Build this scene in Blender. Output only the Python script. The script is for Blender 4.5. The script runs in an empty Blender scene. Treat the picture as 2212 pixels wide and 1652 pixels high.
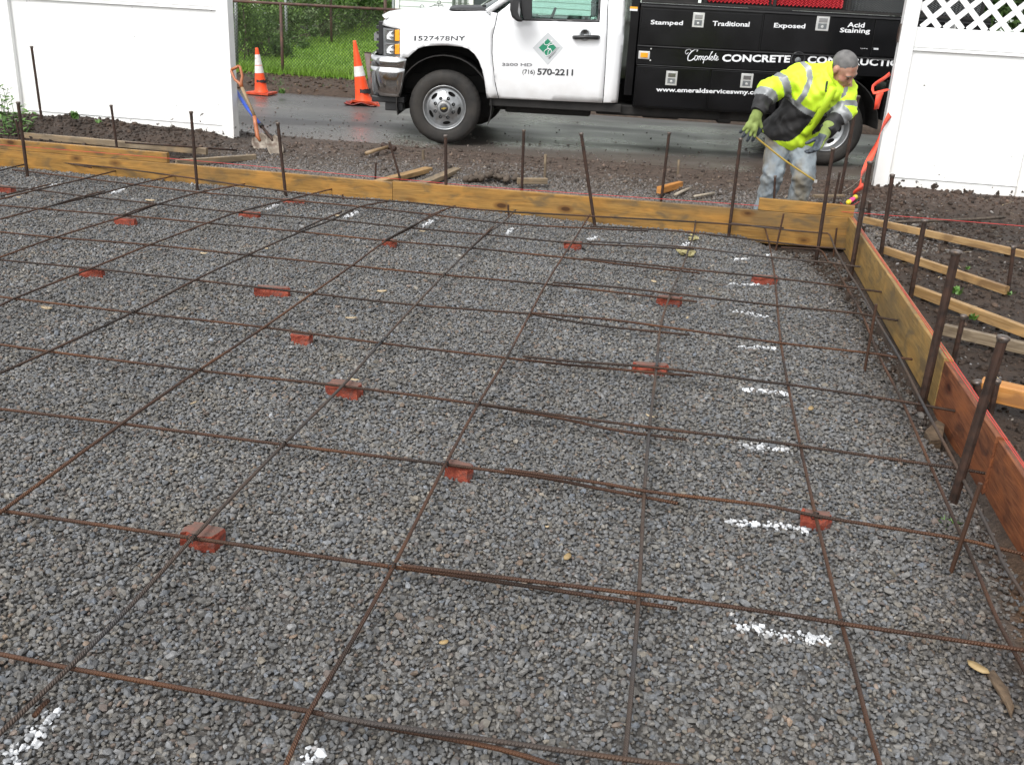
import bpy, bmesh, math, random
import numpy as np
from mathutils import Vector, Matrix
from mathutils.geometry import delaunay_2d_cdt
RNG = np.random.default_rng(7)
random.seed(7)
scene = bpy.context.scene
COL = scene.collection

# ------------------------------------------------------------------ camera
CH = 1.58
CF = 2127.6                       # focal length in frame units (frame 2212 x 1652)
CYAW, CPITCH, CROLL = [math.radians(a) for a in (-9.3780535, 21.40341408, 3.08220831)]
fw = np.array([math.sin(CYAW)*math.cos(CPITCH), math.cos(CYAW)*math.cos(CPITCH), -math.sin(CPITCH)])
r0 = np.array([math.cos(CYAW), -math.sin(CYAW), 0.0]); u0 = np.cross(r0, fw)
rt = math.cos(CROLL)*r0 + math.sin(CROLL)*u0; up = np.cross(rt, fw)
cam_d = bpy.data.cameras.new("camera"); cam = bpy.data.objects.new("camera", cam_d); COL.objects.link(cam)
cam.matrix_world = Matrix(((rt[0], up[0], -fw[0], 0), (rt[1], up[1], -fw[1], 0), (rt[2], up[2], -fw[2], CH), (0, 0, 0, 1)))
cam_d.sensor_width = 36; cam_d.lens = CF/2212*36; cam_d.clip_end = 800; cam_d.clip_start = 0.05
cam_d.dof.use_dof = False
scene.camera = cam

def ray(x, y): return fw + rt*(x-1106)/CF - up*(y-826)/CF
def G(x, y, z=0.0):               # survey point on the horizontal plane z
    d = ray(x, y); t = (z-CH)/d[2]; return np.array([0, 0, CH]) + t*d
def V(x, y, Y):                   # survey point on the upright plane at depth Y
    d = ray(x, y); t = Y/d[1]; return np.array([0, 0, CH]) + t*d
_O = {1:(0,0),2:(560,0),3:(900,0),4:(1500,0),5:(1892,0),6:(1892,400),7:(1892,900),8:(1892,1416),'L':(0,400),'M':(600,400),'R':(1250,400)}
def Z(n, x, y):
    o = _O[n]; return ((o[0]+x/3.16)/1.1718, (o[1]+y/3.16)/1.1718)

# ------------------------------------------------------------------ objects
def tag(o, label=None, cat=None, group=None, kind=None):
    if label: o['label'] = label
    if cat: o['category'] = cat
    if group: o['group'] = group
    if kind: o['kind'] = kind
    return o
ORG = {}
def thing(name, loc, label, cat, group=None):
    o = bpy.data.objects.new(name, None); COL.objects.link(o); o.location = [float(c) for c in loc]
    o.empty_display_size = 0.1; ORG[o.name] = np.array(loc, float)
    return tag(o, label, cat, group)
def obj(name, VF, mat, parent=None, origin=None, smooth=False, attrs=None, mats=None, fmat=None):
    """VF = (verts Nx3 world, faces list or MxK array). Mesh is stored relative to the thing's base."""
    Vt, F = VF[0], VF[1]
    Vt = np.asarray(Vt, float).reshape(-1, 3)
    if parent is not None: org = ORG[parent.name]
    elif origin is not None: org = np.array(origin, float)
    else: org = np.zeros(3)
    me = bpy.data.meshes.new(name)
    W = Vt - org
    if isinstance(F, np.ndarray):
        k = F.shape[1]; n = len(F)
        me.vertices.add(len(W)); me.vertices.foreach_set('co', W.astype(np.float32).ravel())
        me.loops.add(n*k); me.loops.foreach_set('vertex_index', F.astype(np.int32).ravel())
        me.polygons.add(n); me.polygons.foreach_set('loop_start', np.arange(0, n*k, k, dtype=np.int32))
        me.update(calc_edges=True)
    else:
        me.from_pydata(W.tolist(), [], [list(map(int, f)) for f in F])
    me.polygons.foreach_set('use_smooth', np.full(len(me.polygons), bool(smooth)))
    for m in (mats or [mat]): me.materials.append(m)
    if fmat is not None: me.polygons.foreach_set('material_index', np.asarray(fmat, np.int32))
    for k, (typ, arr) in (attrs or {}).items():
        a = me.attributes.new(k, typ, 'POINT')
        key = {'FLOAT': 'value', 'FLOAT_VECTOR': 'vector', 'FLOAT_COLOR': 'color'}[typ]
        a.data.foreach_set(key, np.asarray(arr, np.float32).ravel())
    me.update()
    o = bpy.data.objects.new(name, me); COL.objects.link(o)
    if parent is not None: o.parent = parent; ORG[o.name] = ORG[parent.name]
    else: o.location = [float(c) for c in org]; ORG[o.name] = org
    return o
def join(*parts):
    Vs, Fs, n = [], [], 0
    for p in parts:
        v, f = np.asarray(p[0], float).reshape(-1, 3), p[1]
        Vs.append(v); Fs += [[int(i)+n for i in q] for q in f]; n += len(v)
    return (np.concatenate(Vs), Fs)
def fixn(o):
    bm = bmesh.new(); bm.from_mesh(o.data); bmesh.ops.recalc_face_normals(bm, faces=bm.faces); bm.to_mesh(o.data); bm.free(); return o
def bevel(o, w, seg=2, ang=35):
    m = o.modifiers.new('bevel', 'BEVEL'); m.width = w; m.segments = seg; m.limit_method = 'ANGLE'; m.angle_limit = math.radians(ang); return o
def norm(v):
    v = np.asarray(v, float); return v/ (np.linalg.norm(v)+1e-12)
def basis(d, upv=(0, 0, 1)):
    d = norm(d); s = np.cross(d, upv)
    if np.linalg.norm(s) < 1e-4: s = np.cross(d, (0, 1, 0))
    s = norm(s); t = np.cross(s, d); return s, t
def tube(pts, r, n=8, cap=True, flat=1.0, upv=(0, 0, 1)):
    pts = np.asarray(pts, float); m = len(pts)
    r = np.broadcast_to(np.asarray(r, float), (m,))
    T = np.gradient(pts, axis=0); Vt = []; s0 = None
    ang = np.linspace(0, 2*np.pi, n, endpoint=False)
    for i in range(m):
        t = norm(T[i])
        if s0 is None: s0, b0 = basis(t, upv)
        else:
            s0 = norm(s0 - t*np.dot(s0, t)); b0 = np.cross(s0, t)
        Vt.append(pts[i] + r[i]*(np.cos(ang)[:, None]*s0 + flat*np.sin(ang)[:, None]*b0))
    Vt = np.concatenate(Vt); F = []
    for i in range(m-1):
        for j in range(n):
            a, b = i*n+j, i*n+(j+1) % n; F.append([a, b, b+n, a+n])
    if cap: F.append(list(range(n))[::-1]); F.append(list(range((m-1)*n, m*n)))
    return Vt, F
def section(p0, p1, sec, upv=(0, 0, 1), nseg=1):
    """extrude a closed 2-D section (side, up) from p0 to p1"""
    p0, p1 = np.asarray(p0, float), np.asarray(p1, float); s, t = basis(p1-p0, upv); k = len(sec)
    Vt = []; 
    for i in range(nseg+1):
        c = p0+(p1-p0)*i/nseg; Vt += [c+s*a+t*b for a, b in sec]
    F = [[i*k+j, (i)*k+(j+1) % k, (i+1)*k+(j+1) % k, (i+1)*k+j] for i in range(nseg) for j in range(k)]
    F += [list(range(k))[::-1], list(range(nseg*k, nseg*k+k))]
    return np.array(Vt), F
def chamf(w, h, c=0.004):
    w, h = w/2, h/2
    return [(-w+c, -h), (w-c, -h), (w, -h+c), (w, h-c), (w-c, h), (-w+c, h), (-w, h-c), (-w, -h+c)]
def box(a, b):
    (x0, y0, z0), (x1, y1, z1) = a, b
    return np.array([(x0,y0,z0),(x1,y0,z0),(x1,y1,z0),(x0,y1,z0),(x0,y0,z1),(x1,y0,z1),(x1,y1,z1),(x0,y1,z1)]), \
        [[0,3,2,1],[4,5,6,7],[0,1,5,4],[1,2,6,5],[2,3,7,6],[3,0,4,7]]
def lathe(prof, base, axis=(0, 0, 1), n=32, closed=False):
    """prof: list of (radius, height)"""
    s, t = basis(axis, (0, 1, 0.01)); a = norm(axis); ang = np.linspace(0, 2*np.pi, n, endpoint=False)
    Vt = []
    for r, h in prof: Vt.append(np.asarray(base)+a*h + r*(np.cos(ang)[:, None]*s+np.sin(ang)[:, None]*t))
    F = []
    for i in range(len(prof)-1):
        for j in range(n): F.append([i*n+j, i*n+(j+1) % n, (i+1)*n+(j+1) % n, (i+1)*n+j])
    if closed: F.append(list(range(n))[::-1]); F.append(list(range((len(prof)-1)*n, len(prof)*n)))
    return np.concatenate(Vt), F
def blobs(cen, rad, fl=0.7, seed=0, squash=None):
    """many small faceted lumps in one go: returns verts, tri array, id per vertex"""
    rg = np.random.default_rng(seed); n = len(cen)
    g = (1+5**.5)/2
    ico = np.array([(-1,g,0),(1,g,0),(-1,-g,0),(1,-g,0),(0,-1,g),(0,1,g),(0,-1,-g),(0,1,-g),(g,0,-1),(g,0,1),(-g,0,-1),(-g,0,1)], float)/np.hypot(1, g)
    tri = np.array([(0,11,5),(0,5,1),(0,1,7),(0,7,10),(0,10,11),(1,5,9),(5,11,4),(11,10,2),(10,7,6),(7,1,8),(3,9,4),(3,4,2),(3,2,6),(3,6,8),(3,8,9),(4,9,5),(2,4,11),(6,2,10),(8,6,7),(9,8,1)])
    Vt = ico[None]*(1+rg.uniform(-.28, .22, (n, 12, 1)))
    Vt = Vt + rg.uniform(-.13, .13, (n, 12, 3))
    sc = np.stack([rg.uniform(.85, 1.35, n), rg.uniform(.7, 1.0, n), rg.uniform(fl*.75, fl*1.25, n)], 1)
    Vt = Vt*sc[:, None, :]
    # random tilt + spin
    a = rg.uniform(0, 2*np.pi, n); b = rg.normal(0, .38, n); c = rg.normal(0, .38, n)
    def rot(ax, an):
        R = np.zeros((n, 3, 3)); ca, sa = np.cos(an), np.sin(an); i, j, k = ax
        R[:, i, i] = 1; R[:, j, j] = ca; R[:, k, k] = ca; R[:, j, k] = -sa; R[:, k, j] = sa; return R
    R = rot((0, 1, 2), b) @ rot((1, 2, 0), c) @ rot((2, 0, 1), a)
    Vt = np.einsum('nij,nvj->nvi', R, Vt)*np.asarray(rad)[:, None, None] + np.asarray(cen)[:, None, :]
    F = (tri[None]+np.arange(n)[:, None, None]*12).reshape(-1, 3)
    return Vt.reshape(-1, 3), F, np.repeat(np.arange(n), 12)

def vnoise(x, y, sc, seed=0):
    """smooth value noise, vectorised"""
    x = np.asarray(x, float)/sc+seed*17.3; y = np.asarray(y, float)/sc+seed*9.1
    xi, yi = np.floor(x), np.floor(y); fx, fy = x-xi, y-yi
    fx = fx*fx*(3-2*fx); fy = fy*fy*(3-2*fy)
    def hsh(a, b):
        q = np.sin(a*127.1+b*311.7+seed*74.7)*43758.5453; return q-np.floor(q)
    return (hsh(xi, yi)*(1-fx)*(1-fy)+hsh(xi+1, yi)*fx*(1-fy)+hsh(xi, yi+1)*(1-fx)*fy+hsh(xi+1, yi+1)*fx*fy)*2-1
def fbm(x, y, sc, o=4, seed=0):
    s = 0; a = 1
    for i in range(o): s = s+a*vnoise(x, y, sc/2**i, seed+i); a *= .5
    return s/1.9
def sst(a, b, x):
    t = np.clip((x-a)/(b-a), 0, 1); return t*t*(3-2*t)

# ------------------------------------------------------------------ materials
def nmat(name):
    m = bpy.data.materials.new(name); m.use_nodes = True; nt = m.node_tree; b = nt.nodes['Principled BSDF']
    return m, nt, b
def lin(c):   # 0-255 display colour -> linear
    return tuple(((v/255)/12.92 if v/255 <= .04045 else ((v/255+.055)/1.055)**2.4) for v in c)
def pm(name, c1, c2=None, sc=8, rough=.6, rough2=None, metal=0, bump=0, bsc=None, coord='Object', stretch=(1,1,1), det=6, spec=.5, attr=None, lo=.35, hi=.65, c3=None, sc3=2, w3=(.55,.7), coat=0, trans=0):
    m, nt, b = nmat(name); N = nt.nodes; L = nt.links
    b.inputs['Roughness'].default_value = rough; b.inputs['Metallic'].default_value = metal
    b.inputs['Specular IOR Level'].default_value = spec; b.inputs['Coat Weight'].default_value = coat
    b.inputs['Transmission Weight'].default_value = trans
    if attr: src = N.new('ShaderNodeAttribute'); src.attribute_name = attr; vec = src.outputs['Vector']
    else: src = N.new('ShaderNodeTexCoord'); vec = src.outputs[coord]
    mp = N.new('ShaderNodeMapping'); mp.inputs['Scale'].default_value = stretch; L.new(vec, mp.inputs['Vector'])
    no = N.new('ShaderNodeTexNoise'); no.inputs['Scale'].default_value = sc; no.inputs['Detail'].default_value = det; L.new(mp.outputs[0], no.inputs['Vector'])
    ra = N.new('ShaderNodeValToRGB'); ra.color_ramp.elements[0].position = lo; ra.color_ramp.elements[1].position = hi
    ra.color_ramp.elements[0].color = (*c1, 1); ra.color_ramp.elements[1].color = (*(c2 or c1), 1); L.new(no.outputs['Fac'], ra.inputs[0])
    out = ra.outputs[0]
    if c3:
        n3 = N.new('ShaderNodeTexNoise'); n3.inputs['Scale'].default_value = sc3; n3.inputs['Detail'].default_value = 5; L.new(mp.outputs[0], n3.inputs['Vector'])
        r3 = N.new('ShaderNodeMapRange'); r3.inputs['From Min'].default_value = w3[0]; r3.inputs['From Max'].default_value = w3[1]; L.new(n3.outputs['Fac'], r3.inputs['Value'])
        mx = N.new('ShaderNodeMix'); mx.data_type = 'RGBA'; L.new(r3.outputs[0], mx.inputs['Factor']); L.new(out, mx.inputs['A']); mx.inputs['B'].default_value = (*c3, 1); out = mx.outputs['Result']
    L.new(out, b.inputs['Base Color'])
    if rough2 is not None:
        mr = N.new('ShaderNodeMapRange'); mr.inputs['From Min'].default_value = .3; mr.inputs['From Max'].default_value = .7
        mr.inputs['To Min'].default_value = rough; mr.inputs['To Max'].default_value = rough2; L.new(no.outputs['Fac'], mr.inputs['Value']); L.new(mr.outputs[0], b.inputs['Roughness'])
    if bump:
        n2 = N.new('ShaderNodeTexNoise'); n2.inputs['Scale'].default_value = bsc or sc*3; n2.inputs['Detail'].default_value = 5; L.new(mp.outputs[0], n2.inputs['Vector'])
        bu = N.new('ShaderNodeBump'); bu.inputs['Strength'].default_value = 1; bu.inputs['Distance'].default_value = bump; L.new(n2.outputs['Fac'], bu.inputs['Height']); L.new(bu.outputs[0], b.inputs['Normal'])
    return m
def vcmat(name, rough=.8, spec=.3, bump=0, bsc=60, nsc=40, var=.25):
    """colour from the mesh's own colour attribute, broken up by fine noise"""
    m, nt, b = nmat(name); N = nt.nodes; L = nt.links
    b.inputs['Roughness'].default_value = rough; b.inputs['Specular IOR Level'].default_value = spec
    a = N.new('ShaderNodeAttribute'); a.attribute_name = 'col'; tc = N.new('ShaderNodeTexCoord')
    no = N.new('ShaderNodeTexNoise'); no.inputs['Scale'].default_value = nsc; no.inputs['Detail'].default_value = 6; L.new(tc.outputs['Object'], no.inputs['Vector'])
    mr = N.new('ShaderNodeMapRange'); mr.inputs['From Min'].default_value = .3; mr.inputs['From Max'].default_value = .7; mr.inputs['To Min'].default_value = 1-var; mr.inputs['To Max'].default_value = 1+var; L.new(no.outputs['Fac'], mr.inputs['Value'])
    vm = N.new('ShaderNodeVectorMath'); vm.operation = 'SCALE'; L.new(a.outputs['Color'], vm.inputs[0]); L.new(mr.outputs[0], vm.inputs['Scale']); L.new(vm.outputs[0], b.inputs['Base Color'])
    if bump:
        n2 = N.new('ShaderNodeTexNoise'); n2.inputs['Scale'].default_value = bsc; n2.inputs['Detail'].default_value = 6; L.new(tc.outputs['Object'], n2.inputs['Vector'])
        bu = N.new('ShaderNodeBump'); bu.inputs['Distance'].default_value = bump; L.new(n2.outputs['Fac'], bu.inputs['Height']); L.new(bu.outputs[0], b.inputs['Normal'])
    return m

def woodmat(name, c1, c2, dark, knots=True, rough=.55, swirl=1.0):
    m, nt, b = nmat(name); N = nt.nodes; L = nt.links
    b.inputs['Roughness'].default_value = rough; b.inputs['Specular IOR Level'].default_value = .35
    a = N.new('ShaderNodeAttribute'); a.attribute_name = 'lc'
    def noise(sc, scale=1.0, det=6, dist=0.):
        mp = N.new('ShaderNodeMapping'); mp.inputs['Scale'].default_value = sc; L.new(a.outputs['Vector'], mp.inputs['Vector'])
        no = N.new('ShaderNodeTexNoise'); no.inputs['Scale'].default_value = scale; no.inputs['Detail'].default_value = det; no.inputs['Distortion'].default_value = dist; L.new(mp.outputs[0], no.inputs['Vector']); return no.outputs['Fac']
    def mix(fac, A, Bc, lo, hi, mxv=1.0):
        r = N.new('ShaderNodeMapRange'); r.inputs['From Min'].default_value = lo; r.inputs['From Max'].default_value = hi; r.inputs['To Max'].default_value = mxv; L.new(fac, r.inputs['Value'])
        x = N.new('ShaderNodeMix'); x.data_type = 'RGBA'; L.new(r.outputs[0], x.inputs['Factor']); L.new(A, x.inputs['A'])
        if isinstance(Bc, tuple): x.inputs['B'].default_value = (*Bc, 1)
        else: L.new(Bc, x.inputs['B'])
        return x.outputs['Result']
    g1 = noise((2.4, 34, 34), det=8, dist=1.4*swirl); g2 = noise((7, 150, 150), det=4, dist=.6); bl = noise((5, 11, 11), det=6, dist=.8); big = noise((1.1, 3.2, 3.2), det=4)
    ra = N.new('ShaderNodeValToRGB'); e = ra.color_ramp.elements; e[0].position = .32; e[0].color = (*c1, 1); e[1].position = .64; e[1].color = (*c2, 1); L.new(g1, ra.inputs[0]); out = ra.outputs[0]
    out = mix(g2, out, tuple(q*.55 for q in c1), .52, .72, .75)
    out = mix(bl, out, (min(1, c2[0]*1.28), c2[1]*1.12, c2[2]*.9), .52, .70, .7)
    out = mix(bl, out, dark, .46, .33, .85)
    out = mix(big, out, dark, .54, .70, .65)
    if knots:
        mp3 = N.new('ShaderNodeMapping'); mp3.inputs['Scale'].default_value = (2.6, 5.5, 5.5); L.new(a.outputs['Vector'], mp3.inputs['Vector'])
        vo = N.new('ShaderNodeTexVoronoi'); vo.inputs['Scale'].default_value = 1.0; L.new(mp3.outputs[0], vo.inputs['Vector'])
        out = mix(vo.outputs['Distance'], out, (c1[0]*.6, c1[1]*.5, c1[2]*.45), .20, .13, .7); out = mix(vo.outputs['Distance'], out, (c1[0]*.28, c1[1]*.22, c1[2]*.2), .115, .08, 1.0)
    L.new(out, b.inputs['Base Color'])
    bu = N.new('ShaderNodeBump'); bu.inputs['Distance'].default_value = .002; L.new(g1, bu.inputs['Height']); L.new(bu.outputs[0], b.inputs['Normal'])
    return m

M = {}
M['stone'] = vcmat('crushed_stone', rough=.62, spec=.45, nsc=120, var=.18)
M['soil'] = vcmat('wet_soil', rough=.72, spec=.35, bump=.012, bsc=75, nsc=22, var=.45)
M['board'] = woodmat('wet_form_lumber', (.205,.105,.024), (.31,.172,.044), (.115,.078,.038))
M['board_red'] = woodmat('red_stained_plank', (.125,.038,.017), (.22,.082,.034), (.055,.022,.014), swirl=2.6)
M['ply'] = woodmat('weathered_form_plank', (.22,.135,.044), (.32,.205,.072), (.14,.10,.052), knots=False)
M['lumber'] = woodmat('pale_lumber', (.26,.155,.062), (.36,.235,.11), (.17,.10,.045), knots=False)
M['lumber_or'] = woodmat('orange_lumber', (.38,.15,.028), (.48,.23,.07), (.24,.11,.04), knots=False)
M['grey_lumber'] = woodmat('grey_lumber', (.155,.115,.072), (.235,.185,.125), (.10,.075,.05), knots=False)
M['stake'] = pm('rusted_steel_stake', (.022,.0135,.010), (.055,.027,.017), sc=30, rough=.5, rough2=.75, metal=.3, bump=.001, bsc=150)
M['stake_end'] = pm('hammered_stake_head', (.16,.14,.13), (.10,.07,.05), sc=60, rough=.45, metal=.6)
M['pvc'] = pm('white_vinyl', (.80,.81,.80), (.84,.84,.83), sc=2, rough=.32, spec=.45)
M['orange'] = pm('cone_orange', (.80,.060,.007), (.86,.085,.012), sc=9, rough=.42, c3=(.30,.05,.015), sc3=7, w3=(.64,.72))
M['reflect'] = pm('cone_reflective_band', (.62,.60,.56), (.72,.70,.68), sc=25, rough=.35, c3=(.5,.25,.15), sc3=12, w3=(.62,.75))
M['cone_base'] = pm('cone_base_rubber', (.60,.07,.02), (.35,.04,.015), sc=10, rough=.5)
M['black'] = pm('black_rubber', (.012,.012,.013), (.02,.02,.02), sc=20, rough=.6)
M['brick'] = pm('broken_red_brick', (.17,.026,.013), (.27,.055,.026), sc=40, rough=.8, bump=.004, bsc=120, c3=(.13,.05,.04), sc3=30, w3=(.55,.7))
M['brick_top'] = pm('weathered_brick_face', (.115,.070,.055), (.17,.075,.055), sc=30, rough=.8, bump=.002, bsc=120)
M['redline'] = pm('red_mason_line', (.55,.03,.03), (.6,.05,.05), rough=.6)
M['ribbon'] = pm('orange_red_ribbon', (.80,.065,.03), (.85,.10,.05), rough=.45)
M['rope'] = pm('twine', (.35,.33,.28), rough=.8)
M['foam'] = pm('yellow_grey_block', (.30,.26,.12), (.40,.36,.18), sc=40, rough=.8, bump=.003)
M['chip'] = pm('wood_chip', (.36,.27,.16), (.42,.34,.22), sc=80, rough=.7)
M['split_wood'] = pm('wet_split_wood', (.060,.040,.024), (.13,.088,.052), sc=26, rough=.75, bump=.004, stretch=(1,1,4))
M['leafdry'] = pm('dry_leaf', (.28,.19,.08), (.33,.24,.12), sc=40, rough=.7)
M['bark'] = pm('bark', (.05,.035,.026), (.10,.08,.06), sc=40, rough=.85, bump=.003)
M['bark_pale'] = pm('pale_stick', (.30,.26,.20), (.38,.33,.26), sc=40, rough=.85, bump=.002)

# ribbed, unevenly rusted reinforcing steel: attribute s = metres along the bar
def rebmat(name, a, b_, c):
    m, nt, b = nmat(name); N = nt.nodes; L = nt.links
    b.inputs['Roughness'].default_value = .55; b.inputs['Metallic'].default_value = .35
    at = N.new('ShaderNodeAttribute'); at.attribute_name = 's'; tc = N.new('ShaderNodeTexCoord')
    no = N.new('ShaderNodeTexNoise'); no.inputs['Scale'].default_value = 2.3; no.inputs['Detail'].default_value = 5; L.new(tc.outputs['Object'], no.inputs['Vector'])
    ra = N.new('ShaderNodeValToRGB'); e = ra.color_ramp.elements; e[0].position = .34; e[0].color = (*a, 1); e[1].position = .68; e[1].color = (*c, 1); k = e.new(.5); k.color = (*b_, 1)
    L.new(no.outputs['Fac'], ra.inputs[0]); L.new(ra.outputs[0], b.inputs['Base Color'])
    mu = N.new('ShaderNodeMath'); mu.operation = 'MULTIPLY'; mu.inputs[1].default_value = 2*math.pi/.0080; L.new(at.outputs['Fac'], mu.inputs[0])
    si = N.new('ShaderNodeMath'); si.operation = 'SINE'; L.new(mu.outputs[0], si.inputs[0])
    bu = N.new('ShaderNodeBump'); bu.inputs['Distance'].default_value = .0011; L.new(si.outputs[0], bu.inputs['Height']); L.new(bu.outputs[0], b.inputs['Normal'])
    return m
M['reb_rust'] = rebmat('rusty_rebar', (.032,.022,.017), (.070,.034,.020), (.125,.054,.024))
M['reb_dark'] = rebmat('dark_rebar', (.022,.018,.016), (.045,.028,.020), (.085,.042,.025))
M['reb_grey'] = rebmat('grey_blue_rebar', (.050,.053,.058), (.070,.054,.045), (.10,.056,.034))
EXPO = .95
# ================================================================== TERRAIN
GX_Y = np.array([1.0, 2.4, 2.7, 3.1, 3.6, 4.2, 4.8, 5.4, 6.0, 6.4, 6.8, 7.1, 7.5])
GX_X = np.array([1.00, .98, 1.03, 1.10, 1.10, 1.04, 1.00, 1.00, .98, .93, .82, .66, .42])
def gx(y): return np.interp(y, GX_Y, GX_X) + .03*vnoise(np.asarray(y)*0+3, y, .23, 5)
BY = 7.48                      # inner face of the far form boards
BX = 1.19                      # inner face of the right form boards
def height(x, y):
    x = np.asarray(x, float); y = np.asarray(y, float)
    ins = (x < BX+.02) & (y < BY+.02)
    h_in = -.012 + .010*fbm(x, y, .9, 3, 1) + .035*sst(6.7, 7.45, y)*sst(-.2, -2.5, x)
    t = sst(-.04, .16, x-gx(y))
    h_in = h_in - t*(.085+.02*fbm(x, y, .12, 3, 2))
    bank = sst(3.2, 2.5, y)*sst(.98, 1.12, x); h_in = h_in + bank*.07
    # behind the far board: gravel apron, then churned mud, then the street
    h_out = -.02 + .012*fbm(x, y, .5, 4, 3)
    rut = sst(8.7, 9.5, y); h_out = h_out + rut*(.084+.020*fbm(x, y*2.2, .55, 4, 4))
    edge = 10.05+.22*fbm(x, y*0, 1.1, 3, 6)+.035*(x+2)*(x > -2)
    h_out = np.where(y > edge, h_out-sst(0, .3, y-edge)*.075, h_out)
    # heap of dug soil along the left fence
    m = sst(-4.2, -5.3, x)*sst(8.35, 9.3, y)*sst(11.2, 9.75, y)
    h_out = h_out + m*(.055+.045*sst(-5.1, -6.3, x)+.030*fbm(x, y, .30, 4, 8))
    # spoil on the right of the forms
    r = sst(1.2, 1.6, x)*sst(9.9, 9.0, y); h_out = h_out + r*(.03*fbm(x, y, .7, 4, 9)+.012*fbm(x, y, .12, 3, 10))
    rr = sst(1.6, 1.9, x)*sst(9.0, 9.7, y)*sst(11, 10, y); h_out = h_out + rr*(.015+.02*fbm(x, y, .3, 4, 11))
    h = np.where(ins, h_in, h_out)
    # verge beyond the street
    v = sst(14.25, 14.75, y); h = np.where(y > 12, -.03+v*(.15+.04*fbm(x, y, .7, 4, 12)*sst(18, 16.5, y)), h)
    h = np.where(y > 16.7, h*0+.12-.25*sst(16.9, 17.4, y)*0, h)
    return h
def soilcol(x, y):
    dark = np.array([.0165, .0108, .0078]); brown = np.array([.074, .049, .034]); grey = np.array([.080, .066, .054])
    n = fbm(x, y, .6, 4, 20)*.5+.5; n2 = fbm(x, y, .15, 3, 21)*.5+.5
    c = dark+(brown-dark)*(.15+.75*n*n2)[:, None]
    out = sst(7.5, 7.7, y)*sst(1.9, 1.3, x)*sst(-4.9, -4.1, x); c = c+(grey-c)*(out*(.35+.45*n))[:, None]
    # reddish churned mud near the tyres
    red = np.array([.078, .052, .039]); q = sst(9.0, 9.5, y)*sst(10.7, 10.0, y)*sst(-4.6, -4.0, x); c = c+(red-c)*(q*.5)[:, None]
    gi = sst(.12, -.02, x-gx(y))*(x < BX)*(y < BY); c = c+(np.array([.070, .066, .061])-c)*(gi*.9)[:, None]
    bk = sst(3.4, 2.6, y)*sst(1.0, 1.1, x)*(x < 1.3); c = c+(np.array([.10, .055, .028])-c)*(bk*.7)[:, None]
    ve = sst(14.2, 14.6, y); c = c+(np.array([.062, .040, .026])-c)*(ve*.7)[:, None]
    return c
def axis(lo, hi, f0, f1, st, far):
    mid = np.arange(f0, f1+1e-6, st); a = []; s = st; v = f0
    while v > lo: s *= 1.35; v -= s; a.append(v)
    b = []; s = st; v = f1
    while v < hi: s *= 1.35; v += s; b.append(v)
    return np.array(a[::-1]+list(mid)+b)
xs = axis(-260, 260, -9.0, 5.0, .045, 0); ys = axis(-60, 420, .2, 11.0, .045, 0)
ys = np.sort(np.concatenate([ys, np.arange(13.9, 17.6, .12)]))
XX, YY = np.meshgrid(xs, ys); X1, Y1 = XX.ravel(), YY.ravel()
HH = height(X1, Y1)
nx, ny = len(xs), len(ys); idx = np.arange(nx*ny).reshape(ny, nx)
Fg = np.stack([idx[:-1, :-1].ravel(), idx[:-1, 1:].ravel(), idx[1:, 1:].ravel(), idx[1:, :-1].ravel()], 1)
C = soilcol(X1, Y1); C4 = np.concatenate([C, np.ones((len(C), 1))], 1)
g = obj('ground', (np.stack([X1, Y1, HH], 1), Fg), M['soil'], smooth=True, attrs={'col': ('FLOAT_COLOR', C4)})
tag(g, kind='structure')

# street: wet patched asphalt
m, nt, b = nmat('wet_asphalt'); N = nt.nodes; L = nt.links
tc = N.new('ShaderNodeTexCoord'); mp = N.new('ShaderNodeMapping'); mp.inputs['Scale'].default_value = (.38, .8, 1); mp.inputs['Rotation'].default_value = (0, 0, math.radians(-8)); L.new(tc.outputs['Object'], mp.inputs[0])
n1 = N.new('ShaderNodeTexNoise'); n1.inputs['Scale'].default_value = .9; n1.inputs['Detail'].default_value = 7; L.new(mp.outputs[0], n1.inputs['Vector'])
n2 = N.new('ShaderNodeTexNoise'); n2.inputs['Scale'].default_value = 70; n2.inputs['Detail'].default_value = 4; L.new(tc.outputs['Object'], n2.inputs['Vector'])
ra = N.new('ShaderNodeValToRGB'); e = ra.color_ramp.elements; e[0].position = .35; e[0].color = (.045,.044,.043,1); e[1].position = .7; e[1].color = (.100,.094,.087,1); L.new(n1.outputs[0], ra.inputs[0])
mx = N.new('ShaderNodeMix'); mx.data_type = 'RGBA'; mx.blend_type = 'MULTIPLY'; mx.inputs['Factor'].default_value = .55; L.new(ra.outputs[0], mx.inputs['A'])
r2 = N.new('ShaderNodeMapRange'); r2.inputs['From Min'].default_value = .3; r2.inputs['From Max'].default_value = .7; r2.inputs['To Min'].default_value = .45; r2.inputs['To Max'].default_value = 1.35; L.new(n2.outputs[0], r2.inputs[0]); L.new(r2.outputs[0], mx.inputs['B'])
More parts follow.
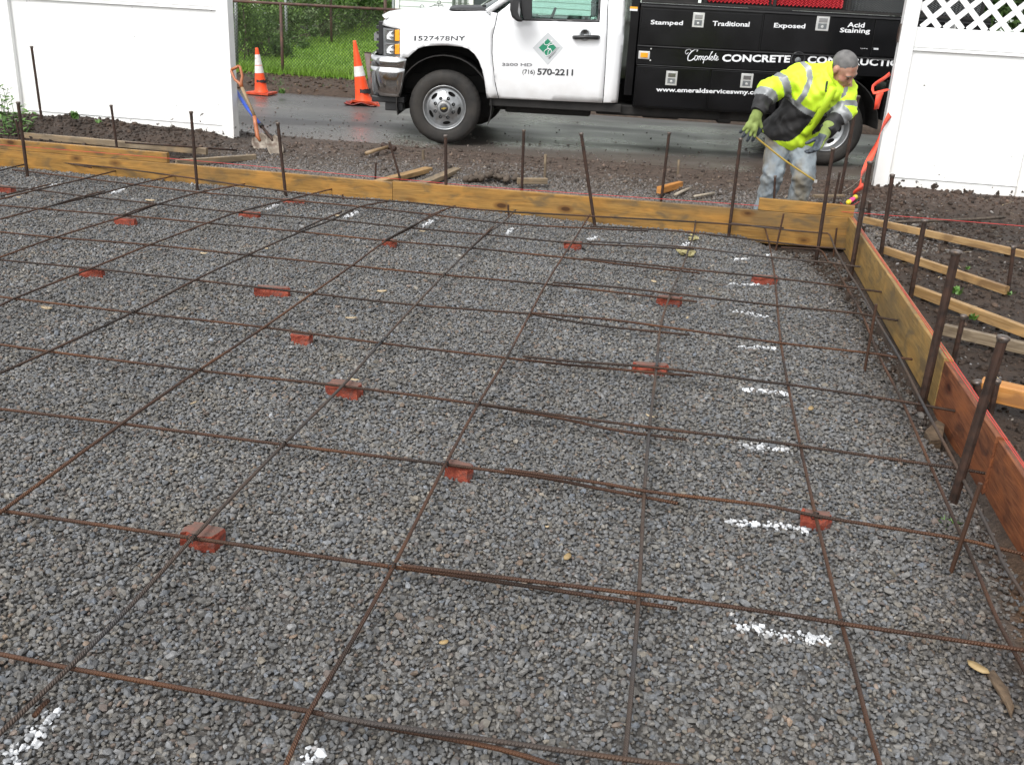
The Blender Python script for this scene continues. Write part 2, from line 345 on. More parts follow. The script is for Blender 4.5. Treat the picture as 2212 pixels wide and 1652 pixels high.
# mud film towards the near edge
sp = N.new('ShaderNodeSeparateXYZ'); L.new(tc.outputs['Object'], sp.inputs[0])
ma = N.new('ShaderNodeMath'); ma.operation = 'MULTIPLY_ADD'; ma.inputs[1].default_value = -.12; L.new(sp.outputs['X'], ma.inputs[0]); L.new(sp.outputs['Y'], ma.inputs[2])
ma2 = N.new('ShaderNodeMath'); ma2.operation = 'MULTIPLY_ADD'; ma2.inputs[1].default_value = 1.6; L.new(n1.outputs[0], ma2.inputs[0]); L.new(ma.outputs[0], ma2.inputs[2])
r3 = N.new('ShaderNodeMapRange'); r3.inputs['From Min'].default_value = 12.6; r3.inputs['From Max'].default_value = 11.15; r3.inputs['To Max'].default_value = .85; L.new(ma2.outputs[0], r3.inputs[0])
mx2 = N.new('ShaderNodeMix'); mx2.data_type = 'RGBA'; L.new(r3.outputs[0], mx2.inputs['Factor']); L.new(mx.outputs['Result'], mx2.inputs['A']); mx2.inputs['B'].default_value = (.088,.064,.050,1); L.new(mx2.outputs['Result'], b.inputs['Base Color'])
n4 = N.new('ShaderNodeTexNoise'); n4.inputs['Scale'].default_value = 1.0; n4.inputs['Detail'].default_value = 3; L.new(mp.outputs[0], n4.inputs['Vector'])
r4 = N.new('ShaderNodeMapRange'); r4.inputs['From Min'].default_value = .42; r4.inputs['From Max'].default_value = .60; r4.inputs['To Min'].default_value = .26; r4.inputs['To Max'].default_value = .52; L.new(n4.outputs[0], r4.inputs[0]); L.new(r4.outputs[0], b.inputs['Roughness'])
bu = N.new('ShaderNodeBump'); bu.inputs['Distance'].default_value = .003; L.new(n2.outputs[0], bu.inputs['Height']); L.new(bu.outputs[0], b.inputs['Normal'])
M['asphalt'] = m
sx = np.concatenate([np.linspace(-60, -9, 12), np.arange(-8.5, 6, .25), np.linspace(7, 60, 12)]); sy = np.arange(9.85, 14.9, .25)
SX, SY = np.meshgrid(sx, sy); sh = .05+.008*fbm(SX.ravel(), SY.ravel(), 1.6, 2, 30); i2 = np.arange(SX.size).reshape(SX.shape)
tag(obj('street', (np.stack([SX.ravel(), SY.ravel(), sh], 1), np.stack([i2[:-1,:-1].ravel(), i2[:-1,1:].ravel(), i2[1:,1:].ravel(), i2[1:,:-1].ravel()], 1)), M['asphalt'], smooth=True), kind='structure')

# ------------------------------------------------------------------ crushed stone (uncountable)
PAINT = [((1585,559),(1612,559)),((1577,611),(1634,612)),((1588,670),(1653,682)),((1603,747),(1628,748)),((1636,748),(1668,750)),((1608,840),(1652,843)),((1658,842),(1698,850)),
 ((1604,960),(1614,965)),((1636,968),(1650,960)),((1652,960),(1687,968)),((1585,1128),(1640,1132)),((1650,1131),(1712,1136)),((1722,1137),(1736,1142)),((1598,1350),(1690,1366)),((1694,1370),(1782,1380)),
 ((243,419),(264,413)),((578,453),(597,445)),((748,470),(768,462)),((915,488),(936,478)),((1095,503),(1106,494)),((1273,518),(1287,509)),((1470,531),(1489,524)),((1656,552),(1668,548)),
 ((112,1538),(78,1572)),((74,1582),(60,1600)),((46,1610),(10,1652)),((10,1652),(-30,1700)),((676,1626),(652,1660)),((108,403),(122,400)),((420,405),(432,402))]
PW = [(G(*a)[:2], G(*b)[:2]) for a, b in PAINT]
def paintd(x, y):
    d = np.full(len(x), 9.)
    for a, b_ in PW:
        ab = b_-a; t = np.clip(((x-a[0])*ab[0]+(y-a[1])*ab[1])/(ab@ab), 0, 1)
        d = np.minimum(d, np.hypot(x-a[0]-t*ab[0], y-a[1]-t*ab[1]))
    return d
def stonecol(n, rg, warm=0.):
    base = rg.lognormal(math.log(.114), .20, n)[:, None]*np.array([[.985, .985, .985]])
    tint = rg.normal(0, 1, n)[:, None]*np.array([[.05, .010, -.05]]) + np.array([[.02, .003, -.03]])
    c = base*(1+tint)
    k = rg.random(n); c[k < .02] *= np.array([1.35, 1.25, 1.1]); c[k > .99] *= 1.7; c[(k > .03) & (k < .09)] *= np.array([1.15, .92, .78])
    c = c*(1-warm)+warm*np.array([.105, .082, .066])*rg.lognormal(0, .3, n)[:, None]
    return np.clip(c, .02, .75)
def scatter(x0, x1, y0, y1, pitch, rg):
    ax = np.arange(x0, x1, pitch); ay = np.arange(y0, y1, pitch*.9); a, b_ = np.meshgrid(ax, ay)
    a = a.ravel()+rg.uniform(-.48, .48, a.size)*pitch; b_ = b_.ravel()+rg.uniform(-.48, .48, b_.size)*pitch; return a, b_
rg = np.random.default_rng(3)
a1_, b1_ = scatter(-7.5, BX, 1.15, 3.5, .0116, rg); a2_, b2_ = scatter(-7.5, BX, 3.5, BY, .0136, rg); sx_, sy_ = np.concatenate([a1_, a2_]), np.concatenate([b1_, b2_])
keep = (sx_ > -1.55-sy_*.80) & (sx_ < 1.30) & (sx_ < BX-.012) & (sy_ < BY-.012)
lim = gx(sy_)+.05*rg.normal(0, 1, len(sx_)); keep &= (sx_ < lim) | (rg.random(len(sx_)) < .30)
keep &= ~((sx_ < -5.75))
sx_, sy_ = sx_[keep], sy_[keep]; n = len(sx_)
r = rg.lognormal(math.log(.0067), .29, n).clip(.0036, .0155)*(1+.10*(sy_ > 3.5)); zz = height(sx_, sy_)+r*.35+rg.uniform(-.004, .008, n)
Vs, Fs, ids = blobs(np.stack([sx_, sy_, zz], 1), r, .66, 5)
cc = stonecol(n, rg); patch = fbm(sx_, sy_, .45, 3, 33); cc = cc*(1+.16*patch)[:, None]
wp = sst(.25, .75, fbm(sx_, sy_, .22, 3, 35))[:, None]*.35; cc = cc*(1+wp*np.array([[.18, .03, -.22]]))
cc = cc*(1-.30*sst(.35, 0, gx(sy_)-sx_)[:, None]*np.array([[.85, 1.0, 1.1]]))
pd = paintd(sx_, sy_)+rg.normal(0, .006, n); pw = pd < .0155*(1+.7*fbm(sx_, sy_, .035, 2, 36)); cc[pw] = np.array([.80, .82, .84])*rg.uniform(.38, .95, pw.sum())[:, None]
half = (~pw) & (pd < .034) & (rg.random(n) < .35); cc[half] = cc[half]*.6+rg.uniform(.06, .30, half.sum())[:, None]
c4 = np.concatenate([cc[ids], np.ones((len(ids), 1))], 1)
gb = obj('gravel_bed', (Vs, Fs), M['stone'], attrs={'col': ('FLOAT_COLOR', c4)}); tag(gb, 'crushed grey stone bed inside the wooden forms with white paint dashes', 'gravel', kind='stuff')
# apron of gravel trodden into mud behind the far boards
sx_, sy_ = scatter(-4.7, 2.3, BY+.05, 9.6, .019, rg); den = sst(9.5, 8.5, sy_+.25*fbm(sx_, sy_, .5, 3, 40))*sst(-4.7, -4.0, sx_)*sst(2.2, 1.0, sx_)
k = rg.random(len(sx_)) < den*.95+.03; sx_, sy_ = sx_[k], sy_[k]; n = len(sx_)
r = rg.lognormal(math.log(.0098), .28, n).clip(.005, .02); zz = height(sx_, sy_)+r*.15
Vs, Fs, ids = blobs(np.stack([sx_, sy_, zz], 1), r, .68, 6); cc = stonecol(n, rg, .42)
wv = sst(.1, .8, fbm(sx_, sy_, .5, 3, 41))[:, None]*.5; cc = cc*(1-wv)+wv*np.array([[.10, .075, .06]])
ga = obj('loose_gravel', (Vs, Fs), M['stone'], attrs={'col': ('FLOAT_COLOR', np.concatenate([cc[ids], np.ones((len(ids), 1))], 1))}); tag(ga, 'brownish gravel trodden into mud behind the far form boards', 'gravel', kind='stuff')
# clods and crumbs of wet soil
sx_, sy_ = scatter(-8.3, 4.6, 1.6, 10.6, .042, rg)
w = np.where((sx_ > BX+.05), .75, 0.)*sst(10.2, 9.6, sy_)
w = np.maximum(w, sst(-4.3, -5.0, sx_)*sst(8.0, 8.4, sy_)*sst(10.2, 9.7, sy_)*.95)
w = np.maximum(w, ((sx_ > gx(sy_)+.02) & (sx_ < BX-.03) & (sy_ < BY-.03))*1.)
w = np.maximum(w, sst(8.7, 9.2, sy_)*sst(10.4, 9.8, sy_)*.5)
w = np.where((sy_ > BY-.05) & (sy_ < BY+.08) | ((sx_ > BX-.03) & (sx_ < BX+.07) & (sy_ < BY)), 0, w)
k = rg.random(len(sx_)) < w; sx_, sy_ = sx_[k], sy_[k]; n = len(sx_)
fe = np.maximum(sst(9.1, 9.6, sy_)*sst(1.5, 1.9, sx_), sst(8.6, 9.4, sy_)*sst(-4.4, -5.2, sx_))
r = rg.lognormal(math.log(.0085), .55, n).clip(.003, .032)*(1+.25*fe)
sx2, sy2 = scatter(14, 17, 0, 1, 1, rg)
Vs, Fs, ids = blobs(np.stack([sx_, sy_, height(sx_, sy_)+r*.2], 1), r, .75, 8); cc = soilcol(sx_, sy_)*rg.lognormal(0, .3, n)[:, None]
sc_ = obj('soil_clods', (Vs, Fs), M['soil'], smooth=True, attrs={'col': ('FLOAT_COLOR', np.concatenate([cc[ids], np.ones((len(ids), 1))], 1))}); tag(sc_, 'dark wet clods and crumbs of dug soil', 'soil', kind='stuff')
# pale grit, straw and splinters lying in the spoil
n = 1500; x = rg.uniform(1.35, 4.5, n); y = rg.uniform(2.2, 9.7, n); r = rg.lognormal(math.log(.0055), .4, n).clip(.003, .014); Vs, Fs, ids = blobs(np.stack([x, y, height(x, y)+r*.5], 1), r, .7, 19)
cc = stonecol(n, rg, .25)*1.25; tag(obj('grit', (Vs, Fs), M['stone'], attrs={'col': ('FLOAT_COLOR', np.concatenate([cc[ids], np.ones((len(ids), 1))], 1))}), 'pale grit scattered over the soil right of the forms', 'grit', kind='stuff')
n = 420; k_ = rg.random(n) < .6; x = np.where(k_, rg.uniform(1.35, 4.2, n), rg.uniform(-4.3, 1.4, n)); y = np.where(k_, rg.uniform(2.2, 9.6, n), rg.uniform(7.6, 9.7, n)); L0 = rg.uniform(.012, .045, n); a_ = rg.uniform(0, 6.28, n); z = height(x, y)+.012
d = np.stack([np.cos(a_)*L0, np.sin(a_)*L0, rg.normal(0, .12, n)*L0], 1); s_ = np.stack([-np.sin(a_), np.cos(a_), np.zeros(n)], 1)*rg.uniform(.0012, .0035, n)[:, None]; c = np.stack([x, y, z], 1)
tag(obj('straw_bits', (np.stack([c-d-s_, c+d-s_*.6, c+d+s_*.6, c-d+s_], 1).reshape(-1, 3), np.arange(4*n).reshape(n, 4)), M['chip']), 'straw bits and splinters strewn over the soil and mud', 'straw', kind='stuff')
# crumbs of mud and gravel tracked onto the asphalt
n = 1500; sx_ = rg.uniform(-6, 4.5, n); sy_ = 9.9+rg.exponential(.8, n); k = sy_ < 14; sx_, sy_ = sx_[k], sy_[k]; n = len(sx_)
r = rg.lognormal(math.log(.008), .4, n).clip(.003, .022); Vs, Fs, ids = blobs(np.stack([sx_, sy_, .052+r*.2], 1), r, .6, 9); cc = stonecol(n, rg, .6)
tag(obj('street_crumbs', (Vs, Fs), M['stone'], attrs={'col': ('FLOAT_COLOR', np.concatenate([cc[ids], np.ones((len(ids), 1))], 1))}), 'mud crumbs and grit tracked onto the wet asphalt', 'grit', kind='stuff')

# ================================================================== REBAR
def spline(pts, step=.05):
    P = np.asarray(pts, float); n = len(P)
    if n == 2:
        m = max(2, int(np.linalg.norm(P[1]-P[0])/step)); t = np.linspace(0, 1, m)[:, None]; return P[0]*(1-t)+P[1]*t
    out = []; d = np.linalg.norm(np.diff(P, axis=0), axis=1); s = np.concatenate([[0], np.cumsum(d)])
    T = np.zeros_like(P); T[1:-1] = (P[2:]-P[:-2])/(s[2:]-s[:-2])[:, None]; T[0] = (P[1]-P[0])/d[0]; T[-1] = (P[-1]-P[-2])/d[-1]
    for i in range(n-1):
        m = max(2, int(d[i]/step)); t = np.linspace(0, 1, m, endpoint=(i == n-2))[:, None]
        out.append((2*t**3-3*t**2+1)*P[i]+(t**3-2*t**2+t)*T[i]*d[i]+(-2*t**3+3*t**2)*P[i+1]+(t**3-t**2)*T[i+1]*d[i])
    return np.concatenate(out)
def rebar(pix, z, label, mat='reb_rust', r=.0060, ext0=0, ext1=0, group='rebar mesh laid over the gravel', name='rebar'):
    zs = z if isinstance(z, (list, tuple)) else [z]*len(pix)
    P = [G(a, b_, zz) for (a, b_), zz in zip(pix, zs)]
    if ext0: P.insert(0, P[0]+norm(P[0]-P[1])*ext0)
    if ext1: P.append(P[-1]+norm(P[-1]-P[-2])*ext1)
    P = spline(P); Vt, F = tube(P, r, 8)
    s = np.concatenate([[0], np.cumsum(np.linalg.norm(np.diff(P, axis=0), axis=1))]); ang = np.linspace(0, 2*np.pi, 8, endpoint=False)
    S = (s[:, None]+.006*np.cos(ang)[None]).ravel()
    o = obj(name, (Vt, F), M[mat], origin=P[0], smooth=True, attrs={'s': ('FLOAT', S)}); return tag(o, label, 'rebar', group)
ZR, ZC, ZT = .052, .065, .078
rows = {
 1:([(0,1412),(148.5,1442),(669,1536),(811,1566),(1080,1617),(1196,1652)],[(701,1545),(811,1563),(1081,1601),(1235,1623),(1420,1648)],'reb_rust','reb_grey'),
 2:([(5,1103),(416,1162),(849,1224),(953,1238),(1158,1268),(1463,1314)],[(868,1221),(1380,1283),(1664,1322),(1818,1346),(2188,1400)],'reb_rust','reb_rust'),
 3:([(0,883),(263,915),(612,960),(962,1003),(1175,1032),(1310,1058),(1465,1087)],[(1090,1013),(1310,1045),(1392,1060),(1664,1093),(1762,1114),(2080,1165),(2155,1183)],'reb_rust','reb_rust'),
 4:([(0,743.8),(105,759),(429,800),(739,834),(1033,873),(1202,902),(1337,930),(1482.6,949)],[(1045,873),(1202,896),(1401.6,922.5),(1664,954),(1729,963),(2009,1003),(2068,1011),(2128,1022)],'reb_rust','reb_dark'),
 5:([(0,641),(30,645),(286,675),(570,707),(821,741),(1094,773),(1229,788),(1496,812)],[(1129,769.5),(1229,780),(1418,794),(1664,826),(1702,830),(1949,867),(1995,875),(2066,888)],'reb_rust','reb_dark'),
 6:([(0,561.5),(196,580),(421,605),(674,634),(897,659),(1145,678),(1175,684),(1310,705),(1490.7,723.5)],[(1148,676),(1323,691),(1427,705),(1687,741),(1897,765),(1943,773),(1971,776)],'reb_dark','reb_rust'),
 7:([(0,501),(119,513),(324,529),(535,551),(760,574),(959,594),(1179,614),(1310,629),(1505.6,652)],[(1193.6,610),(1337,621),(1449,634),(1679,660),(1862,678),(1890,684),(1940,692.5)],'reb_rust','reb_dark'),
 8:([(0,444),(86,451),(273,466),(448,482),(650,501),(835,520),(1018,536),(1215,556),(1261,561),(1391,577),(1512,590)],[(1260,557.5),(1391,571),(1473,580),(1674,601),(1828,619.5),(1856,624),(1911.7,631.7)],'reb_rust','reb_dark'),
 9:([(0,403.5),(74,410),(194,425),(343,441),(513,459),(717,475),(887.5,492.5),(1049.6,507),(1235.6,525),(1400,533),(1499,539)],[(1268,521),(1400,528),(1489,534.5),(1667,556),(1798,568),(1818.5,572),(1859,576.4)],'reb_dark','reb_grey'),
 10:([(27,367),(162,383),(432,415.6),(621,432),(778,446.7),(933,464),(1084.6,482),(1256,492.6),(1400,499)],[(1274.6,489),(1400,495),(1499,503),(1660.6,522),(1740,531),(1826.6,538.6)],'reb_rust','reb_dark')}
rown = ['','nearest the camera','second from the camera','third from the camera','fourth from the camera','fifth from the camera','sixth from the camera','fifth from the far boards','fourth from the far boards','third from the far boards','second from the far boards']
for k_, (lp, rp, lm, rm) in rows.items():
    rebar(lp, ZR, f'left crosswise bar of the row {rown[k_]}', lm, ext0=1.2 if k_ < 10 else 0, ext1=.5 if k_ == 1 else 0)
    rebar(rp, ZT if k_ > 1 else [ZT]*len(rp), f'right crosswise bar of the row {rown[k_]}', rm, ext1=[0,1.1,.25,.12,0,0,0,0,0,0,0][k_])
# row along the far boards, held a little higher
rebar([Z(1,0,1245),Z(1,440,1290),Z(1,730,1342)], .10, 'short crosswise bar against the far board at the left frame edge', 'reb_dark', ext0=.8)
rebar([Z(1,350,1288),Z(1,1060,1362),Z(1,2212,1522),Z(2,900,1578),Z(2,1400,1612),Z('R',0,422),Z('R',775,466),Z('R',1600,512),Z(6,290,560)], .10, 'long crosswise bar running right along the far form boards', 'reb_dark')
rebar([Z('R',1900,522),Z(6,300,575),Z(6,600,600),Z(6,645,604),Z(6,668,640),Z(6,710,745),(1828+6,590),(1856,624),(1890,684),(1943,773),(1995,875),(2068,1011),(2155,1183),Z(8,2030,0),Z(8,2212,290)], [.10,.10,.10,.10,.098,.09,.088]+[.088]*8, 'lengthwise edge bar nearest the right board, bent round at the far corner', 'reb_grey', ext1=1.)
rebar([Z(6,270,715),Z(6,500,728),Z(6,575,735),Z(6,610,762),Z(6,650,830),(1798,568),(1828,619.5),(1862,678),(1897,765),(1949,867),(2009,1003),(2080,1165),Z(8,1800,0),Z(8,2000,480),Z(8,2212,880)], [.03,.03,.035,.045,.055,.064]+[.064]*9, 'lengthwise edge bar second from the right board, hooked at its far end', 'reb_rust', ext1=1.)
cols_ = [
 ([Z(6,130,525),(1660.6,522),(1667,556),(1674,601),(1679,660),(1687,741),(1702,830),(1729,963),(1762,1114),(1784.7,1208),(1818.5,1346),(1846.8,1451),(1873.9,1559.5),(1901,1652)],'lengthwise bar crossing the row of long white paint dashes at right','reb_rust'),
 ([(1502.9,473.7),(1499,503),(1489,534.5),(1473,580),(1449,634),(1427,706),(1418,795),(1403,925),(1392,1061),(1380,1284),(1365,1480),(1350.8,1629)],'lengthwise bar third from the right board, under the lapped crosswise bars','reb_grey'),
 ([(1274.6,464),(1256,492.6),(1235.6,525),(1215,556),(1179,614),(1145,678),(1094,773),(1033,873),(962,1003),(849,1224),(760,1385),(669,1536),(617,1652)],'lengthwise bar running to the bottom frame edge left of centre','reb_rust'),
 ([(1114,453.5),(1084.6,482),(1049.6,507),(1018,536),(959,594),(897,659),(821,741),(739,834),(612,960),(416,1162),(280,1310),(148.5,1442),(50,1536),(0,1583)],'lengthwise bar reaching the lower left corner by the white paint','reb_grey'),
 ([(983,445),(933,464),(887.5,492.5),(835,520),(760,574),(674,634),(570,707),(429,800),(263,915),(5,1103)],'orange lengthwise bar meeting the left frame edge two thirds down','reb_rust'),
 ([(841.5,434.6),(778,446.7),(717,475),(650,501),(535,551),(421,605),(286,675),(105,759),(0,806)],'lengthwise bar meeting the left frame edge at mid height','reb_dark'),
 ([(721,407.6),(621,432),(513,459),(448,482),(324,529),(196,580),(30,645),(0,660)],'lengthwise bar meeting the left edge just above the mid-height one','reb_rust'),
 ([(529,397.6),(432,415.6),(343,441),(273,466),(119,513),(0,556)],'lengthwise bar fourth from the far left corner of the forms','reb_rust'),
 ([(391.6,377),(300,397),(194,425),(86,451),(0,473.7)],'lengthwise bar third from the far left corner of the forms','reb_rust'),
 ([(286,360),(189,384.6),(74,412),(0,430.5)],'lengthwise bar second from the far left corner of the forms','reb_rust'),
 ([Z(1,440,1265),Z(1,200,1315),Z(1,0,1365)],'lengthwise bar in the far left corner of the forms','reb_dark')]
for i_, (pp, lb, mt) in enumerate(cols_):
    zc = [ZC+.012]+[ZC]*(len(pp)-1)
    rebar(pp, zc, lb, mt, ext1=.8 if i_ not in (1,) else .3)
# lapped second bars of the lengthwise rows
for a, lb in [(([(1063,491),(1040,513),(1014,538),(1000,553)]),'short lap bar beside the lengthwise bar near the far centre stake'),
          (([(1200-252,460),(885,491),(832,519)]),'short lap bar on the lengthwise bar left of the far centre stake'),
          (([(736,459),(690,478),(644,499)]),'dark lap bar behind the brick right of the far left bricks'),
          (([Z('L',1240,372),Z('L',1110,412),Z('L',980,460)]),'dark lap bar beside the left brick near the far board'),
          (([Z('L',830,268),Z('L',590,330),Z('L',350,404)]),'dark lap bar in front of the far left corner'),
          (([Z('L',400,213),Z('L',200,262),Z('L',0,308)]),'dark lap bar at the left frame edge near the far board')]:
    rebar([(x+2, y-1.2) for x, y in a], ZC+.013, lb, 'reb_dark')
rebar([Z('L',0,0)] if 0 else [(104,1512),(88,1528),(74,1546)], .04, 'orange rusty bar end beside the lower left white paint', 'reb_rust')

# twisted tie wires at the crossings
M['tiewire'] = pm('dark_tie_wire', (.012,.010,.009), (.03,.022,.018), rough=.6)
cname = ['the paint-side bar', 'the third lengthwise bar', 'the bar left of centre', 'the bar to the lower left corner', 'the orange bar', 'the mid-left bar']
RT = {2:{0:(1818.5,1346),1:(1380,1284),2:(849,1224),3:(416,1162)},3:{0:(1762,1114),1:(1392,1061),2:(962,1003),3:(612,960)},4:{0:(1729,963),1:(1403,925),2:(1033,873),4:(429,800)},5:{0:(1702,830),1:(1418,795),3:(821,741),5:(286,675)},6:{0:(1687,741),2:(1145,678),4:(674,634)},7:{1:(1449,634),3:(959,594),5:(535,551)}}
for r_, dct in RT.items():
    for c_, px in dct.items():
        C0 = G(*px, ZC+.002); a0 = RNG.uniform(-.4, .4); pts = []
        for q in np.linspace(0, 2*math.pi*1.6, 20): pts.append(C0+np.array([.011*math.cos(q)*math.cos(.8+a0)-.006*math.sin(q*.5), .011*math.cos(q)*math.sin(.8+a0), .013*math.sin(q)]))
        tail = [pts[-1]+np.array([.006*i, -.009*i, .006*i*(1 if i < 3 else .6)]) for i in (1, 2, 3)]
        tag(obj('tie_wire', tube(np.array(pts+tail), .0016, 5), M['tiewire'], origin=C0, smooth=True), f'tie wire where {cname[c_]} crosses row {("", "", "two", "three", "four", "five", "six", "seven")[r_]}', 'tie wire', 'tie wires at the bar crossings')

# ================================================================== FORM BOARDS
def timber(p0, p1, w, h, mat, label, name='timber', cat='timber', group=None, upv=(0,0,1), nseg=6, bend=0, seed=0):
    """a sawn board from p0 to p1 (centre line), w thick, h tall"""
    p0, p1 = np.asarray(p0, float), np.asarray(p1, float); Vt, F = section(p0, p1, chamf(w, h, .003), upv, nseg)
    d = norm(p1-p0); s, t = basis(p1-p0, upv); L_ = np.stack([(Vt-p0)@d+seed*3.7, (Vt-p0)@s+seed*1.3, (Vt-p0)@t+seed*.7], 1)
    if bend: Vt = Vt + np.sin(np.clip(((Vt-p0)@d)/np.linalg.norm(p1-p0), 0, 1)*np.pi)[:, None]*s*bend
    o = obj(name, (Vt, F), M[mat], origin=(p0+p1)/2-t*h/2, attrs={'lc': ('FLOAT_VECTOR', L_)}); fixn(o); return tag(o, label, cat, group)
TH = .040
fb = 'boards forming the edge of the slab'
timber((-5.80, BY+TH/2, .052), (-2.272, BY+TH/2, .052), TH, .235, 'board', 'long yellow-brown form board along the far left, left of the butt joint', 'form_board', 'form board', fb, seed=1)
timber((-2.268, BY+TH/2, .060), (BX, BY+TH/2, .074), TH, .24, 'board', 'yellow-brown form board along the far side, right of the butt joint', 'form_board', 'form board', fb, seed=4)
timber((-6.9, BY+TH/2+.004, .212), (-4.175, BY+TH/2+.004, .212), TH, .082, 'board', 'narrow board set on top of the far left form board', 'form_board', 'form board', seed=7)
timber((.54, BY+TH/2+.003, .238), (BX+.03, BY+TH/2+.003, .238), TH, .087, 'board', 'short board set on top of the far corner in front of the worker', 'form_board', 'form board', seed=9)
timber((BX+TH/2, BY+TH, .075), (BX+TH/2, 4.332, .080), TH, .245, 'ply', 'long tan form board on the right side, running back to the far corner', 'form_board', 'form board', fb, seed=11)
timber((BX+TH/2+.002, 4.326, .068), (BX+TH/2+.004, 3.50, .070), TH, .25, 'board_red', 'reddish form board on the right side, nearer than the tan one', 'form_board', 'form board', fb, seed=13)
timber((BX+TH/2+.012, 3.494, .062), (BX+TH/2+.014, .6, .062), TH, .25, 'board_red', 'form board nearest the camera, cut by the right frame edge', 'form_board', 'form board', fb, seed=15)
timber((-5.82, BY+TH, .052), (-5.82, 3.0, .052), TH, .235, 'board', 'form board closing the far left corner at the frame edge', 'form_board', 'form board', fb, seed=17)

# ---- loose lumber lying about: (pixel a, pixel b, base z, thickness, height)
def lumber(a, b_, z, w, h, mat, label, ea=0, eb=0, seed=0, group=None, z2=None):
    P0 = G(*a, z+h/2); P1 = G(*b_, (z if z2 is None else z2)+h/2); d = norm(P1-P0)
    return timber(P0-d*ea, P1+d*eb, w, h, mat, label, 'timber', 'timber', group, seed=seed)
kg = 'lumber kickers lying on the soil right of the forms'
lumber(Z(6,935,495), Z(6,2212,770), .00, .038, .052, 'lumber', 'farthest lumber kicker lying on soil below the right white fence', eb=.5, seed=21, group=kg)
lumber(Z(6,1095,735), Z(6,2075,1060), .00, .038, .052, 'lumber', 'second farthest kicker, ending at a short stake in the soil', seed=22, group=kg)
lumber(Z(6,1335,1055), Z(6,2212,1385), .00, .04, .06, 'lumber', 'third kicker on the right, bright with knotted yellow side', eb=.6, seed=23, group=kg)
lumber(Z(6,1570,1370), Z(6,2212,1520), .00, .04, .06, 'grey_lumber', 'grey weathered kicker behind the tall stakes on the right', eb=.6, seed=24, group=kg)
lumber(Z(7,1862,255), Z(7,2212,335), .03, .09, .08, 'lumber_or', 'thick bright orange-sided lumber nearest the camera on the right', eb=.6, seed=25, group=kg)
lumber(Z(1,190,1085), Z(1,1655,1212), .03, .04, .06, 'grey_lumber', 'long thin lumber on the soil behind the far left board', seed=26)
lumber(Z(1,1410,1300), Z(1,2040,1258), .00, .05, .05, 'grey_lumber', 'short lumber lying by the foot of the left fence post', seed=27)
lumber((812,396), (926,366), .00, .085, .042, 'lumber', 'pale plank on the gravel behind the far board, left of a pair', seed=28)
lumber((905,402), (987,367), .00, .085, .042, 'grey_lumber', 'greyer plank on the gravel behind the far board, right of a pair', seed=29)
lumber((1118,391), (1181,391), .02, .05, .05, 'grey_lumber', 'short muddy block nailed to a wooden stake behind the far centre stake', seed=30)
lumber((1424,411), (1470,399), .02, .05, .06, 'lumber_or', 'short block with orange end behind the far board, right of centre', seed=31)
lumber((1757,428), (1822,428), .00, .05, .06, 'grey_lumber', 'short block on the mud beside the worker\'s left foot', seed=32)
lumber(Z(6,600,205), Z(6,830,250), .01, .07, .03, 'lumber_or', 'thin orange offcut on the mud behind the worker', seed=33)
for (a, b_, lb) in [((1178.5,333.5),(1177,390),'thin wooden stake standing behind the second block'),((1466.4,345.7),(1463.7,394),'thin wooden stake standing at the orange-ended block'),((914,324),(915,357),'short muddy wooden stake behind the pale plank')]:
    B = G(*b_, 0.0); T = V(*a, B[1]); timber(B-[0,0,.05], T, .022, .03, 'grey_lumber', lb, 'wooden_stake', 'stake', seed=35, upv=(0,1,0))
# block wedged between gravel and right board, bottom-right lump of wood
def slab(pix, z0, z1, mat, label, name, cat):
    P = [G(*p, z0) for p in pix]; n = len(P); Vt = np.array([p for p in P]+[p+[0, 0, z1-z0] for p in P])
    F = [list(range(n))[::-1], list(range(n, 2*n))]+[[i, (i+1) % n, n+(i+1) % n, n+i] for i in range(n)]
    L_ = Vt*[1, 1, 1]
    o = obj(name, (Vt, F), M[mat], origin=P[0], attrs={'lc': ('FLOAT_VECTOR', L_[:, [1, 0, 2]])}); fixn(o); bevel(o, .006, 2); return tag(o, label, cat)
slab([Z(7,1400,690),Z(7,1500,600),Z(7,1560,640),Z(7,1540,760),Z(7,1440,775)], -.06, -.005, 'split_wood', 'rough split wood block wedged against the tan form board', 'wood_block', 'wood block')
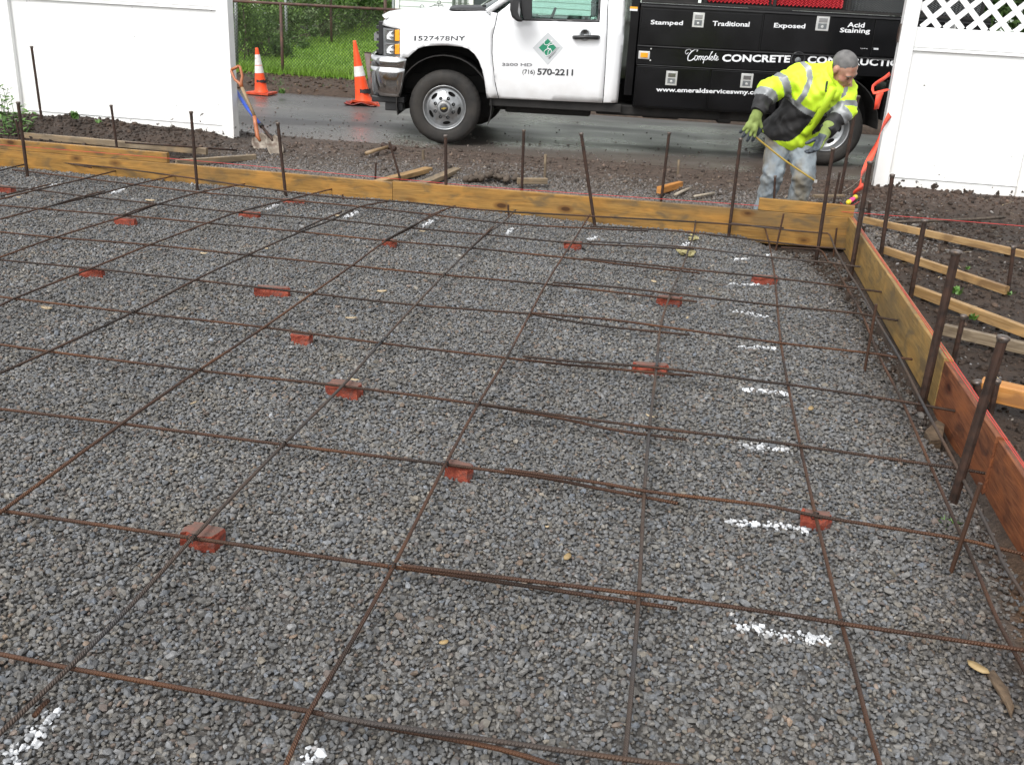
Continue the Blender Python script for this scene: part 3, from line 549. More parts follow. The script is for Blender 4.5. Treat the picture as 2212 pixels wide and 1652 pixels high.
# ================================================================== STEEL STAKES
def stake(top, bot, label, r=.0115, z=0.0, Y=None, name='form_stake', mat='stake', head=True, grp='steel stakes holding the form boards', lean=0.0):
    B = G(*bot, z) if Y is None else V(*bot, Y)
    T = V(*top, B[1]+lean)
    d = norm(T-B); B2 = B-d*.12
    P = spline([B2, T], .06)
    Vt, F = tube(P, r, 10)
    S = np.zeros(len(P)*10)
    t = thing(name, B, label, 'stake', grp)
    obj('shaft', (Vt, F), M[mat], t, smooth=False, attrs={'s': ('FLOAT', S)})
    if head:
        prof = [(0, .006), (r*.9, .006), (r*1.32, .003), (r*1.36, -.004), (r*1.1, -.014), (r*.9, -.018)]
        obj('struck_head', lathe(prof, T, d, 12), M['stake_end'], t, smooth=True)
    return t
def zz(n, a, b_, c, d_): return Z(n, a, b_), Z(n, c, d_)
ST = [
 ((68,101),(92,272),'tall stake on the soil heap before the left white fence',.013,.10),
 ((39,221.5),(59.4,380),'stake against the inside of the far left board, nearest the left frame edge',.013,.03),
 ((34,258),(42,300),'short stake just behind the stake nearest the left frame edge',.011,.05),
 ((240,228),(252.5,318),'stake standing in soil behind the narrow top board at left',.012,.05),
 ((412.6,242),(426.7,412),'stake inside the far board, left of the fence post',.012,.02),
 ((600,266),(618,429),'stake inside the far board beside the shovels',.0125,.01),
 ((841,306),(866,392),'leaning stake that the hammer head rests behind',.010,.0),
 ((812,349),(810.7,392),'short stake behind the far board left of the pale plank',.009,.0),
 ((962.5,293),(963.8,447),'stake inside the far board below the front tyre',.0125,.01),
 ((1131.6,282),(1127,416),'stake behind the far board beside the muddy block',.0125,.0),
 ((1255.5,288.4),(1284.5,485),'left-leaning stake inside the far board, centre of the frame',.0125,.01),
 ((1445.6,287),(1427.5,438),'stake behind the far board at the orange-ended block',.0125,.0),
 ((1600,299.8),(1574.4,506),'stake inside the far board to the left of the worker',.0125,.01),
 ((1674.4,380.8),(1670,440),'short stake in front of the worker\'s right leg',.009,.0),
 ((1799.6,321.4),(1762,570),'stake inside the far right corner by the worker\'s left glove',.013,-.08),
 ((1853.6,208),(1812,432),'tall stake behind the worker crossing the rear wheel',.015,.0),
 ((1814.4,371.3),(1799.5,445),'short stake between the two tall ones at the far corner',.010,.0),
 ((1880,350),(1838,592),'tall dark stake at the far end of the right board',.016,-.05),
 ((1928,378),(1903,549),'stake outside the right board before the right white fence',.0145,.0),
 ((1997.5,476),(1967.5,638),'stake outside the right board behind the third kicker',.0145,.0),
 ((2066,543.5),(1990,878),'thick tall stake inside the middle of the right board',.0185,-.03),
 ((2167.7,728.5),(2056,1092),'thick tall stake nearest the camera inside the red board',.0165,-.02),
 ((2081.8,682),(2059,780),'short stake beside the grey kicker',.0125,.0),
 ((2189.8,533),(2177.5,628),'short stake at the end of the second kicker, far right',.0125,.0),
 ((2154.7,822),(2139,895),'short stake at the end of the thick orange lumber',.0125,.0),
 ((2109,824),(2117,880),'low stake stub outside the joint of tan and red boards',.017,.0),
 ((1866,487),(1864,520),'low stake stub right behind the corner on the right board side',.012,.0),
 ((1879,436),(1877,462),'low stub stake by the base of the right white fence post',.013,.0),
]
for tp, bt, lb, r_, z_ in ST:
    stake(tp, (1670.5,462) if lb.startswith('short stake in front of the worker') else bt, lb, r_, z_, Y=7.62 if lb.startswith('short stake in front of the worker') else None)
PIN = [
 ((740,420),(741.8,441),'short upright bar pin against the far board left of the butt joint'),
 ((1097.8,442.7),(1098.8,472),'short upright bar pin against the far board right of the butt joint'),
 ((1693,461.6),(1677,534),'upright bar pin against the far board below the short top board'),
 ((1807.7,492.6),(1803,530),'short rusty bar pin in the far right corner'),
 ((81,332),(86.6,371),'thin bar pin at the far left board'),
 ((1892.8,657.4),(1868,798),'upright bar pin beside the edge bars at the tan board'),
 ((2118,1043.5),(2056,1230),'orange rusty bar pin by the green tuft'),
]
for tp, bt, lb in PIN: stake(tp, bt, lb, .0068, -.0, name='rebar_pin', mat='reb_rust', grp='upright bar pins', head=False)

# ================================================================== BRICKS
def brick(cx, cy, w, label, seed, dep=.06, gy=0):
    """broken half brick, w = width in frame units; cy is the middle of its face"""
    rg = np.random.default_rng(seed); C0 = G(cx, cy+4, .0); dist = C0@fw - CH*fw[2]
    ww = w*dist/CF; hh = .041
    # irregular outline
    a = np.sort(rg.uniform(0, 2*np.pi, 9)+0); a = np.array([12,38,48,75,120,142,158,195,222,238,285,322])*math.pi/180+rg.uniform(-.06, .06, 12)
    sup = 1/np.maximum(abs(np.cos(a)), abs(np.sin(a)))**.97
    px = np.cos(a)*ww/2*sup*rg.uniform(.78, 1.04, 12); py = np.sin(a)*dep/2*sup*rg.uniform(.66, 1.08, 12)
    rot = rg.uniform(-.18, .18); X = px*math.cos(rot)-py*math.sin(rot); Y = px*math.sin(rot)+py*math.cos(rot)
    lv = [(-.03, 1.02), (.012, 1.02), (.030, 1.0), (hh-.003, .98), (hh, .96)]; Vt = []
    for z_, s_ in lv:
        j = rg.uniform(-.005, .005, (12, 2)) if z_ < hh-.01 else np.zeros((12, 2))
        Vt += [(C0[0]+X[i]*s_+j[i, 0], C0[1]+dep/2+Y[i]*s_+j[i, 1], z_) for i in range(12)]
    F = [[k*12+i, k*12+(i+1) % 12, k*12+12+(i+1) % 12, k*12+12+i] for k in range(4) for i in range(12)]; n = len(F)
    F += [list(range(48, 60))]
    o = obj('brick', (Vt, F), None, origin=(C0[0], C0[1]+dep/2, 0), mats=[M['brick'], M['brick_top']], fmat=[0]*n+[1]); fixn(o)
    return tag(o, label, 'brick', 'broken bricks propping up the bars')
BR = [(10,412,38,'broken brick cut by the left frame edge near the far board'),(267,481,51,'broken brick near the far left corner under a dark lap bar'),
 (536,466.5,49,'thin broken brick to the left of the one at the far board'),(632,440,52,'low broken brick touching the far board beside the shovel stake'),
 (193,594,58,'brick by the left frame edge under the orange lengthwise bar'),(586,634,78,'long dark-patched brick left of centre'),
 (839,529,33,'small brick under the crossing right of the far left bricks'),(647,738,45,'upright square brick piece standing clear of the bars'),
 (1235.5,533,42,'brick under the crossing below the centre stake'),(1446,655,54,'round-cut brick under the lap of the fifth row from the far board'),
 (1653.7,608,56,'long brick near the far right corner under the paint-side bar'),(1401.6,804,78,'wide brick right of centre under a double bar'),
 (736,852,80,'brick left of centre under the orange rusty crossing'),(986,1028,60,'curved broken brick at the centre of the frame'),
 (424,1180,84,'grey-topped brick in the lower left quarter'),(1761.8,1136,62,'V-notched brick at the lower right beside a white dash')]
for i_, (cx, cy, w_, lb) in enumerate(BR): brick(cx, cy, w_, lb, 50+i_, dep=.085 if i_ in (14, 12) else .058)
for i_, (cx, cy, w_, lb) in enumerate([(1496,513,26,'small yellowish block against the gravel below the far board'),(1484,546,42,'crumbled yellowish block, nearer of two')]):
    C0 = G(cx, cy, .02); rg2 = np.random.default_rng(i_+5); w2 = w_*(C0@fw-CH*fw[2])/CF/2
    Vt, F, _ = blobs(C0+rg2.uniform(-1, 1, (9, 3))*[w2*.75, .025, .012], np.full(9, w2*.42), .5, 4+i_)
    tag(obj('stone_block', (Vt, F), M['foam'], origin=C0), lb, 'block', 'yellowish blocks')

# ================================================================== WHITE VINYL FENCES
def fence(name, x0, x1, Y, zb, label, posts, flip=1):
    t = thing(name, ((x0+x1)/2, Y, 0), label, 'fence')
    z_rail_t, z_lat = 1.33, 1.50
    obj('bottom_rail', box((x0, Y+.035, zb-.17 if zb > .1 else zb), (x1, Y+.085, zb+.0)), M['pvc_mud'], t)
    bevel(t.children[-1] if 0 else bpy.data.objects[t.children[0].name], .004)
    # tongue-and-groove boards: one panel with shallow V grooves
    step = .178; xsn = []; x = x0
    while x < x1-1e-3: xsn += [(x, 0), (min(x+.004, x1), 0.0015), (min(x+.010, x1), 0)]; x += step
    xsn = [q for q in xsn if q[0] <= x1]+[(x1, 0)]
    Vt = []; 
    for q, dz in xsn: Vt += [(q, Y+.050+dz, zb), (q, Y+.050+dz, z_rail_t)]
    n = len(xsn); Vt2 = [(v[0], Y+.072, v[2]) for v in Vt]
    F = [[2*i, 2*i+2, 2*i+3, 2*i+1] for i in range(n-1)]+[[2*n+2*i, 2*n+2*i+1, 2*n+2*i+3, 2*n+2*i+2] for i in range(n-1)]
    obj('panel_boards', (Vt+Vt2, F), M['pvc_mud'], t)
    r = obj('middle_rail', join(box((x0, Y+.035, z_rail_t), (x1, Y+.085, z_lat)), box((x0, Y+.040, z_rail_t-.014), (x1, Y+.08, z_rail_t-.001)), box((x0, Y+.028, z_rail_t-.030), (x1, Y+.09, z_rail_t-.018))), M['pvc'], t); bevel(r, .003)
    r = obj('lower_trim', join(box((x0, Y+.040, zb+.001), (x1, Y+.08, zb+.014)), box((x0, Y+.030, zb+.018), (x1, Y+.09, zb+.030))), M['pvc'], t); bevel(r, .003)
    r = obj('top_rail', box((x0, Y+.035, 1.80), (x1, Y+.085, 1.88)), M['pvc'], t); bevel(r, .004)
    # crossed lattice laths
    L_ = []; h = 1.80-z_lat; w = .0235; p = .197
    for s_ in (1, -1):
        k = x0-h-.05 if s_ == 1 else x0
        while k < x1+h+.05:
            a = np.array([k, z_lat]); b_ = np.array([k+s_*h, 1.80]); 
            # clip to x range
            def clipx(a, b_):
                d = b_-a; t0, t1 = 0, 1
                for lim, sg in ((x0, 1), (x1, -1)):
                    va, vb = (a[0]-lim)*sg, (b_[0]-lim)*sg
                    if va < 0 and vb < 0: return None
                    if va < 0: t0 = max(t0, -va/(vb-va))
                    if vb < 0: t1 = min(t1, va/(va-vb))
                return (a+d*t0, a+d*t1) if t1 > t0+.02 else None
            c = clipx(a, b_)
            if c:
                yy = Y+.054+(.006 if s_ == 1 else 0)
                L_.append(section((c[0][0], yy, c[0][1]), (c[1][0], yy, c[1][1]), [(-.0029, -w), (.0029, -w), (.0029, w), (-.0029, w)], (s_*-1, 0, 1)))
            k += p
    obj('lattice', join(*L_), M['pvc'], t)
    for (px, py, w_) in posts:
        q = obj('post', join(box((px, py, -.35), (px+w_, py+w_, 1.93))), M['pvc_mud'], t); bevel(q, .006)
        c = obj('post_cap', lathe([(w_*.78, 1.93), (w_*.78, 1.955), (0.001, 2.01)], (px+w_/2, py+w_/2, 0), n=4), M['pvc'], q)
    return t
# vinyl with mud splashed up from the ground (a stain with its own ragged edge)
m, nt, b = nmat('mud_splashed_vinyl'); N = nt.nodes; L = nt.links; M['pvc_mud'] = m
b.inputs['Roughness'].default_value = .32
ge = N.new('ShaderNodeNewGeometry'); sp = N.new('ShaderNodeSeparateXYZ'); L.new(ge.outputs['Position'], sp.inputs[0])
no = N.new('ShaderNodeTexNoise'); no.inputs['Scale'].default_value = 13; no.inputs['Detail'].default_value = 8; no.inputs['Roughness'].default_value = .62; L.new(ge.outputs['Position'], no.inputs['Vector'])
mr = N.new('ShaderNodeMapRange'); mr.inputs['From Min'].default_value = -.02; mr.inputs['From Max'].default_value = .26; mr.inputs['To Min'].default_value = .47; mr.inputs['To Max'].default_value = .70; L.new(sp.outputs['Z'], mr.inputs[0])
gt = N.new('ShaderNodeMath'); gt.operation = 'GREATER_THAN'; L.new(no.outputs[0], gt.inputs[0]); L.new(mr.outputs[0], gt.inputs[1])
n2 = N.new('ShaderNodeTexNoise'); n2.inputs['Scale'].default_value = 4; n2.inputs['Detail'].default_value = 6; L.new(ge.outputs['Position'], n2.inputs['Vector'])
m2 = N.new('ShaderNodeMapRange'); m2.inputs['From Min'].default_value = 0; m2.inputs['From Max'].default_value = .5; m2.inputs['To Min'].default_value = .42; m2.inputs['To Max'].default_value = 0; L.new(sp.outputs['Z'], m2.inputs[0])
mm = N.new('ShaderNodeMath'); mm.operation = 'MULTIPLY'; L.new(m2.outputs[0], mm.inputs[0]); L.new(n2.outputs[0], mm.inputs[1])
mx = N.new('ShaderNodeMix'); mx.data_type = 'RGBA'; L.new(mm.outputs[0], mx.inputs['Factor']); mx.inputs['A'].default_value = (.81,.815,.80,1); mx.inputs['B'].default_value = (.42,.34,.24,1)
mx2 = N.new('ShaderNodeMix'); mx2.data_type = 'RGBA'; L.new(gt.outputs[0], mx2.inputs['Factor']); L.new(mx.outputs['Result'], mx2.inputs['A']); mx2.inputs['B'].default_value = (.03,.021,.015,1); L.new(mx2.outputs['Result'], b.inputs['Base Color'])
fence('vinyl_fence', -6.98, -4.72, 9.60, .18, 'white vinyl fence panel on the left with a soil heap against its foot', [(-4.72, 9.60, .127)])
fence('vinyl_fence', -9.4, -7.11, 9.62, .18, 'white vinyl fence panel cut off by the left frame edge', [(-7.108, 9.60, .127)])
fence('vinyl_fence', 1.86, 3.00, 9.83, .15, 'white vinyl fence panel with lattice top on the right, mud splashed along its foot', [(1.733, 9.83, .127), (3.002, 9.83, .127)])
fence('vinyl_fence', 3.131, 5.2, 9.85, .15, 'white vinyl fence panel beyond the right frame edge', [(5.2, 9.85, .127)])
for ti, tz in ((1.05, .05), (0, 0)):
    pass
hg = box((1.722, 9.87, 1.36), (1.731, 9.93, 1.52))
hng = thing('gate_latch_plate', (1.727, 9.9, 1.44), 'thin grey latch plate on the edge of the right fence post', 'latch')
obj('plate', hg, M['stake_end'], hng); obj('bolt', tube([(1.719, 9.9, 1.39), (1.719, 9.9, 1.49)], .006, 8), M['stake'], hng)

# ================================================================== TRAFFIC CONES, PIPE BOLLARD
def ring_deform(Vt, seed, amp, z0, z1):
    rg = np.random.default_rng(seed); return Vt
def cone(base, top, label, z_base, R=.115, tilt=0, warp=0, sq=.19, H=None, bands=((.50,.64),(.66,.86)), mud=True, lift=0):
    B = G(*base, z_base); T = V(*top, B[1]); Hh = H or (T[2]-B[2])
    t = thing('traffic_cone', B, label, 'traffic cone', 'orange traffic cones')
    ax = norm(T-B)
    def rr(f): return R*(1-f)+.022*f if f > .02 else R*1.05
    fs = [0, .02, .1, .2, .3, .4, .5, .6, .7, .8, .9, .975, 1.0]
    cut = sorted(set(fs+[v for b_ in bands for v in b_])); 
    obj('cone_body', lathe([(R*1.08, .022), (R*1.03, .04)]+[(rr(f), f*Hh) for f in cut if f > .08]+[(.014, Hh+.004), (.010, Hh-.01)], B, ax, 28), M['orange'], t, smooth=True)
    for a_, b_ in bands: obj('reflective_band', lathe([(rr(a_)+.003, a_*Hh), (rr(b_)+.003, b_*Hh)], B, ax, 28), M['reflect'], t, smooth=True)
    # square rubber foot, a little warped
    n = 12; g1 = np.linspace(-1, 1, n); gx_, gy_ = np.meshgrid(g1, g1); q = .86; 
    X = gx_*sq; Y = gy_*sq; rot = tilt; Xr = X*math.cos(rot)-Y*math.sin(rot); Yr = X*math.sin(rot)+Y*math.cos(rot)
    zw = warp*(np.abs(gx_)**2*np.abs(gy_)**1.5)*np.sign(gx_*gy_) - warp*.5*(gx_**2) + .012
    base_v = np.stack([B[0]+Xr.ravel(), B[1]+Yr.ravel(), B[2]+lift+zw.ravel()+.016], 1); low = base_v-[0, 0, .028]
    id_ = np.arange(n*n).reshape(n, n); F = []
    for i in range(n-1):
        for j in range(n-1): F += [[id_[i,j], id_[i,j+1], id_[i+1,j+1], id_[i+1,j]], [n*n+id_[i,j], n*n+id_[i+1,j], n*n+id_[i+1,j+1], n*n+id_[i,j+1]]]
    br = list(id_[0, :])+list(id_[1:, -1])+list(id_[-1, -2::-1])+list(id_[-2:0:-1, 0])
    F += [[br[i], n*n+br[i], n*n+br[(i+1) % len(br)], br[(i+1) % len(br)]] for i in range(len(br))]
    o = obj('cone_foot', (np.concatenate([base_v, low]), F), M['cone_base'], t, smooth=False); fixn(o)
    # black scuff band low on the body
    return t
c1 = cone((565, 203), (564.5-10, 104), 'traffic cone with two white bands standing on the far asphalt edge', .06, R=.098, sq=.175, bands=((.46,.62),(.635,.86)))
c2 = cone((786, 224), (765.5, 87), 'larger traffic cone with one white band beside the truck bumper', .06, R=.118, sq=.20, tilt=.5, warp=.05, bands=((.44,.60),), lift=.02)
for t_, f0, f1, R_, H_ in ((c1, .235, .285, .098, .70), (c2, .17, .235, .118, .86)):
    B = ORG[t_.name]; Vt, F = lathe([(R_*(1-f0)+.022*f0+.003, f0*H_), (R_*(1-f1)+.022*f1+.003, f1*H_)], B, (0,0,1), 28); n_ = 28
    for j in range(28): Vt[j, 2] += .006*math.sin(j*1.9)+.005*math.sin(j*.7); Vt[28+j, 2] += .006*math.sin(j*1.1+1)+.004*math.sin(j*2.7)
    obj('black_scuff', (Vt, F), M['black'], t_, smooth=True)
# squashed second cone foot under the big one
B = ORG[c2.name]
fr = thing('flattened_cone_base', (B[0]-.0, B[1]-.06, .06), 'torn dark red rubber cone base lying under the larger cone', 'cone base')
gxx = np.linspace(-1, 1, 14); a_, b_ = np.meshgrid(gxx, gxx); zq = .03+.018*np.sin(a_*5+1)+.018*np.cos(b_*6)-.02*(a_**2+b_**2)/2
Xq = (a_*.22*math.cos(.15)-b_*.17*math.sin(.15)); Yq = (a_*.22*math.sin(.15)+b_*.17*math.cos(.15)); vv = np.stack([B[0]+Xq.ravel(), B[1]-.08+Yq.ravel(), .055+zq.ravel()*.8], 1)
id_ = np.arange(196).reshape(14, 14); Fq = [[id_[i,j], id_[i,j+1], id_[i+1,j+1], id_[i+1,j]] for i in range(13) for j in range(13)]
M['rubber_red'] = pm('dark_red_rubber', (.22,.02,.012), (.10,.015,.01), sc=12, rough=.35)
o = obj('rubber_sheet', (vv, Fq), M['rubber_red'], fr, smooth=True); o.modifiers.new('s', 'SOLIDIFY').thickness = .012
Bp = G(*Z(2,1190,800), .06); Bp[1] += .25; Tp = V(*Z(2,1172,425), Bp[1])
M['pipe'] = pm('weathered_pipe', (.10,.075,.065), (.17,.13,.115), sc=9, rough=.7)
pb = thing('pipe_bollard', Bp, 'short rusty steel pipe post standing behind the larger cone', 'post')
obj('pipe', tube([Bp-[0,0,.1], Tp], .052, 18), M['pipe'], pb, smooth=True); obj('pipe_rim', tube([Tp+[0,0,-.002], Tp+[0,0,.008]], .055, 18), M['stake'], pb)

# ================================================================== SHOVELS AND HAMMER
M['wood_handle'] = pm('ash_handle', (.20,.13,.065), (.27,.19,.11), sc=12, rough=.5)
M['orange_handle'] = pm('orange_painted_handle', (.30,.085,.028), (.38,.13,.05), sc=20, rough=.4)
M['blue_handle'] = pm('blue_fibreglass', (.02,.055,.32), (.03,.08,.42), sc=8, rough=.35)
M['blade'] = pm('muddy_steel_blade', (.24,.21,.17), (.12,.09,.065), sc=14, rough=.55, metal=.25, c3=(.10,.07,.05), sc3=10, w3=(.52,.6))
def blade(tip, top, side, nrm, w, mat, parent, name='blade'):
    """pointed dished blade between top (socket) and tip"""
    n, k = 13, 9; Vt = []
    for i in range(n):
        f = i/(n-1); ww = w/2*(min(1, .62+f*2.2) if f < .5 else math.sqrt(max(0, 1-((f-.5)/.5)**2.3)))
        for j in range(k):
            s = (j/(k-1)-.5)*2; Vt.append(top+(tip-top)*f+side*ww*s+nrm*(.028*(s*s)-.02*math.sin(f*3)))
    F = [[i*k+j, i*k+j+1, (i+1)*k+j+1, (i+1)*k+j] for i in range(n-1) for j in range(k-1)]
    o = obj(name, (Vt, F), M[mat], parent, smooth=True); sm = o.modifiers.new('solid', 'SOLIDIFY'); sm.thickness = .004; return o
# near shovel: orange D-grip, wood shaft
YS = 9.32
P_ = lambda zx, zy, Y: V(*Z(2, zx, zy), Y)
tipA = P_(395, 1290, 9.22); topA = P_(290, 1090, 9.34); mid1 = P_(265, 930, 9.40); mid2 = P_(165, 700, 9.50); g0 = P_(112, 545, 9.56)
sh = thing('shovel', tipA, 'shovel with orange D-shaped grip leaning on the left fence post', 'shovel')
d = norm(tipA-topA); nr = norm(np.cross(d, (1, 0, 0))); nr = nr if nr[1] < 0 else -nr; sd = norm(np.cross(nr, d))
blade(tipA, topA, sd, nr, .175, 'blade', sh)
obj('ferrule', tube([topA+d*.06, topA, mid1+(topA-mid1)*.4, mid1], [.012,.021,.020,.018], 12), M['orange_handle'], sh, smooth=True)
obj('handle', tube([mid1, mid1*.5+mid2*.5, mid2], .0165, 12), M['wood_handle'], sh, smooth=True)
u_ = norm(g0-mid2); w_ = norm(np.cross(u_, (0, 1, 0)))*-1
gp = [mid2, mid2+u_*.05+w_*.012, mid2+u_*.10+w_*.045, g0+w_*.052-u_*.015, g0+w_*.045, g0-w_*.045, g0-w_*.052-u_*.015, mid2+u_*.10-w_*.045, mid2+u_*.05-w_*.012, mid2]
obj('d_grip', join(tube(gp[:5], [.018,.015,.014,.014,.013], 8), tube(gp[5:], [.013,.014,.014,.015,.018], 8), tube([gp[4], gp[5]], .015, 8)), M['orange_handle'], sh, smooth=True)
tipB = P_(468, 1270, 9.12); topB = P_(400, 1105, 9.30); mB = P_(210, 870, 9.62); eB = P_(120, 730, 9.80)
s2 = thing('shovel', tipB, 'shovel with blue shaft behind the orange-gripped one', 'shovel')
d = norm(tipB-topB); nr = norm(np.cross(d, (1, 0, 0))); nr = nr if nr[1] < 0 else -nr; sd = norm(np.cross(nr, d))
blade(tipB, topB, sd, nr, .15, 'blade', s2)
obj('socket', tube([topB+d*.04, topB, topB*.6+mB*.4], [.010,.016,.014], 10), M['stake'], s2, smooth=True)
obj('handle', tube([topB*.6+mB*.4, mB, eB], [.015,.018,.018], 12), M['blue_handle'], s2, smooth=True)
obj('clamp', tube([topB*.62+mB*.38, topB*.55+mB*.45], .024, 10), M['black'], s2)
# sledge hammer
hA = P_(1160, 1222, 10.0); hB = P_(1335, 1172, 10.10)
hm = thing('sledge_hammer', hB, 'sledge hammer lying on the mud behind the leaning stake', 'hammer')
hA = G(*Z(2,1160,1228), .10); hB = G(*Z(2,1340,1175), .13)
obj('handle', tube([hA, hA*.5+hB*.5+[0,0,.004], hB], [.020,.016,.017], 12), M['wood_handle'], hm, smooth=True)
sdir = norm(np.cross(norm(hB-hA), (0, 0, 1)))*.085+np.array([.0, 0, -.012])
obj('hammer_head', tube([hB-sdir, hB-sdir*.85, hB-sdir*.5, hB+sdir*.5, hB+sdir*.85, hB+sdir], [.020,.030,.026,.026,.030,.020], 8), M['stake'], hm)

# ================================================================== LINES AND RIBBON
def wire(pts, r, mat, name, label, cat, step=.1, n=5, parent=None):
    P = spline(pts, step) if len(pts) > 2 else np.array(pts); 
    o = obj(name, tube(P, r, n), M[mat], parent, origin=P[0], smooth=True)
    return tag(o, label, cat) if parent is None else o
Yl = BY-.010
Ls = [V(0,313,Yl-.0), V(359,342,Yl), V(848,386,Yl+.06), V(1066.7,405,Yl+.1), V(1614.6,442.7,Yl+.03), V(1838.7,459,Yl)]
Le = V(2212,488.6,7.0)
wire([V(-60,308,Yl)]+Ls+[Le, Le+(Le-Ls[-1])*.5], .0018, 'redline', 'mason_line', 'red mason line stretched level along the far form boards', 'string line')
tz = .1995
wire([(BX+.012, BY, .207), (BX+.018, 6.4, .204), (BX+.02, 5.2, .2055), (BX+.016, 4.2, .2045), (BX+.02, 3.4, .204), (BX+.02, 1.0, .200)], .0015, 'redline', 'mason_line', 'red mason line lying along the top of the right boards, inner strand', 'string line')
wire([(BX+.026, BY, .207), (BX+.027, 5.9, .205), (BX+.030, 4.4, .2055), (BX+.028, 3.2, .2035), (BX+.030, 1.0, .200)], .0015, 'redline', 'mason_line', 'red mason line lying along the top of the right boards, outer strand', 'string line')
def strip(pts, w, mat, parent, name='strip', tw=0.0, thick=.0012):
    P = spline(pts, .03); Vt = []; n = len(P); T = np.gradient(P, axis=0)
    for i in range(n):
        t = norm(T[i]); s, q = basis(t, (0, 1, 0)); a = tw*i/n; d = s*math.cos(a)+q*math.sin(a)
        Vt += [P[i]-d*w/2, P[i]+d*w/2]
    o = obj(name, (Vt, [[2*i, 2*i+1, 2*i+3, 2*i+2] for i in range(n-1)]), M[mat], parent, smooth=True); o.modifiers.new('s', 'SOLIDIFY').thickness = thick; return o
Q = lambda zx, zy, Y: V(*Z(5, zx, zy), Y)
rb = thing('ribbon', Q(1030, 740, 9.8), 'orange-red marking ribbon knotted to the right fence post', 'ribbon')
strip([Q(1140,590,9.9),Q(1090,630,9.78),Q(1005,690,9.75),Q(1010,745,9.74),Q(1060,735,9.76),Q(1130,715,9.84)], .035, 'ribbon', rb, tw=1.2)
strip([Q(1065,735,9.75),Q(1050,780,9.74),Q(1040,830,9.74),Q(1030,875,9.75)], .06, 'ribbon', rb, tw=.8)
strip([Q(1150,900,9.85),Q(1080,1020,9.72),Q(1020,1180,9.6),Q(960,1310,9.45),Q(915,1390,9.3),Q(895,1490,9.1)], .055, 'ribbon', rb, tw=5)
strip([Q(930,1485,8.9),Q(890,1510,8.85),Q(845,1545,8.8)], .05, 'ribbon', rb, tw=1)
ll = thing('line_reel', G(*Z(5,835,1600),.03), 'yellow and pink mason line reel lying on the mud by the far corner', 'line reel')
M['yellow_pl'] = pm('yellow_plastic', (.75,.55,.02), (.85,.65,.05), rough=.35); M['pink'] = pm('pink_line', (.85,.05,.22), (.9,.10,.3), rough=.6)
ca, cb = G(*Z(5,800,1625),.05), G(*Z(5,872,1572),.06); dd = cb-ca
obj('reel_body', tube([ca, ca+dd*.12, ca+dd*.3, ca+dd*.7, ca+dd*.88, cb], [.012,.024,.013,.013,.024,.012], 12), M['yellow_pl'], ll, smooth=True)
obj('wound_line', tube([ca+dd*.3, ca+dd*.5, ca+dd*.7], [.016,.020,.016], 12), M['pink'], ll, smooth=True)
wire([G(*Z(5,560,1545),.02), G(*Z(5,700,1560),.03), G(*Z(5,840,1490),.12), Q(960,1380,9.3), Q(985,1375,9.5)], .002, 'rope', 'twine', 'thin pale twine loose between the stakes at the far corner', 'twine')
wire([G(*Z(5,720,1595),.02), G(*Z(5,770,1640),.03), G(*Z(5,850,1640),.03), G(*Z(5,950,1560),.04)], .0025, 'redline', 'loose_line', 'slack red line tangled on the mud beside the yellow reel', 'string line')
wire([G(*Z(1,1000,1140),.13), G(*Z(1,1400,1168),.11), G(*Z(1,1895,1203),.05)], .009, 'stake', 'steel_rod', 'round steel rod lying on the soil before the left fence', 'rod')

# ================================================================== LITTER: sticks, chips, leaves
wire([G(*Z(6,1175,512),.03), G(*Z(6,1500,500),.05), G(*Z(6,1800,490),.05), G(*Z(6,2060,472),.05)], .013, 'bark', 'fallen_stick', 'long bent stick lying on the soil below the right fence', 'stick')
wire([G(*Z(4,660,1560),.02), G(*Z(4,720,1530),.03), G(*Z(4,785,1505),.03)], .015, 'bark_pale', 'fallen_stick', 'pale stub of wood behind the orange-ended block', 'stick')
wire([G(*Z(4,810,1572),.02), G(*Z(4,880,1560),.03), G(*Z(4,972,1545),.035)], .013, 'bark_pale', 'fallen_stick', 'pale peeled stick on the gravel left of the worker', 'stick')
wire([G(*Z(5,760,1500),.02), G(*Z(5,840,1400),.03), G(*Z(5,900,1330),.05)], .009, 'bark', 'fallen_stick', 'dark twig on the mud behind the far corner', 'stick')
C0 = G(*Z(3,1130,1425), .03); rg2 = np.random.default_rng(11); nn = 60; tt = rg2.uniform(-1, 1, nn)
Vt, F, _ = blobs(np.stack([C0[0]+tt*.26, C0[1]+rg2.normal(0, .04, nn)+tt*.08, .0+.03*(1-tt**2)+rg2.uniform(0, .02, nn)], 1), rg2.uniform(.02, .05, nn), .6, 12)
M['mudlump'] = pm('mud_lump', (.050,.036,.025), (.085,.064,.047), sc=14, rough=.8, bump=.006)
tag(obj('mud_lump', (Vt, F), M['mudlump'], origin=C0, smooth=True), 'long lump of crusted mud on the gravel behind the far board', 'mud lump')
C0 = G(*Z(1,520,985), .10); nn = 40
Vt, F, _ = blobs(np.stack([C0[0]+rg2.normal(0, .16, nn), C0[1]+rg2.normal(0, .07, nn), .07+rg2.uniform(0, .07, nn)], 1), rg2.uniform(.025, .055, nn), .8, 13)
tag(obj('soil_lump', (Vt, F), M['mudlump'], origin=C0, smooth=True), 'big brown clump on top of the soil heap at the left fence', 'soil lump')
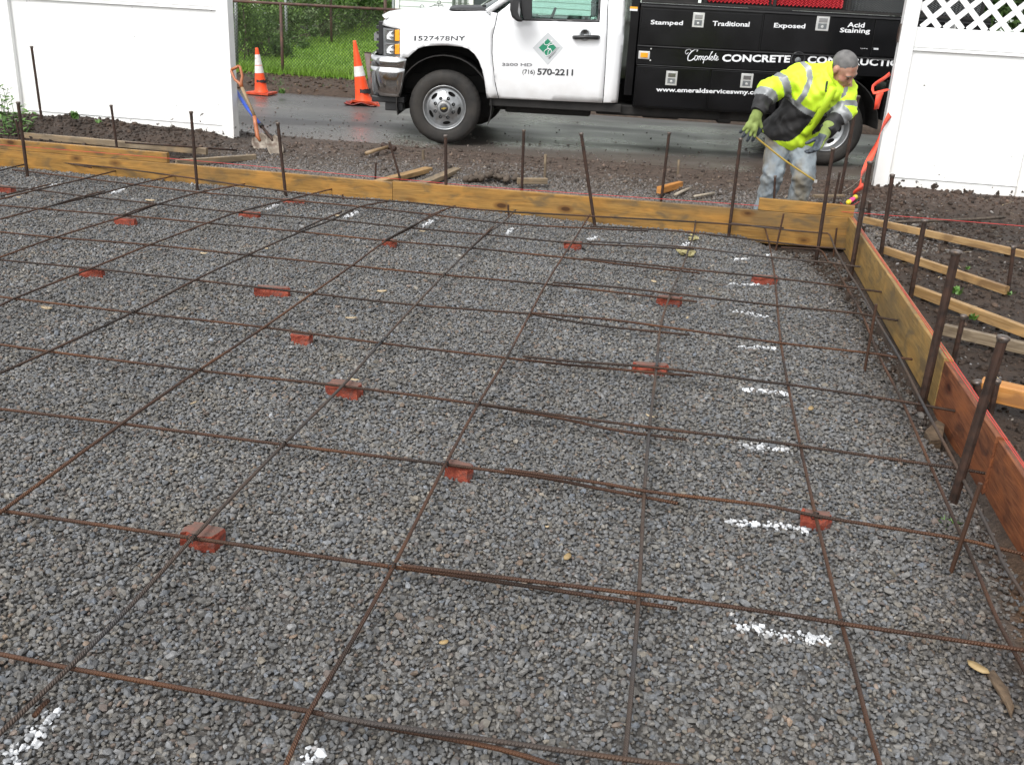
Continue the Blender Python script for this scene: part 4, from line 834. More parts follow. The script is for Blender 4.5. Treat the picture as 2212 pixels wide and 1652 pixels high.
def chip(c, w, ang, label, mat='chip', name='wood_chip', cat='wood chip', asp=.28):
    C0 = G(*c, .016); w = w*(C0@fw-CH*fw[2])/CF; f = np.linspace(-1, 1, 7); Vt = []
    for q in f:
        hw = asp*w*.5*math.sqrt(max(0, 1-abs(q)**2.2)); 
        for s_ in (-1, 1): Vt.append((C0[0]+q*w/2*math.cos(ang)-s_*hw*math.sin(ang), C0[1]+q*w/2*math.sin(ang)+s_*hw*math.cos(ang), C0[2]+.002*q*q+.002*s_))
    o = obj(name, (Vt, [[2*i, 2*i+2, 2*i+3, 2*i+1] for i in range(6)]), M[mat], origin=C0, smooth=True); o.modifiers.new('s', 'SOLIDIFY').thickness = .003
    tag(o, label, cat, 'pale chips scattered on the gravel')
for a in [((440,546.6),16,.3,'pale chip left of centre between the dark bars'),((574,536),13,-.3,'tiny pale chip above the long dark-patched brick'),((825,628),22,.5,'cream wood chip near the middle of the far gravel'),
 ((758,686),24,.4,'thin straw-like chip left of centre',.14),((1337,610),13,2.0,'tan chip beside the lapped bars, left of a pair'),((1412,607),17,-.8,'tan chip beside the lapped bars, right of a pair'),((1512,624),11,1.4,'small tan chip below the fourth lap'),
 ((1485,686),13,1.3,'small chip right of the round-cut brick'),((763,819),28,-.1,'curved pale chip above the brick at the orange crossing',.16),((100,664),30,-.1,'split pale chip by the left frame edge'),((1404,898),22,-.5,'straw bits beside the grey lengthwise bar',.16),
 ((40,426),10,.1,'orange chip in the far left corner'),((324,432),22,.1,'flat pinkish chip near the far left boards'),((729,465),16,.0,'flat chip beside a white paint mark at the far board'),((912,499),14,0.,'flat chip below the far board joint'),((1182,1137),8,.3,'tiny pale chip low in the middle'),((418,870),18,1.2,'thin straw on the left gravel',.12)]:
    nm = a[3]; asp = a[4] if len(a) > 4 else .34; chip(a[0], a[1], a[2], nm, asp=asp)
for c, w_, an, lb in [((1752,881),24,1.15,'tan pointed leaf right of the third lapped row'),((2113,1440),50,-.75,'large yellow curled leaf at the lower right corner'),((1226,1201),30,1.25,'ragged tan leaf below the centre brick'),((959,1386),22,.6,'small yellow leaf low in the middle of the gravel')]:
    chip(c, w_, an, lb, 'leafdry', 'dry_leaf', 'leaf', .42)
# dark bark strip by the leaf, lower right
slab([Z(8,1905,930),Z(8,1960,900),Z(8,2080,1060),Z(8,2130,1200),Z(8,2105,1290),Z(8,2060,1180)], .0, .014, 'split_wood', 'brown strip of split wood half sunk in gravel at the lower right', 'wood_splinter', 'wood strip')
# tufts of weeds
M['weed'] = pm('weed_leaf', (.055,.13,.02), (.11,.22,.04), sc=12, rough=.5)
M['weed_dark'] = pm('dark_weed_leaf', (.03,.085,.015), (.06,.14,.03), sc=12, rough=.5)
def tuft(C0, n, h, label, mat='weed', w=.012, spread=.6, name='weed_tuft', seed=1, cat='weed'):
    rg = np.random.default_rng(seed); Vt = []; F = []
    for i in range(n):
        a = rg.uniform(0, 6.28); L0 = h*rg.uniform(.5, 1); b = np.array(C0)+[rg.normal(0, h*.18), rg.normal(0, h*.18), 0]
        o_ = np.array([math.cos(a), math.sin(a), 0]); sp = spread*rg.uniform(.4, 1.2); s_ = np.array([-o_[1], o_[0], 0])*w*rg.uniform(.6, 1.2)
        k = len(Vt)
        for f in (0, .35, .7, 1): 
            c = b+o_*L0*sp*f**1.3+np.array([0, 0, L0*(f-.35*sp*f*f)]); ww = (.5, 1, .8, .05)[(0, .35, .7, 1).index(f)]; Vt += [c-s_*ww, c+s_*ww]
        F += [[k, k+1, k+3, k+2], [k+2, k+3, k+5, k+4], [k+4, k+5, k+7, k+6]]
    return tag(obj(name, (Vt, F), M[mat], origin=C0), label, cat)
tuft(G(*Z(7,1600,1390), -.03), 60, .05, 'green grass tuft at the foot of the red board', w=.003, spread=1.1, seed=2)
tuft(G(*Z(6,1665,1085), .0), 14, .07, 'small green weed behind the thick tall stake', w=.014, seed=3)
tuft(G(*Z(6,2105,1098), .0), 7, .04, 'tiny weed at the end of the second kicker', w=.012, seed=4)
tuft(G(*Z(6,1800,1290), .0), 9, .05, 'tiny weed below the third kicker', w=.012, seed=5)
tuft(G(*Z(6,1760,890), .0), 6, .03, 'tiniest weed between the first two kickers', w=.010, seed=6)
tuft(G(*Z(1,600,950), .20), 26, .09, 'small green weed on the soil clump at the left fence', w=.022, seed=7)
tuft(G(*Z(1,800,985), .16), 8, .05, 'tiny weed on the soil heap right of the clump', w=.014, seed=8)
tuft(G(*Z(3,1640,1410), .0), 4, .02, 'green speck of a seedling behind the far board', w=.008, seed=9)
tuft(G(*Z(2,490,750), .1), 22, .10, 'weed at the verge edge right of the smaller cone', w=.012, seed=14)
# tall leafy weed at the left frame edge
pl = thing('tall_weed', G(*Z(1,150,1080), .08), 'tall leafy green weed in front of the left fence at the frame edge', 'plant')
rgp = np.random.default_rng(21); stems = []; Lv = []; Lf = []
def leaf(c, d, L0, w):
    k = len(Lv); d = norm(d); s_ = norm(np.cross(d, (rgp.normal(0, .3), rgp.normal(0, .3), 1)))
    for f, ww in ((0, .1), (.3, .9), (.6, .8), (1, .04)):
        p = c+d*L0*f+np.array([0, 0, -.25*L0*f*f]); Lv.append(p-s_*w*ww/2); Lv.append(p+s_*w*ww/2)
    for q in (0, 2, 4): Lf.append([k+q, k+q+1, k+q+3, k+q+2])
for (bx_, tx, ty, Y) in [(100, 20, 690, 9.1), (70, 60, 720, 9.05), (130, 90, 800, 9.0), (170, 240, 900, 8.95), (60, -30, 640, 9.15), (190, 300, 930, 8.9), (40, 10, 850, 8.9), (110, 150, 860, 9.0), (-40,-60,700,9.0)]:
    B = V(*Z(1, bx_, 1075), Y); B[2] = .05; T = V(*Z(1, tx, ty), Y); P = spline([B, B*.5+T*.5+[rgp.normal(0, .02), 0, .03], T]); stems.append(tube(P, np.linspace(.006, .002, len(P)), 5))
    for i in range(0, len(P)):
        for _ in range(3):
            a = rgp.uniform(0, 6.28); leaf(P[i]+rgp.normal(0, .01, 3), (math.cos(a), math.sin(a), rgp.uniform(.1, .9)), rgp.uniform(.07, .13), .026)
obj('stems', join(*stems), M['weed_dark'], pl); obj('leaves', (Lv, Lf), M['weed'], pl)

# ================================================================== VERGE, LAWN, CHAIN-LINK FENCE, BACKGROUND
M['grass'] = pm('lawn_grass', (.11,.22,.016), (.18,.31,.03), sc=1.3, rough=.6, coord='Object')
M['lawn'] = pm('lawn_soil_green', (.095,.20,.015), (.14,.26,.025), sc=3, rough=.8, bump=.01, bsc=30)
lx = np.linspace(-40, 14, 60); ly = np.concatenate([np.linspace(16.75, 24, 24), np.linspace(25, 90, 30)]); LX, LY = np.meshgrid(lx, ly); i2 = np.arange(LX.size).reshape(LX.shape)
lz = .127+.012*fbm(LX.ravel(), LY.ravel(), 1.2, 3, 50)+0*LX.ravel()
tag(obj('lawn', (np.stack([LX.ravel(), LY.ravel(), lz], 1), np.stack([i2[:-1,:-1].ravel(), i2[:-1,1:].ravel(), i2[1:,1:].ravel(), i2[1:,:-1].ravel()], 1)), M['lawn'], smooth=True), kind='structure')
rg = np.random.default_rng(77)
def blades(n, x, y, z, h, w, rg, lean=.35):
    a = rg.uniform(0, 6.28, n); d = np.stack([np.cos(a), np.sin(a), np.zeros(n)], 1)*w[:, None]; c = np.stack([x, y, z], 1)
    tip = c+np.stack([rg.normal(0, lean, n)*h, rg.normal(0, lean, n)*h, h], 1); Vt = np.stack([c-d, c+d, tip], 1).reshape(-1, 3); return Vt, np.arange(3*n).reshape(n, 3)
n = 90000; u = rg.random(n); y = 16.8+u**1.7*26; x = -y*.62+rg.uniform(-4, 8, n)*y/17-.5
tag(obj('grass', blades(n, x, y, np.full(n, .12), rg.uniform(.03, .085, n)*(1+.03*(y-16.8)), .007+.0009*(y-16.8), rg), M['grass']), 'short bright green lawn grass beyond the chain-link fence', 'grass', kind='stuff')
n = 5000; x = rg.uniform(-10, -4, n); y = 16.9+rg.normal(0, .12, n)
tag(obj('grass_fringe', blades(n, x, y, np.full(n, .10), rg.uniform(.06, .2, n), rg.uniform(.005, .01, n), rg), M['grass']), 'longer grass growing through the foot of the chain-link fence', 'grass', kind='stuff')
n = 1300; x = rg.uniform(-10, -3.5, n); y = rg.uniform(14.5, 16.9, n); k = fbm(x, y, .6, 2, 61) > .1; x, y = x[k], y[k]; n = len(x)
tag(obj('verge_weeds', blades(n, x, y, height(x, y), rg.uniform(.02, .06, n), rg.uniform(.005, .012, n), rg, .8), M['weed_dark']), 'thin weeds and litter on the dirt verge', 'weeds', kind='stuff')
n = 900; x = rg.uniform(-10, -3.5, n); y = rg.uniform(14.3, 16.8, n); r = rg.lognormal(math.log(.018), .5, n).clip(.006, .07); Vt, F, ids = blobs(np.stack([x, y, height(x, y)+r*.2], 1), r, .6, 62); cc = soilcol(x, y)*rg.lognormal(.1, .35, n)[:, None]
tag(obj('verge_clods', (Vt, F), M['soil'], smooth=True, attrs={'col': ('FLOAT_COLOR', np.concatenate([cc[ids], np.ones((len(ids), 1))], 1))}), 'clods and stones on the brown dirt verge', 'soil', kind='stuff')

M['rust_pipe'] = pm('rusty_fence_pipe', (.050,.028,.022), (.11,.055,.038), sc=9, rough=.7)
M['galv'] = pm('dull_galvanised', (.16,.18,.17), (.24,.26,.24), sc=9, rough=.5, metal=.4)
M['linkwire'] = pm('dark_chain_link', (.018,.020,.012), (.035,.03,.02), sc=3, rough=.7)
def chainlink(name, xa, xb, Y, z0, z1, posts, pmat, label, pitch=.056, wr=.0032, slope=0, rail=True):
    t = thing(name, ((xa+xb)/2, Y, z0), label, 'fence'); h = z1-z0; segs = []
    Vt = []; F = []
    for s_ in (1, -1):
        k = xa-h
        while k < xb+h:
            x0, x1_ = (k, k+h) if s_ == 1 else (k+h, k); zz0, zz1 = z0, z1
            # clip
            t0 = 0; t1 = 1
            for lim, sg in ((xa, 1), (xb, -1)):
                va, vb = (x0-lim)*sg, (x1_-lim)*sg
                if va < 0 and vb < 0: t0 = 2
                elif va < 0: t0 = max(t0, -va/(vb-va))
                elif vb < 0: t1 = min(t1, va/(va-vb))
            if t0 < t1:
                a = np.array([x0+(x1_-x0)*t0, Y+.004*s_, z0+h*t0]); b_ = np.array([x0+(x1_-x0)*t1, Y+.004*s_, z0+h*t1]); v, f = tube([a, b_], wr, 3, cap=False); f = [[q+len(Vt) for q in p] for p in f]; Vt += v.tolist(); F += f
            k += pitch*1.0
    obj('wire_mesh', (Vt, F), M['linkwire'], t)
    for px in posts: obj('post', tube([(px, Y-.02, z0-.3), (px, Y-.02, z1+.03)], .027, 10), M[pmat], t, smooth=True)
    if rail: obj('top_rail', tube([(xa, Y-.02, z1+.02), ((xa+xb)/2, Y-.02, z1+.015), (xb, Y-.02, z1+.02)], .024, 10), M[pmat], t, smooth=True)
    return t
chainlink('chain_link_fence', -9.9, -4.55, 16.9, .06, 1.24, [-9.6, -7.11], 'rust_pipe', 'rusty chain-link fence between the dirt verge and the lawn')
chainlink('chain_link_fence', -4.5, 3.5, 17.1, .06, 1.24, [-4.5, -2.0, .5, 3.0], 'rust_pipe', 'chain-link fence section continuing behind the truck')
for (a, b_, Y, lb, mt) in [(Z(2,212,0), Z(2,205,300), 21.5, 'rusty pole standing among the shrubs at left', 'rust_pipe'), (Z(2,515,40), Z(2,528,390), 21.0, 'grey-green pole standing at the lawn edge', 'galv'), (Z(2,875,0), Z(2,882,290), 27.0, 'rusty pole in front of the far shrubs', 'rust_pipe'), (Z(2,1312,0), Z(2,1312,110), 22.0, 'rusty pole behind the truck hood', 'rust_pipe'), (Z(2,1378,0), Z(2,1378,110), 19.0, 'grey fence post just before the house wall', 'galv'), (Z(2,122,60), Z(2,118,400), 17.2, 'thin grey pole beside the left fence post edge', 'galv')]:
    T = V(*a, Y)+[0, 0, .5]; B = V(*b_, Y); B[2] = .1
    t = thing('fence_pole', B, lb, 'pole', 'old fence poles in the yard'); obj('pole_shaft', tube([B-[0,0,.2], T], .035 if mt != 'galv' else .03, 10), M[mt], t, smooth=True)
    obj('pole_cap', lathe([(.04, 0), (.038, .03), (.002, .05)], T, n=10), M[mt], t)

# shrubs and tall weeds: leaf-sized faces through each crown
def leafmat(name, a, b_, c):
    return pm(name, a, b_, sc=2.4, rough=.55, lo=.3, hi=.7, c3=c, sc3=6, w3=(.5, .75), spec=.3)
M['fol1'] = leafmat('shrub_leaves_mid', (.055,.11,.022), (.12,.21,.045), (.18,.28,.07)); M['fol2'] = leafmat('shrub_leaves_dark', (.030,.065,.016), (.075,.14,.034), (.12,.19,.05)); M['fol3'] = leafmat('shrub_leaves_grey', (.07,.12,.045), (.14,.20,.085), (.22,.22,.13))
def shrub(cx, cy, rx, ry, h, n, mat, label, seed, lsz=.05, name='shrub'):
    rg = np.random.default_rng(seed); t = thing(name, (cx, cy, .1), label, 'shrub', 'shrubs along the far side of the lawn')
    k = 26; cl = np.stack([rg.normal(0, .45, k)*rx, rg.normal(0, .45, k)*ry, rg.beta(1.6, 1.3, k)*h*.9], 1); cr = rg.uniform(.12, .30, k)*min(h, 2)*.8
    w = rg.integers(0, k, n); p = cl[w]+rg.normal(0, .5, (n, 3))*cr[w][:, None]*[1, 1, .9]; p[:, 2] = np.abs(p[:, 2]); p += [cx, cy, .1]
    # leaves
    d = rg.normal(0, 1, (n, 3)); d /= np.linalg.norm(d, axis=1)[:, None]; e = np.cross(d, rg.normal(0, 1, (n, 3))); e /= np.linalg.norm(e, axis=1)[:, None]
    L0 = rg.uniform(.6, 1.4, n)[:, None]*lsz; Vt = np.stack([p-d*L0, p-e*L0*.45, p+d*L0, p+e*L0*.45], 1).reshape(-1, 3)
    obj('foliage', (Vt, np.arange(4*n).reshape(n, 4)), M[mat], t)
    st = []
    for i in range(9):
        q = cl[rg.integers(0, k)]+[cx, cy, .1]; b0 = np.array([cx+rg.normal(0, .15)*rx, cy+rg.normal(0, .1), .05]); st.append(tube(spline([b0, (b0+q)/2+rg.normal(0, .08, 3), q], .3), .012, 5))
    obj('stems', join(*st), M['bark'], t)
    return t
def yx(px, Y): return V(px, 0, Y)[0]
SH = [(505,19.0,.7,.5,1.35,'fol1','leafy shrub right beside the left fence post'),(545,20.5,.8,.5,1.0,'fol2','dark shrub behind the rusty pole'),(590,22.,.9,.6,1.1,'fol1','mid-green shrub behind the smaller cone, left half'),(632,23.,1.0,.7,1.5,'fol3','greyish tall weed clump behind the rusty fence post'),(560,24,1.2,.8,.9,'fol2','low dark shrub in front of the white shed'),
 (668,25,1.2,.8,1.9,'fol1','green bush right of the fence post'),(700,27.,1.2,.8,2.0,'fol3','pale weed clump in the middle of the lawn edge'),(735,29.5,1.3,.8,2.1,'fol2','dark bush left of the taller cone'),(770,32.,1.4,.9,2.2,'fol1','bush above the taller cone'),(800,34.,1.3,.9,2.3,'fol2','dark bush left of the truck hood'),(828,37,1.4,.9,2.4,'fol1','farthest bush beside the truck hood'),(650,31,2.2,1,2.6,'fol2','dark tall hedge mass behind the weed clumps'),(740,38,2.6,1,2.9,'fol3','tall pale hedge behind the bushes'),(850,39,1.8,.9,2.6,'fol2','tall bush behind the truck hood')]
for i_, (px, Y, rx, ry, h, mt, lb) in enumerate(SH):
  if px > 560: Y = Y*1.14+.6; h = h*1.1
  shrub(yx(px, Y), Y, rx, ry, h, int(3200+1300*rx), mt, lb, 200+i_, lsz=.030+.0016*(Y-18))
# planting seen through the lattice on the right
shrub(3.7, 15.2, 1.3, .5, 2.7, 14000, 'fol2', 'dark shrub seen through the right fence lattice', 240, lsz=.05)
shrub(5.6, 15.2, 1.3, .5, 2.7, 12000, 'fol2', 'green shrub seen through the right end of the lattice', 241, lsz=.05)

# clapboard buildings
M['siding'] = pm('white_clapboard', (.62,.66,.64), (.68,.71,.69), sc=2, rough=.5); M['trim'] = pm('white_trim', (.72,.72,.66), (.76,.76,.71), sc=2, rough=.4)
M['glassdark'] = pm('window_glass_dark', (.04,.05,.05), (.06,.07,.07), sc=2, rough=.08, spec=.8); M['roof'] = pm('shingle_roof', (.06,.055,.05), (.10,.09,.085), sc=14, rough=.85, bump=.01)
def siding(x0, x1, Y, z0, z1, exp=.115, d=.016):
    Vt = []; F = []; z = z0; k = 0
    while z < z1-1e-6:
        zt = min(z+exp, z1); Vt += [(x0, Y-d, z), (x1, Y-d, z), (x1, Y, zt), (x0, Y, zt), (x0, Y, z), (x1, Y, z)]; F += [[k, k+1, k+2, k+3], [k+4, k+5, k+1, k]]; k += 6; z = zt
    return Vt, F
def house(name, x0, x1, Y, dep, H, label, wins, ridge=1.8):
    t = thing(name, ((x0+x1)/2, Y, .1), label, 'building')
    obj('wall', join(siding(x0, x1, Y, .35, H), box((x0, Y+.001, .0), (x1, Y+dep, H))), M['siding'], t)
    obj('foundation', box((x0-.02, Y-.03, -.2), (x1+.02, Y-.0005, .349)), M['roof'], t)
    for q in (x0-.05, x1-.05): obj('corner_trim', box((q, Y-.04, .35), (q+.1, Y-.017, H)), M['trim'], t)
    rf = [(x0-.3, Y-.4, H-.02), (x1+.3, Y-.4, H-.02), (x1+.3, Y+dep/2, H+ridge), (x0-.3, Y+dep/2, H+ridge), (x0-.3, Y+dep+.4, H-.02), (x1+.3, Y+dep+.4, H-.02)]
    o = obj('roof', (rf, [[0, 1, 2, 3], [3, 2, 5, 4]]), M['roof'], t); o.modifiers.new('s', 'SOLIDIFY').thickness = .15
    obj('gable_wall', (np.array([(x0, Y, H), (x0, Y+dep, H), (x0, Y+dep/2, H+ridge-.1), (x1, Y, H), (x1, Y+dep, H), (x1, Y+dep/2, H+ridge-.1)]), [[0, 1, 2], [3, 5, 4]]), M['siding'], t)
    for (wx, wz, ww, wh) in wins:
        f = obj('window', join(box((wx, Y-.06, wz), (wx+ww, Y-.018, wz+.08)), box((wx, Y-.06, wz+wh-.08), (wx+ww, Y-.018, wz+wh)), box((wx, Y-.06, wz+.08), (wx+.08, Y-.018, wz+wh-.08)), box((wx+ww-.08, Y-.06, wz+.08), (wx+ww, Y-.018, wz+wh-.08)), box((wx+.08, Y-.05, wz+wh/2-.025), (wx+ww-.08, Y-.018, wz+wh/2+.025))), M['trim'], t)
        obj('pane', box((wx+.08, Y-.03, wz+.08), (wx+ww-.08, Y-.019, wz+wh-.08)), M['glassdark'], f)
    return t
hx0 = yx(858, 21.0)
hs = house('clapboard_house', hx0, hx0+13, 21.0, 8, 3.1, 'house with white clapboard siding behind the truck', [(V(1005,5,21)[0]+.1, 1.05, 1.1, 1.3), (hx0+7.0, 1.0, 1.0, 1.3)])
for q in (955, 962, 969): pass
dsx = V(*Z(2,1905,20), 20.9)[0]
for i_ in range(3): obj('downpipe', tube([(dsx-.13+.12*i_, 20.93, .3), (dsx-.13+.12*i_, 20.93, 3.0)], .03, 8), M['galv'], hs, smooth=True)
shx0, shx1 = V(548, 20, 30)[0], V(618, 20, 30)[0]
house('clapboard_shed', shx0, shx1, 30.0, 4, 2.4, 'white clapboard shed half hidden behind the shrubs at upper left', [(shx0+.6, 1.2, .6, .6)], 1.0)
house('far_house', V(620,0,46)[0], V(850,0,46)[0], 46.0, 8, 5.0, 'pale house far beyond the lawn behind the hedges', [(V(690,0,46)[0], 1.4, 1.2, 1.3), (V(780,0,46)[0], 1.4, 1.2, 1.3)], 2.5)
# scroll-topped garden hook in front of the house
sc0 = V(*Z(2,1740,70), 20.0); M['iron'] = pm('wrought_iron', (.03,.03,.03), (.06,.06,.06), rough=.5)
gh = thing('garden_hook', (sc0[0], 20.0, .1), 'thin scrolled wrought-iron garden hook behind the truck hood', 'garden hook')
W_ = lambda x, y: V(*Z(2, x, y), 20.0)
def arc(cx, cy, r, a0, a1, n=14): return [W_(cx+r*math.cos(a), cy+r*math.sin(a)) for a in np.linspace(a0, a1, n)]
b0 = W_(1740, 70); b0[2] = .0
obj('hook_stem', tube([b0, W_(1740, 40)], .009, 6), M['iron'], gh)
obj('hook_scroll', join(tube(arc(1743, 22, 13, 1.57, 1.57+6.28), .006, 5), tube([W_(1700,40),W_(1740,30),W_(1775,42)], .006, 5), tube([W_(1655,62),W_(1690,50),W_(1740,42),W_(1780,52)], .007, 5), tube(arc(1605, 55, 14, 2.0, 6.6), .006, 5)), M['iron'], gh)
# ================================================================== TRUCK
TO = G(960, 312, .06); _E = G(1794, 359, .06); EU = norm(_E-TO); EW = np.array([-EU[1], EU[0], 0.]); ZB = .06
def Tm(u, v, w): 
    u, v, w = np.broadcast_arrays(np.asarray(u, float), np.asarray(v, float), np.asarray(w, float))
    return TO + u[..., None]*EU + w[..., None]*EW + v[..., None]*np.array([0, 0, 1.])
def T(n, x, y, w=0.):            # survey point on the truck's near side -> (along, up)
    d = ray(*Z(n, x, y)); c = np.array([0, 0, CH]); t = ((TO+EW*w-c)@EW)/(d@EW); P = c+t*d; return ((P-TO)@EU, P[2]-ZB)
M['paint'] = pm('white_truck_paint', (.78,.79,.80), (.80,.81,.82), sc=2, rough=.28, spec=.5, coat=.6)
_m = M['paint']; _nt = _m.node_tree; _N = _nt.nodes; _L = _nt.links; _b = _N['Principled BSDF']; _src = _b.inputs['Base Color'].links[0].from_socket
_tc = _N.new('ShaderNodeTexCoord'); _sp = _N.new('ShaderNodeSeparateXYZ'); _L.new(_tc.outputs['Object'], _sp.inputs[0])
_mr = _N.new('ShaderNodeMapRange'); _mr.inputs['From Min'].default_value = .95; _mr.inputs['From Max'].default_value = .48; _mr.inputs['To Max'].default_value = .62; _L.new(_sp.outputs['Z'], _mr.inputs[0])
_no = _N.new('ShaderNodeTexNoise'); _no.inputs['Scale'].default_value = 7; _no.inputs['Detail'].default_value = 8; _L.new(_tc.outputs['Object'], _no.inputs['Vector'])
_mu = _N.new('ShaderNodeMath'); _mu.operation = 'MULTIPLY'; _L.new(_mr.outputs[0], _mu.inputs[0]); _L.new(_no.outputs[0], _mu.inputs[1])
_mx = _N.new('ShaderNodeMix'); _mx.data_type = 'RGBA'; _L.new(_mu.outputs[0], _mx.inputs['Factor']); _L.new(_src, _mx.inputs['A']); _mx.inputs['B'].default_value = (.33,.29,.25,1); _L.new(_mx.outputs['Result'], _b.inputs['Base Color'])
M['gap'] = pm('shut_line_black', (.03,.03,.03), (.04,.04,.04), rough=.6)
M['blackpaint'] = pm('glossy_black_paint', (.0030,.0030,.0034), (.005,.005,.006), sc=3, rough=.16, rough2=.26, spec=.32)
M['chassis'] = pm('dusty_black_chassis', (.006,.0055,.005), (.016,.014,.0125), sc=9, rough=.75)
M['blackplastic'] = pm('black_plastic', (.012,.012,.013), (.022,.022,.023), sc=9, rough=.42)
M['tyre'] = pm('dusty_tyre', (.013,.012,.011), (.030,.026,.022), sc=7, rough=.8, bump=.002, bsc=70)
M['alloy'] = pm('dull_silver_wheel', (.26,.27,.275), (.36,.365,.37), sc=9, rough=.34, metal=.75, c3=(.20,.18,.16), sc3=8, w3=(.55,.75))
M['chrome'] = pm('chrome', (.58,.59,.60), (.66,.66,.66), sc=3, rough=.12, metal=1.0, c3=(.45,.42,.40), sc3=7, w3=(.55,.8))
M['steel'] = pm('stainless_latch', (.62,.62,.60), (.74,.74,.72), sc=20, rough=.32, metal=.7)
M['amber'] = pm('amber_lens', (.85,.30,.01), (.90,.40,.02), sc=9, rough=.2, coat=.6)
M['whiteink'] = pm('white_vinyl_lettering', (.72,.73,.74), rough=.4); M['darkink'] = pm('dark_grey_lettering', (.035,.037,.04), rough=.4)
M['silverink'] = pm('silver_badge', (.20,.20,.21), (.34,.34,.35), sc=60, rough=.3, metal=.5)
M['logogrey'] = pm('pale_grey_decal', (.52,.54,.55), rough=.4); M['logogreen'] = pm('emerald_green_decal', (.012,.20,.105), (.015,.22,.12), rough=.4)
M['seat'] = pm('grey_cab_seat', (.10,.10,.10), (.15,.15,.145), sc=20, rough=.85)
M['gold'] = pm('gold_emblem', (.55,.40,.10), rough=.3, metal=.8)
M['redmesh'] = pm('red_plastic', (.42,.02,.03), (.55,.04,.05), sc=30, rough=.45); M['greymesh'] = pm('grey_expanded_metal', (.10,.11,.115), (.16,.17,.17), sc=20, rough=.6)
m, nt, b = nmat('tinted_glass'); N = nt.nodes; L = nt.links; M['glass'] = m
tr = N.new('ShaderNodeBsdfTransparent'); tr.inputs[0].default_value = (.74,.86,.83,1); gl = N.new('ShaderNodeBsdfGlossy'); gl.inputs['Roughness'].default_value = .02; gl.inputs['Color'].default_value = (.9,.95,.93,1)
lw = N.new('ShaderNodeFresnel'); lw.inputs[0].default_value = 1.5; ms = N.new('ShaderNodeMixShader'); L.new(lw.outputs[0], ms.inputs[0]); L.new(tr.outputs[0], ms.inputs[1]); L.new(gl.outputs[0], ms.inputs[2]); L.new(ms.outputs[0], nt.nodes['Material Output'].inputs[0])

trk = thing('work_truck', TO, 'white pickup cab with glossy black utility body parked on the wet street', 'truck')
WT = 2.0
def inpoly(px, py, poly):
    c = np.zeros(len(px), bool); n = len(poly)
    for i in range(n):
        x0, y0 = poly[i]; x1, y1 = poly[(i+1) % n]
        k = (y0 > py) != (y1 > py); c ^= k & (px < (x1-x0)*(py-y0)/(y1-y0+1e-15)+x0)
    return c
def resamp(poly, d):
    out = []; n = len(poly)
    for i in range(n):
        a = np.array(poly[i]); b_ = np.array(poly[(i+1) % n]); m = max(1, int(np.linalg.norm(b_-a)/d)); out += [tuple(a+(b_-a)*j/m) for j in range(m)]
    return out
def panel(name, outline, wf, mat, parent, holes=(), pitch=.06, th=.012, mirror=False, smooth=True, inset=True):
    loops = [resamp(outline, pitch)]+[resamp(h, pitch) for h in holes]; pts = []; edges = []
    for lp in loops:
        k = len(pts); pts += lp; edges += [(k+i, k+(i+1) % len(lp)) for i in range(len(lp))]
    A = np.array(pts); gu, gv = np.meshgrid(np.arange(A[:,0].min()+pitch/2, A[:,0].max(), pitch), np.arange(A[:,1].min()+pitch/2, A[:,1].max(), pitch)); gu, gv = gu.ravel(), gv.ravel()
    k = inpoly(gu, gv, outline)
    for h in holes: k &= ~inpoly(gu, gv, h)
    dmin = np.min(np.hypot(gu[:, None]-A[None, :, 0], gv[:, None]-A[None, :, 1]), 1); k &= dmin > pitch*.45
    pts += list(zip(gu[k], gv[k]))
    vs, _, fs, *_ = delaunay_2d_cdt([Vector((float(a), float(b_))) for a, b_ in pts], edges, [], 0, 1e-6)
    vs = np.array([(v.x, v.y) for v in vs]); fs = np.array([f for f in fs if len(f) == 3]); c = vs[fs].mean(1); k = inpoly(c[:, 0], c[:, 1], outline)
    for h in holes: k &= ~inpoly(c[:, 0], c[:, 1], h)
    fs = fs[k]; w = wf(vs[:, 0], vs[:, 1])
    if mirror: w = WT-w
    Vt = Tm(vs[:, 0], vs[:, 1], w); o = obj(name, (Vt, [list(f) for f in fs]), M[mat], parent, smooth=smooth)
    sm = o.modifiers.new('s', 'SOLIDIFY'); sm.thickness = th; sm.offset = 1 if mirror else -1
    # make faces look outward
    n0 = np.cross(Vt[fs[0][1]]-Vt[fs[0][0]], Vt[fs[0][2]]-Vt[fs[0][0]]); outw = (-EW if not mirror else EW)
    if n0@outw < 0:
        bm = bmesh.new(); bm.from_mesh(o.data); bmesh.ops.reverse_faces(bm, faces=bm.faces); bm.to_mesh(o.data); bm.free()
    sm.offset = -1
    return o
def wside(u, v):
    u, v = np.asarray(u, float), np.asarray(v, float)
    w = .006+np.clip(v-1.22, 0, None)*.30*(u > .40)+.05*np.clip((.62-v)/.15, 0, 1)**2*.6
    w = w+np.where(u < .45, .42*np.clip(v-1.17-.06*np.clip(u, 0, 1), 0, None)+1.6*np.clip(v-1.22-.1*np.clip(u, -1, 1), 0, None)**1.6, 0)
    w = w+1.9*np.clip(-.50-u, 0, None)**2*2.2 + np.clip(u-1.72, 0, None)**2*5.5
    # flared lip round the wheel arch
    d = np.hypot((u+.02)/.47, (v-.42)/.58); w = w-.022*np.exp(-((d-1.06)/.07)**2)*(v > .5)*(u < .5)
    return w
arch = [(.436,.497),(.425,.56),(.405,.68),(.380,.783),(.340,.875),(.288,.941),(.225,.985),(.156,1.003),(-.0,1.006),(-.169,.995),(-.240,.985),(-.299,.962),(-.36,.91),(-.405,.866)]
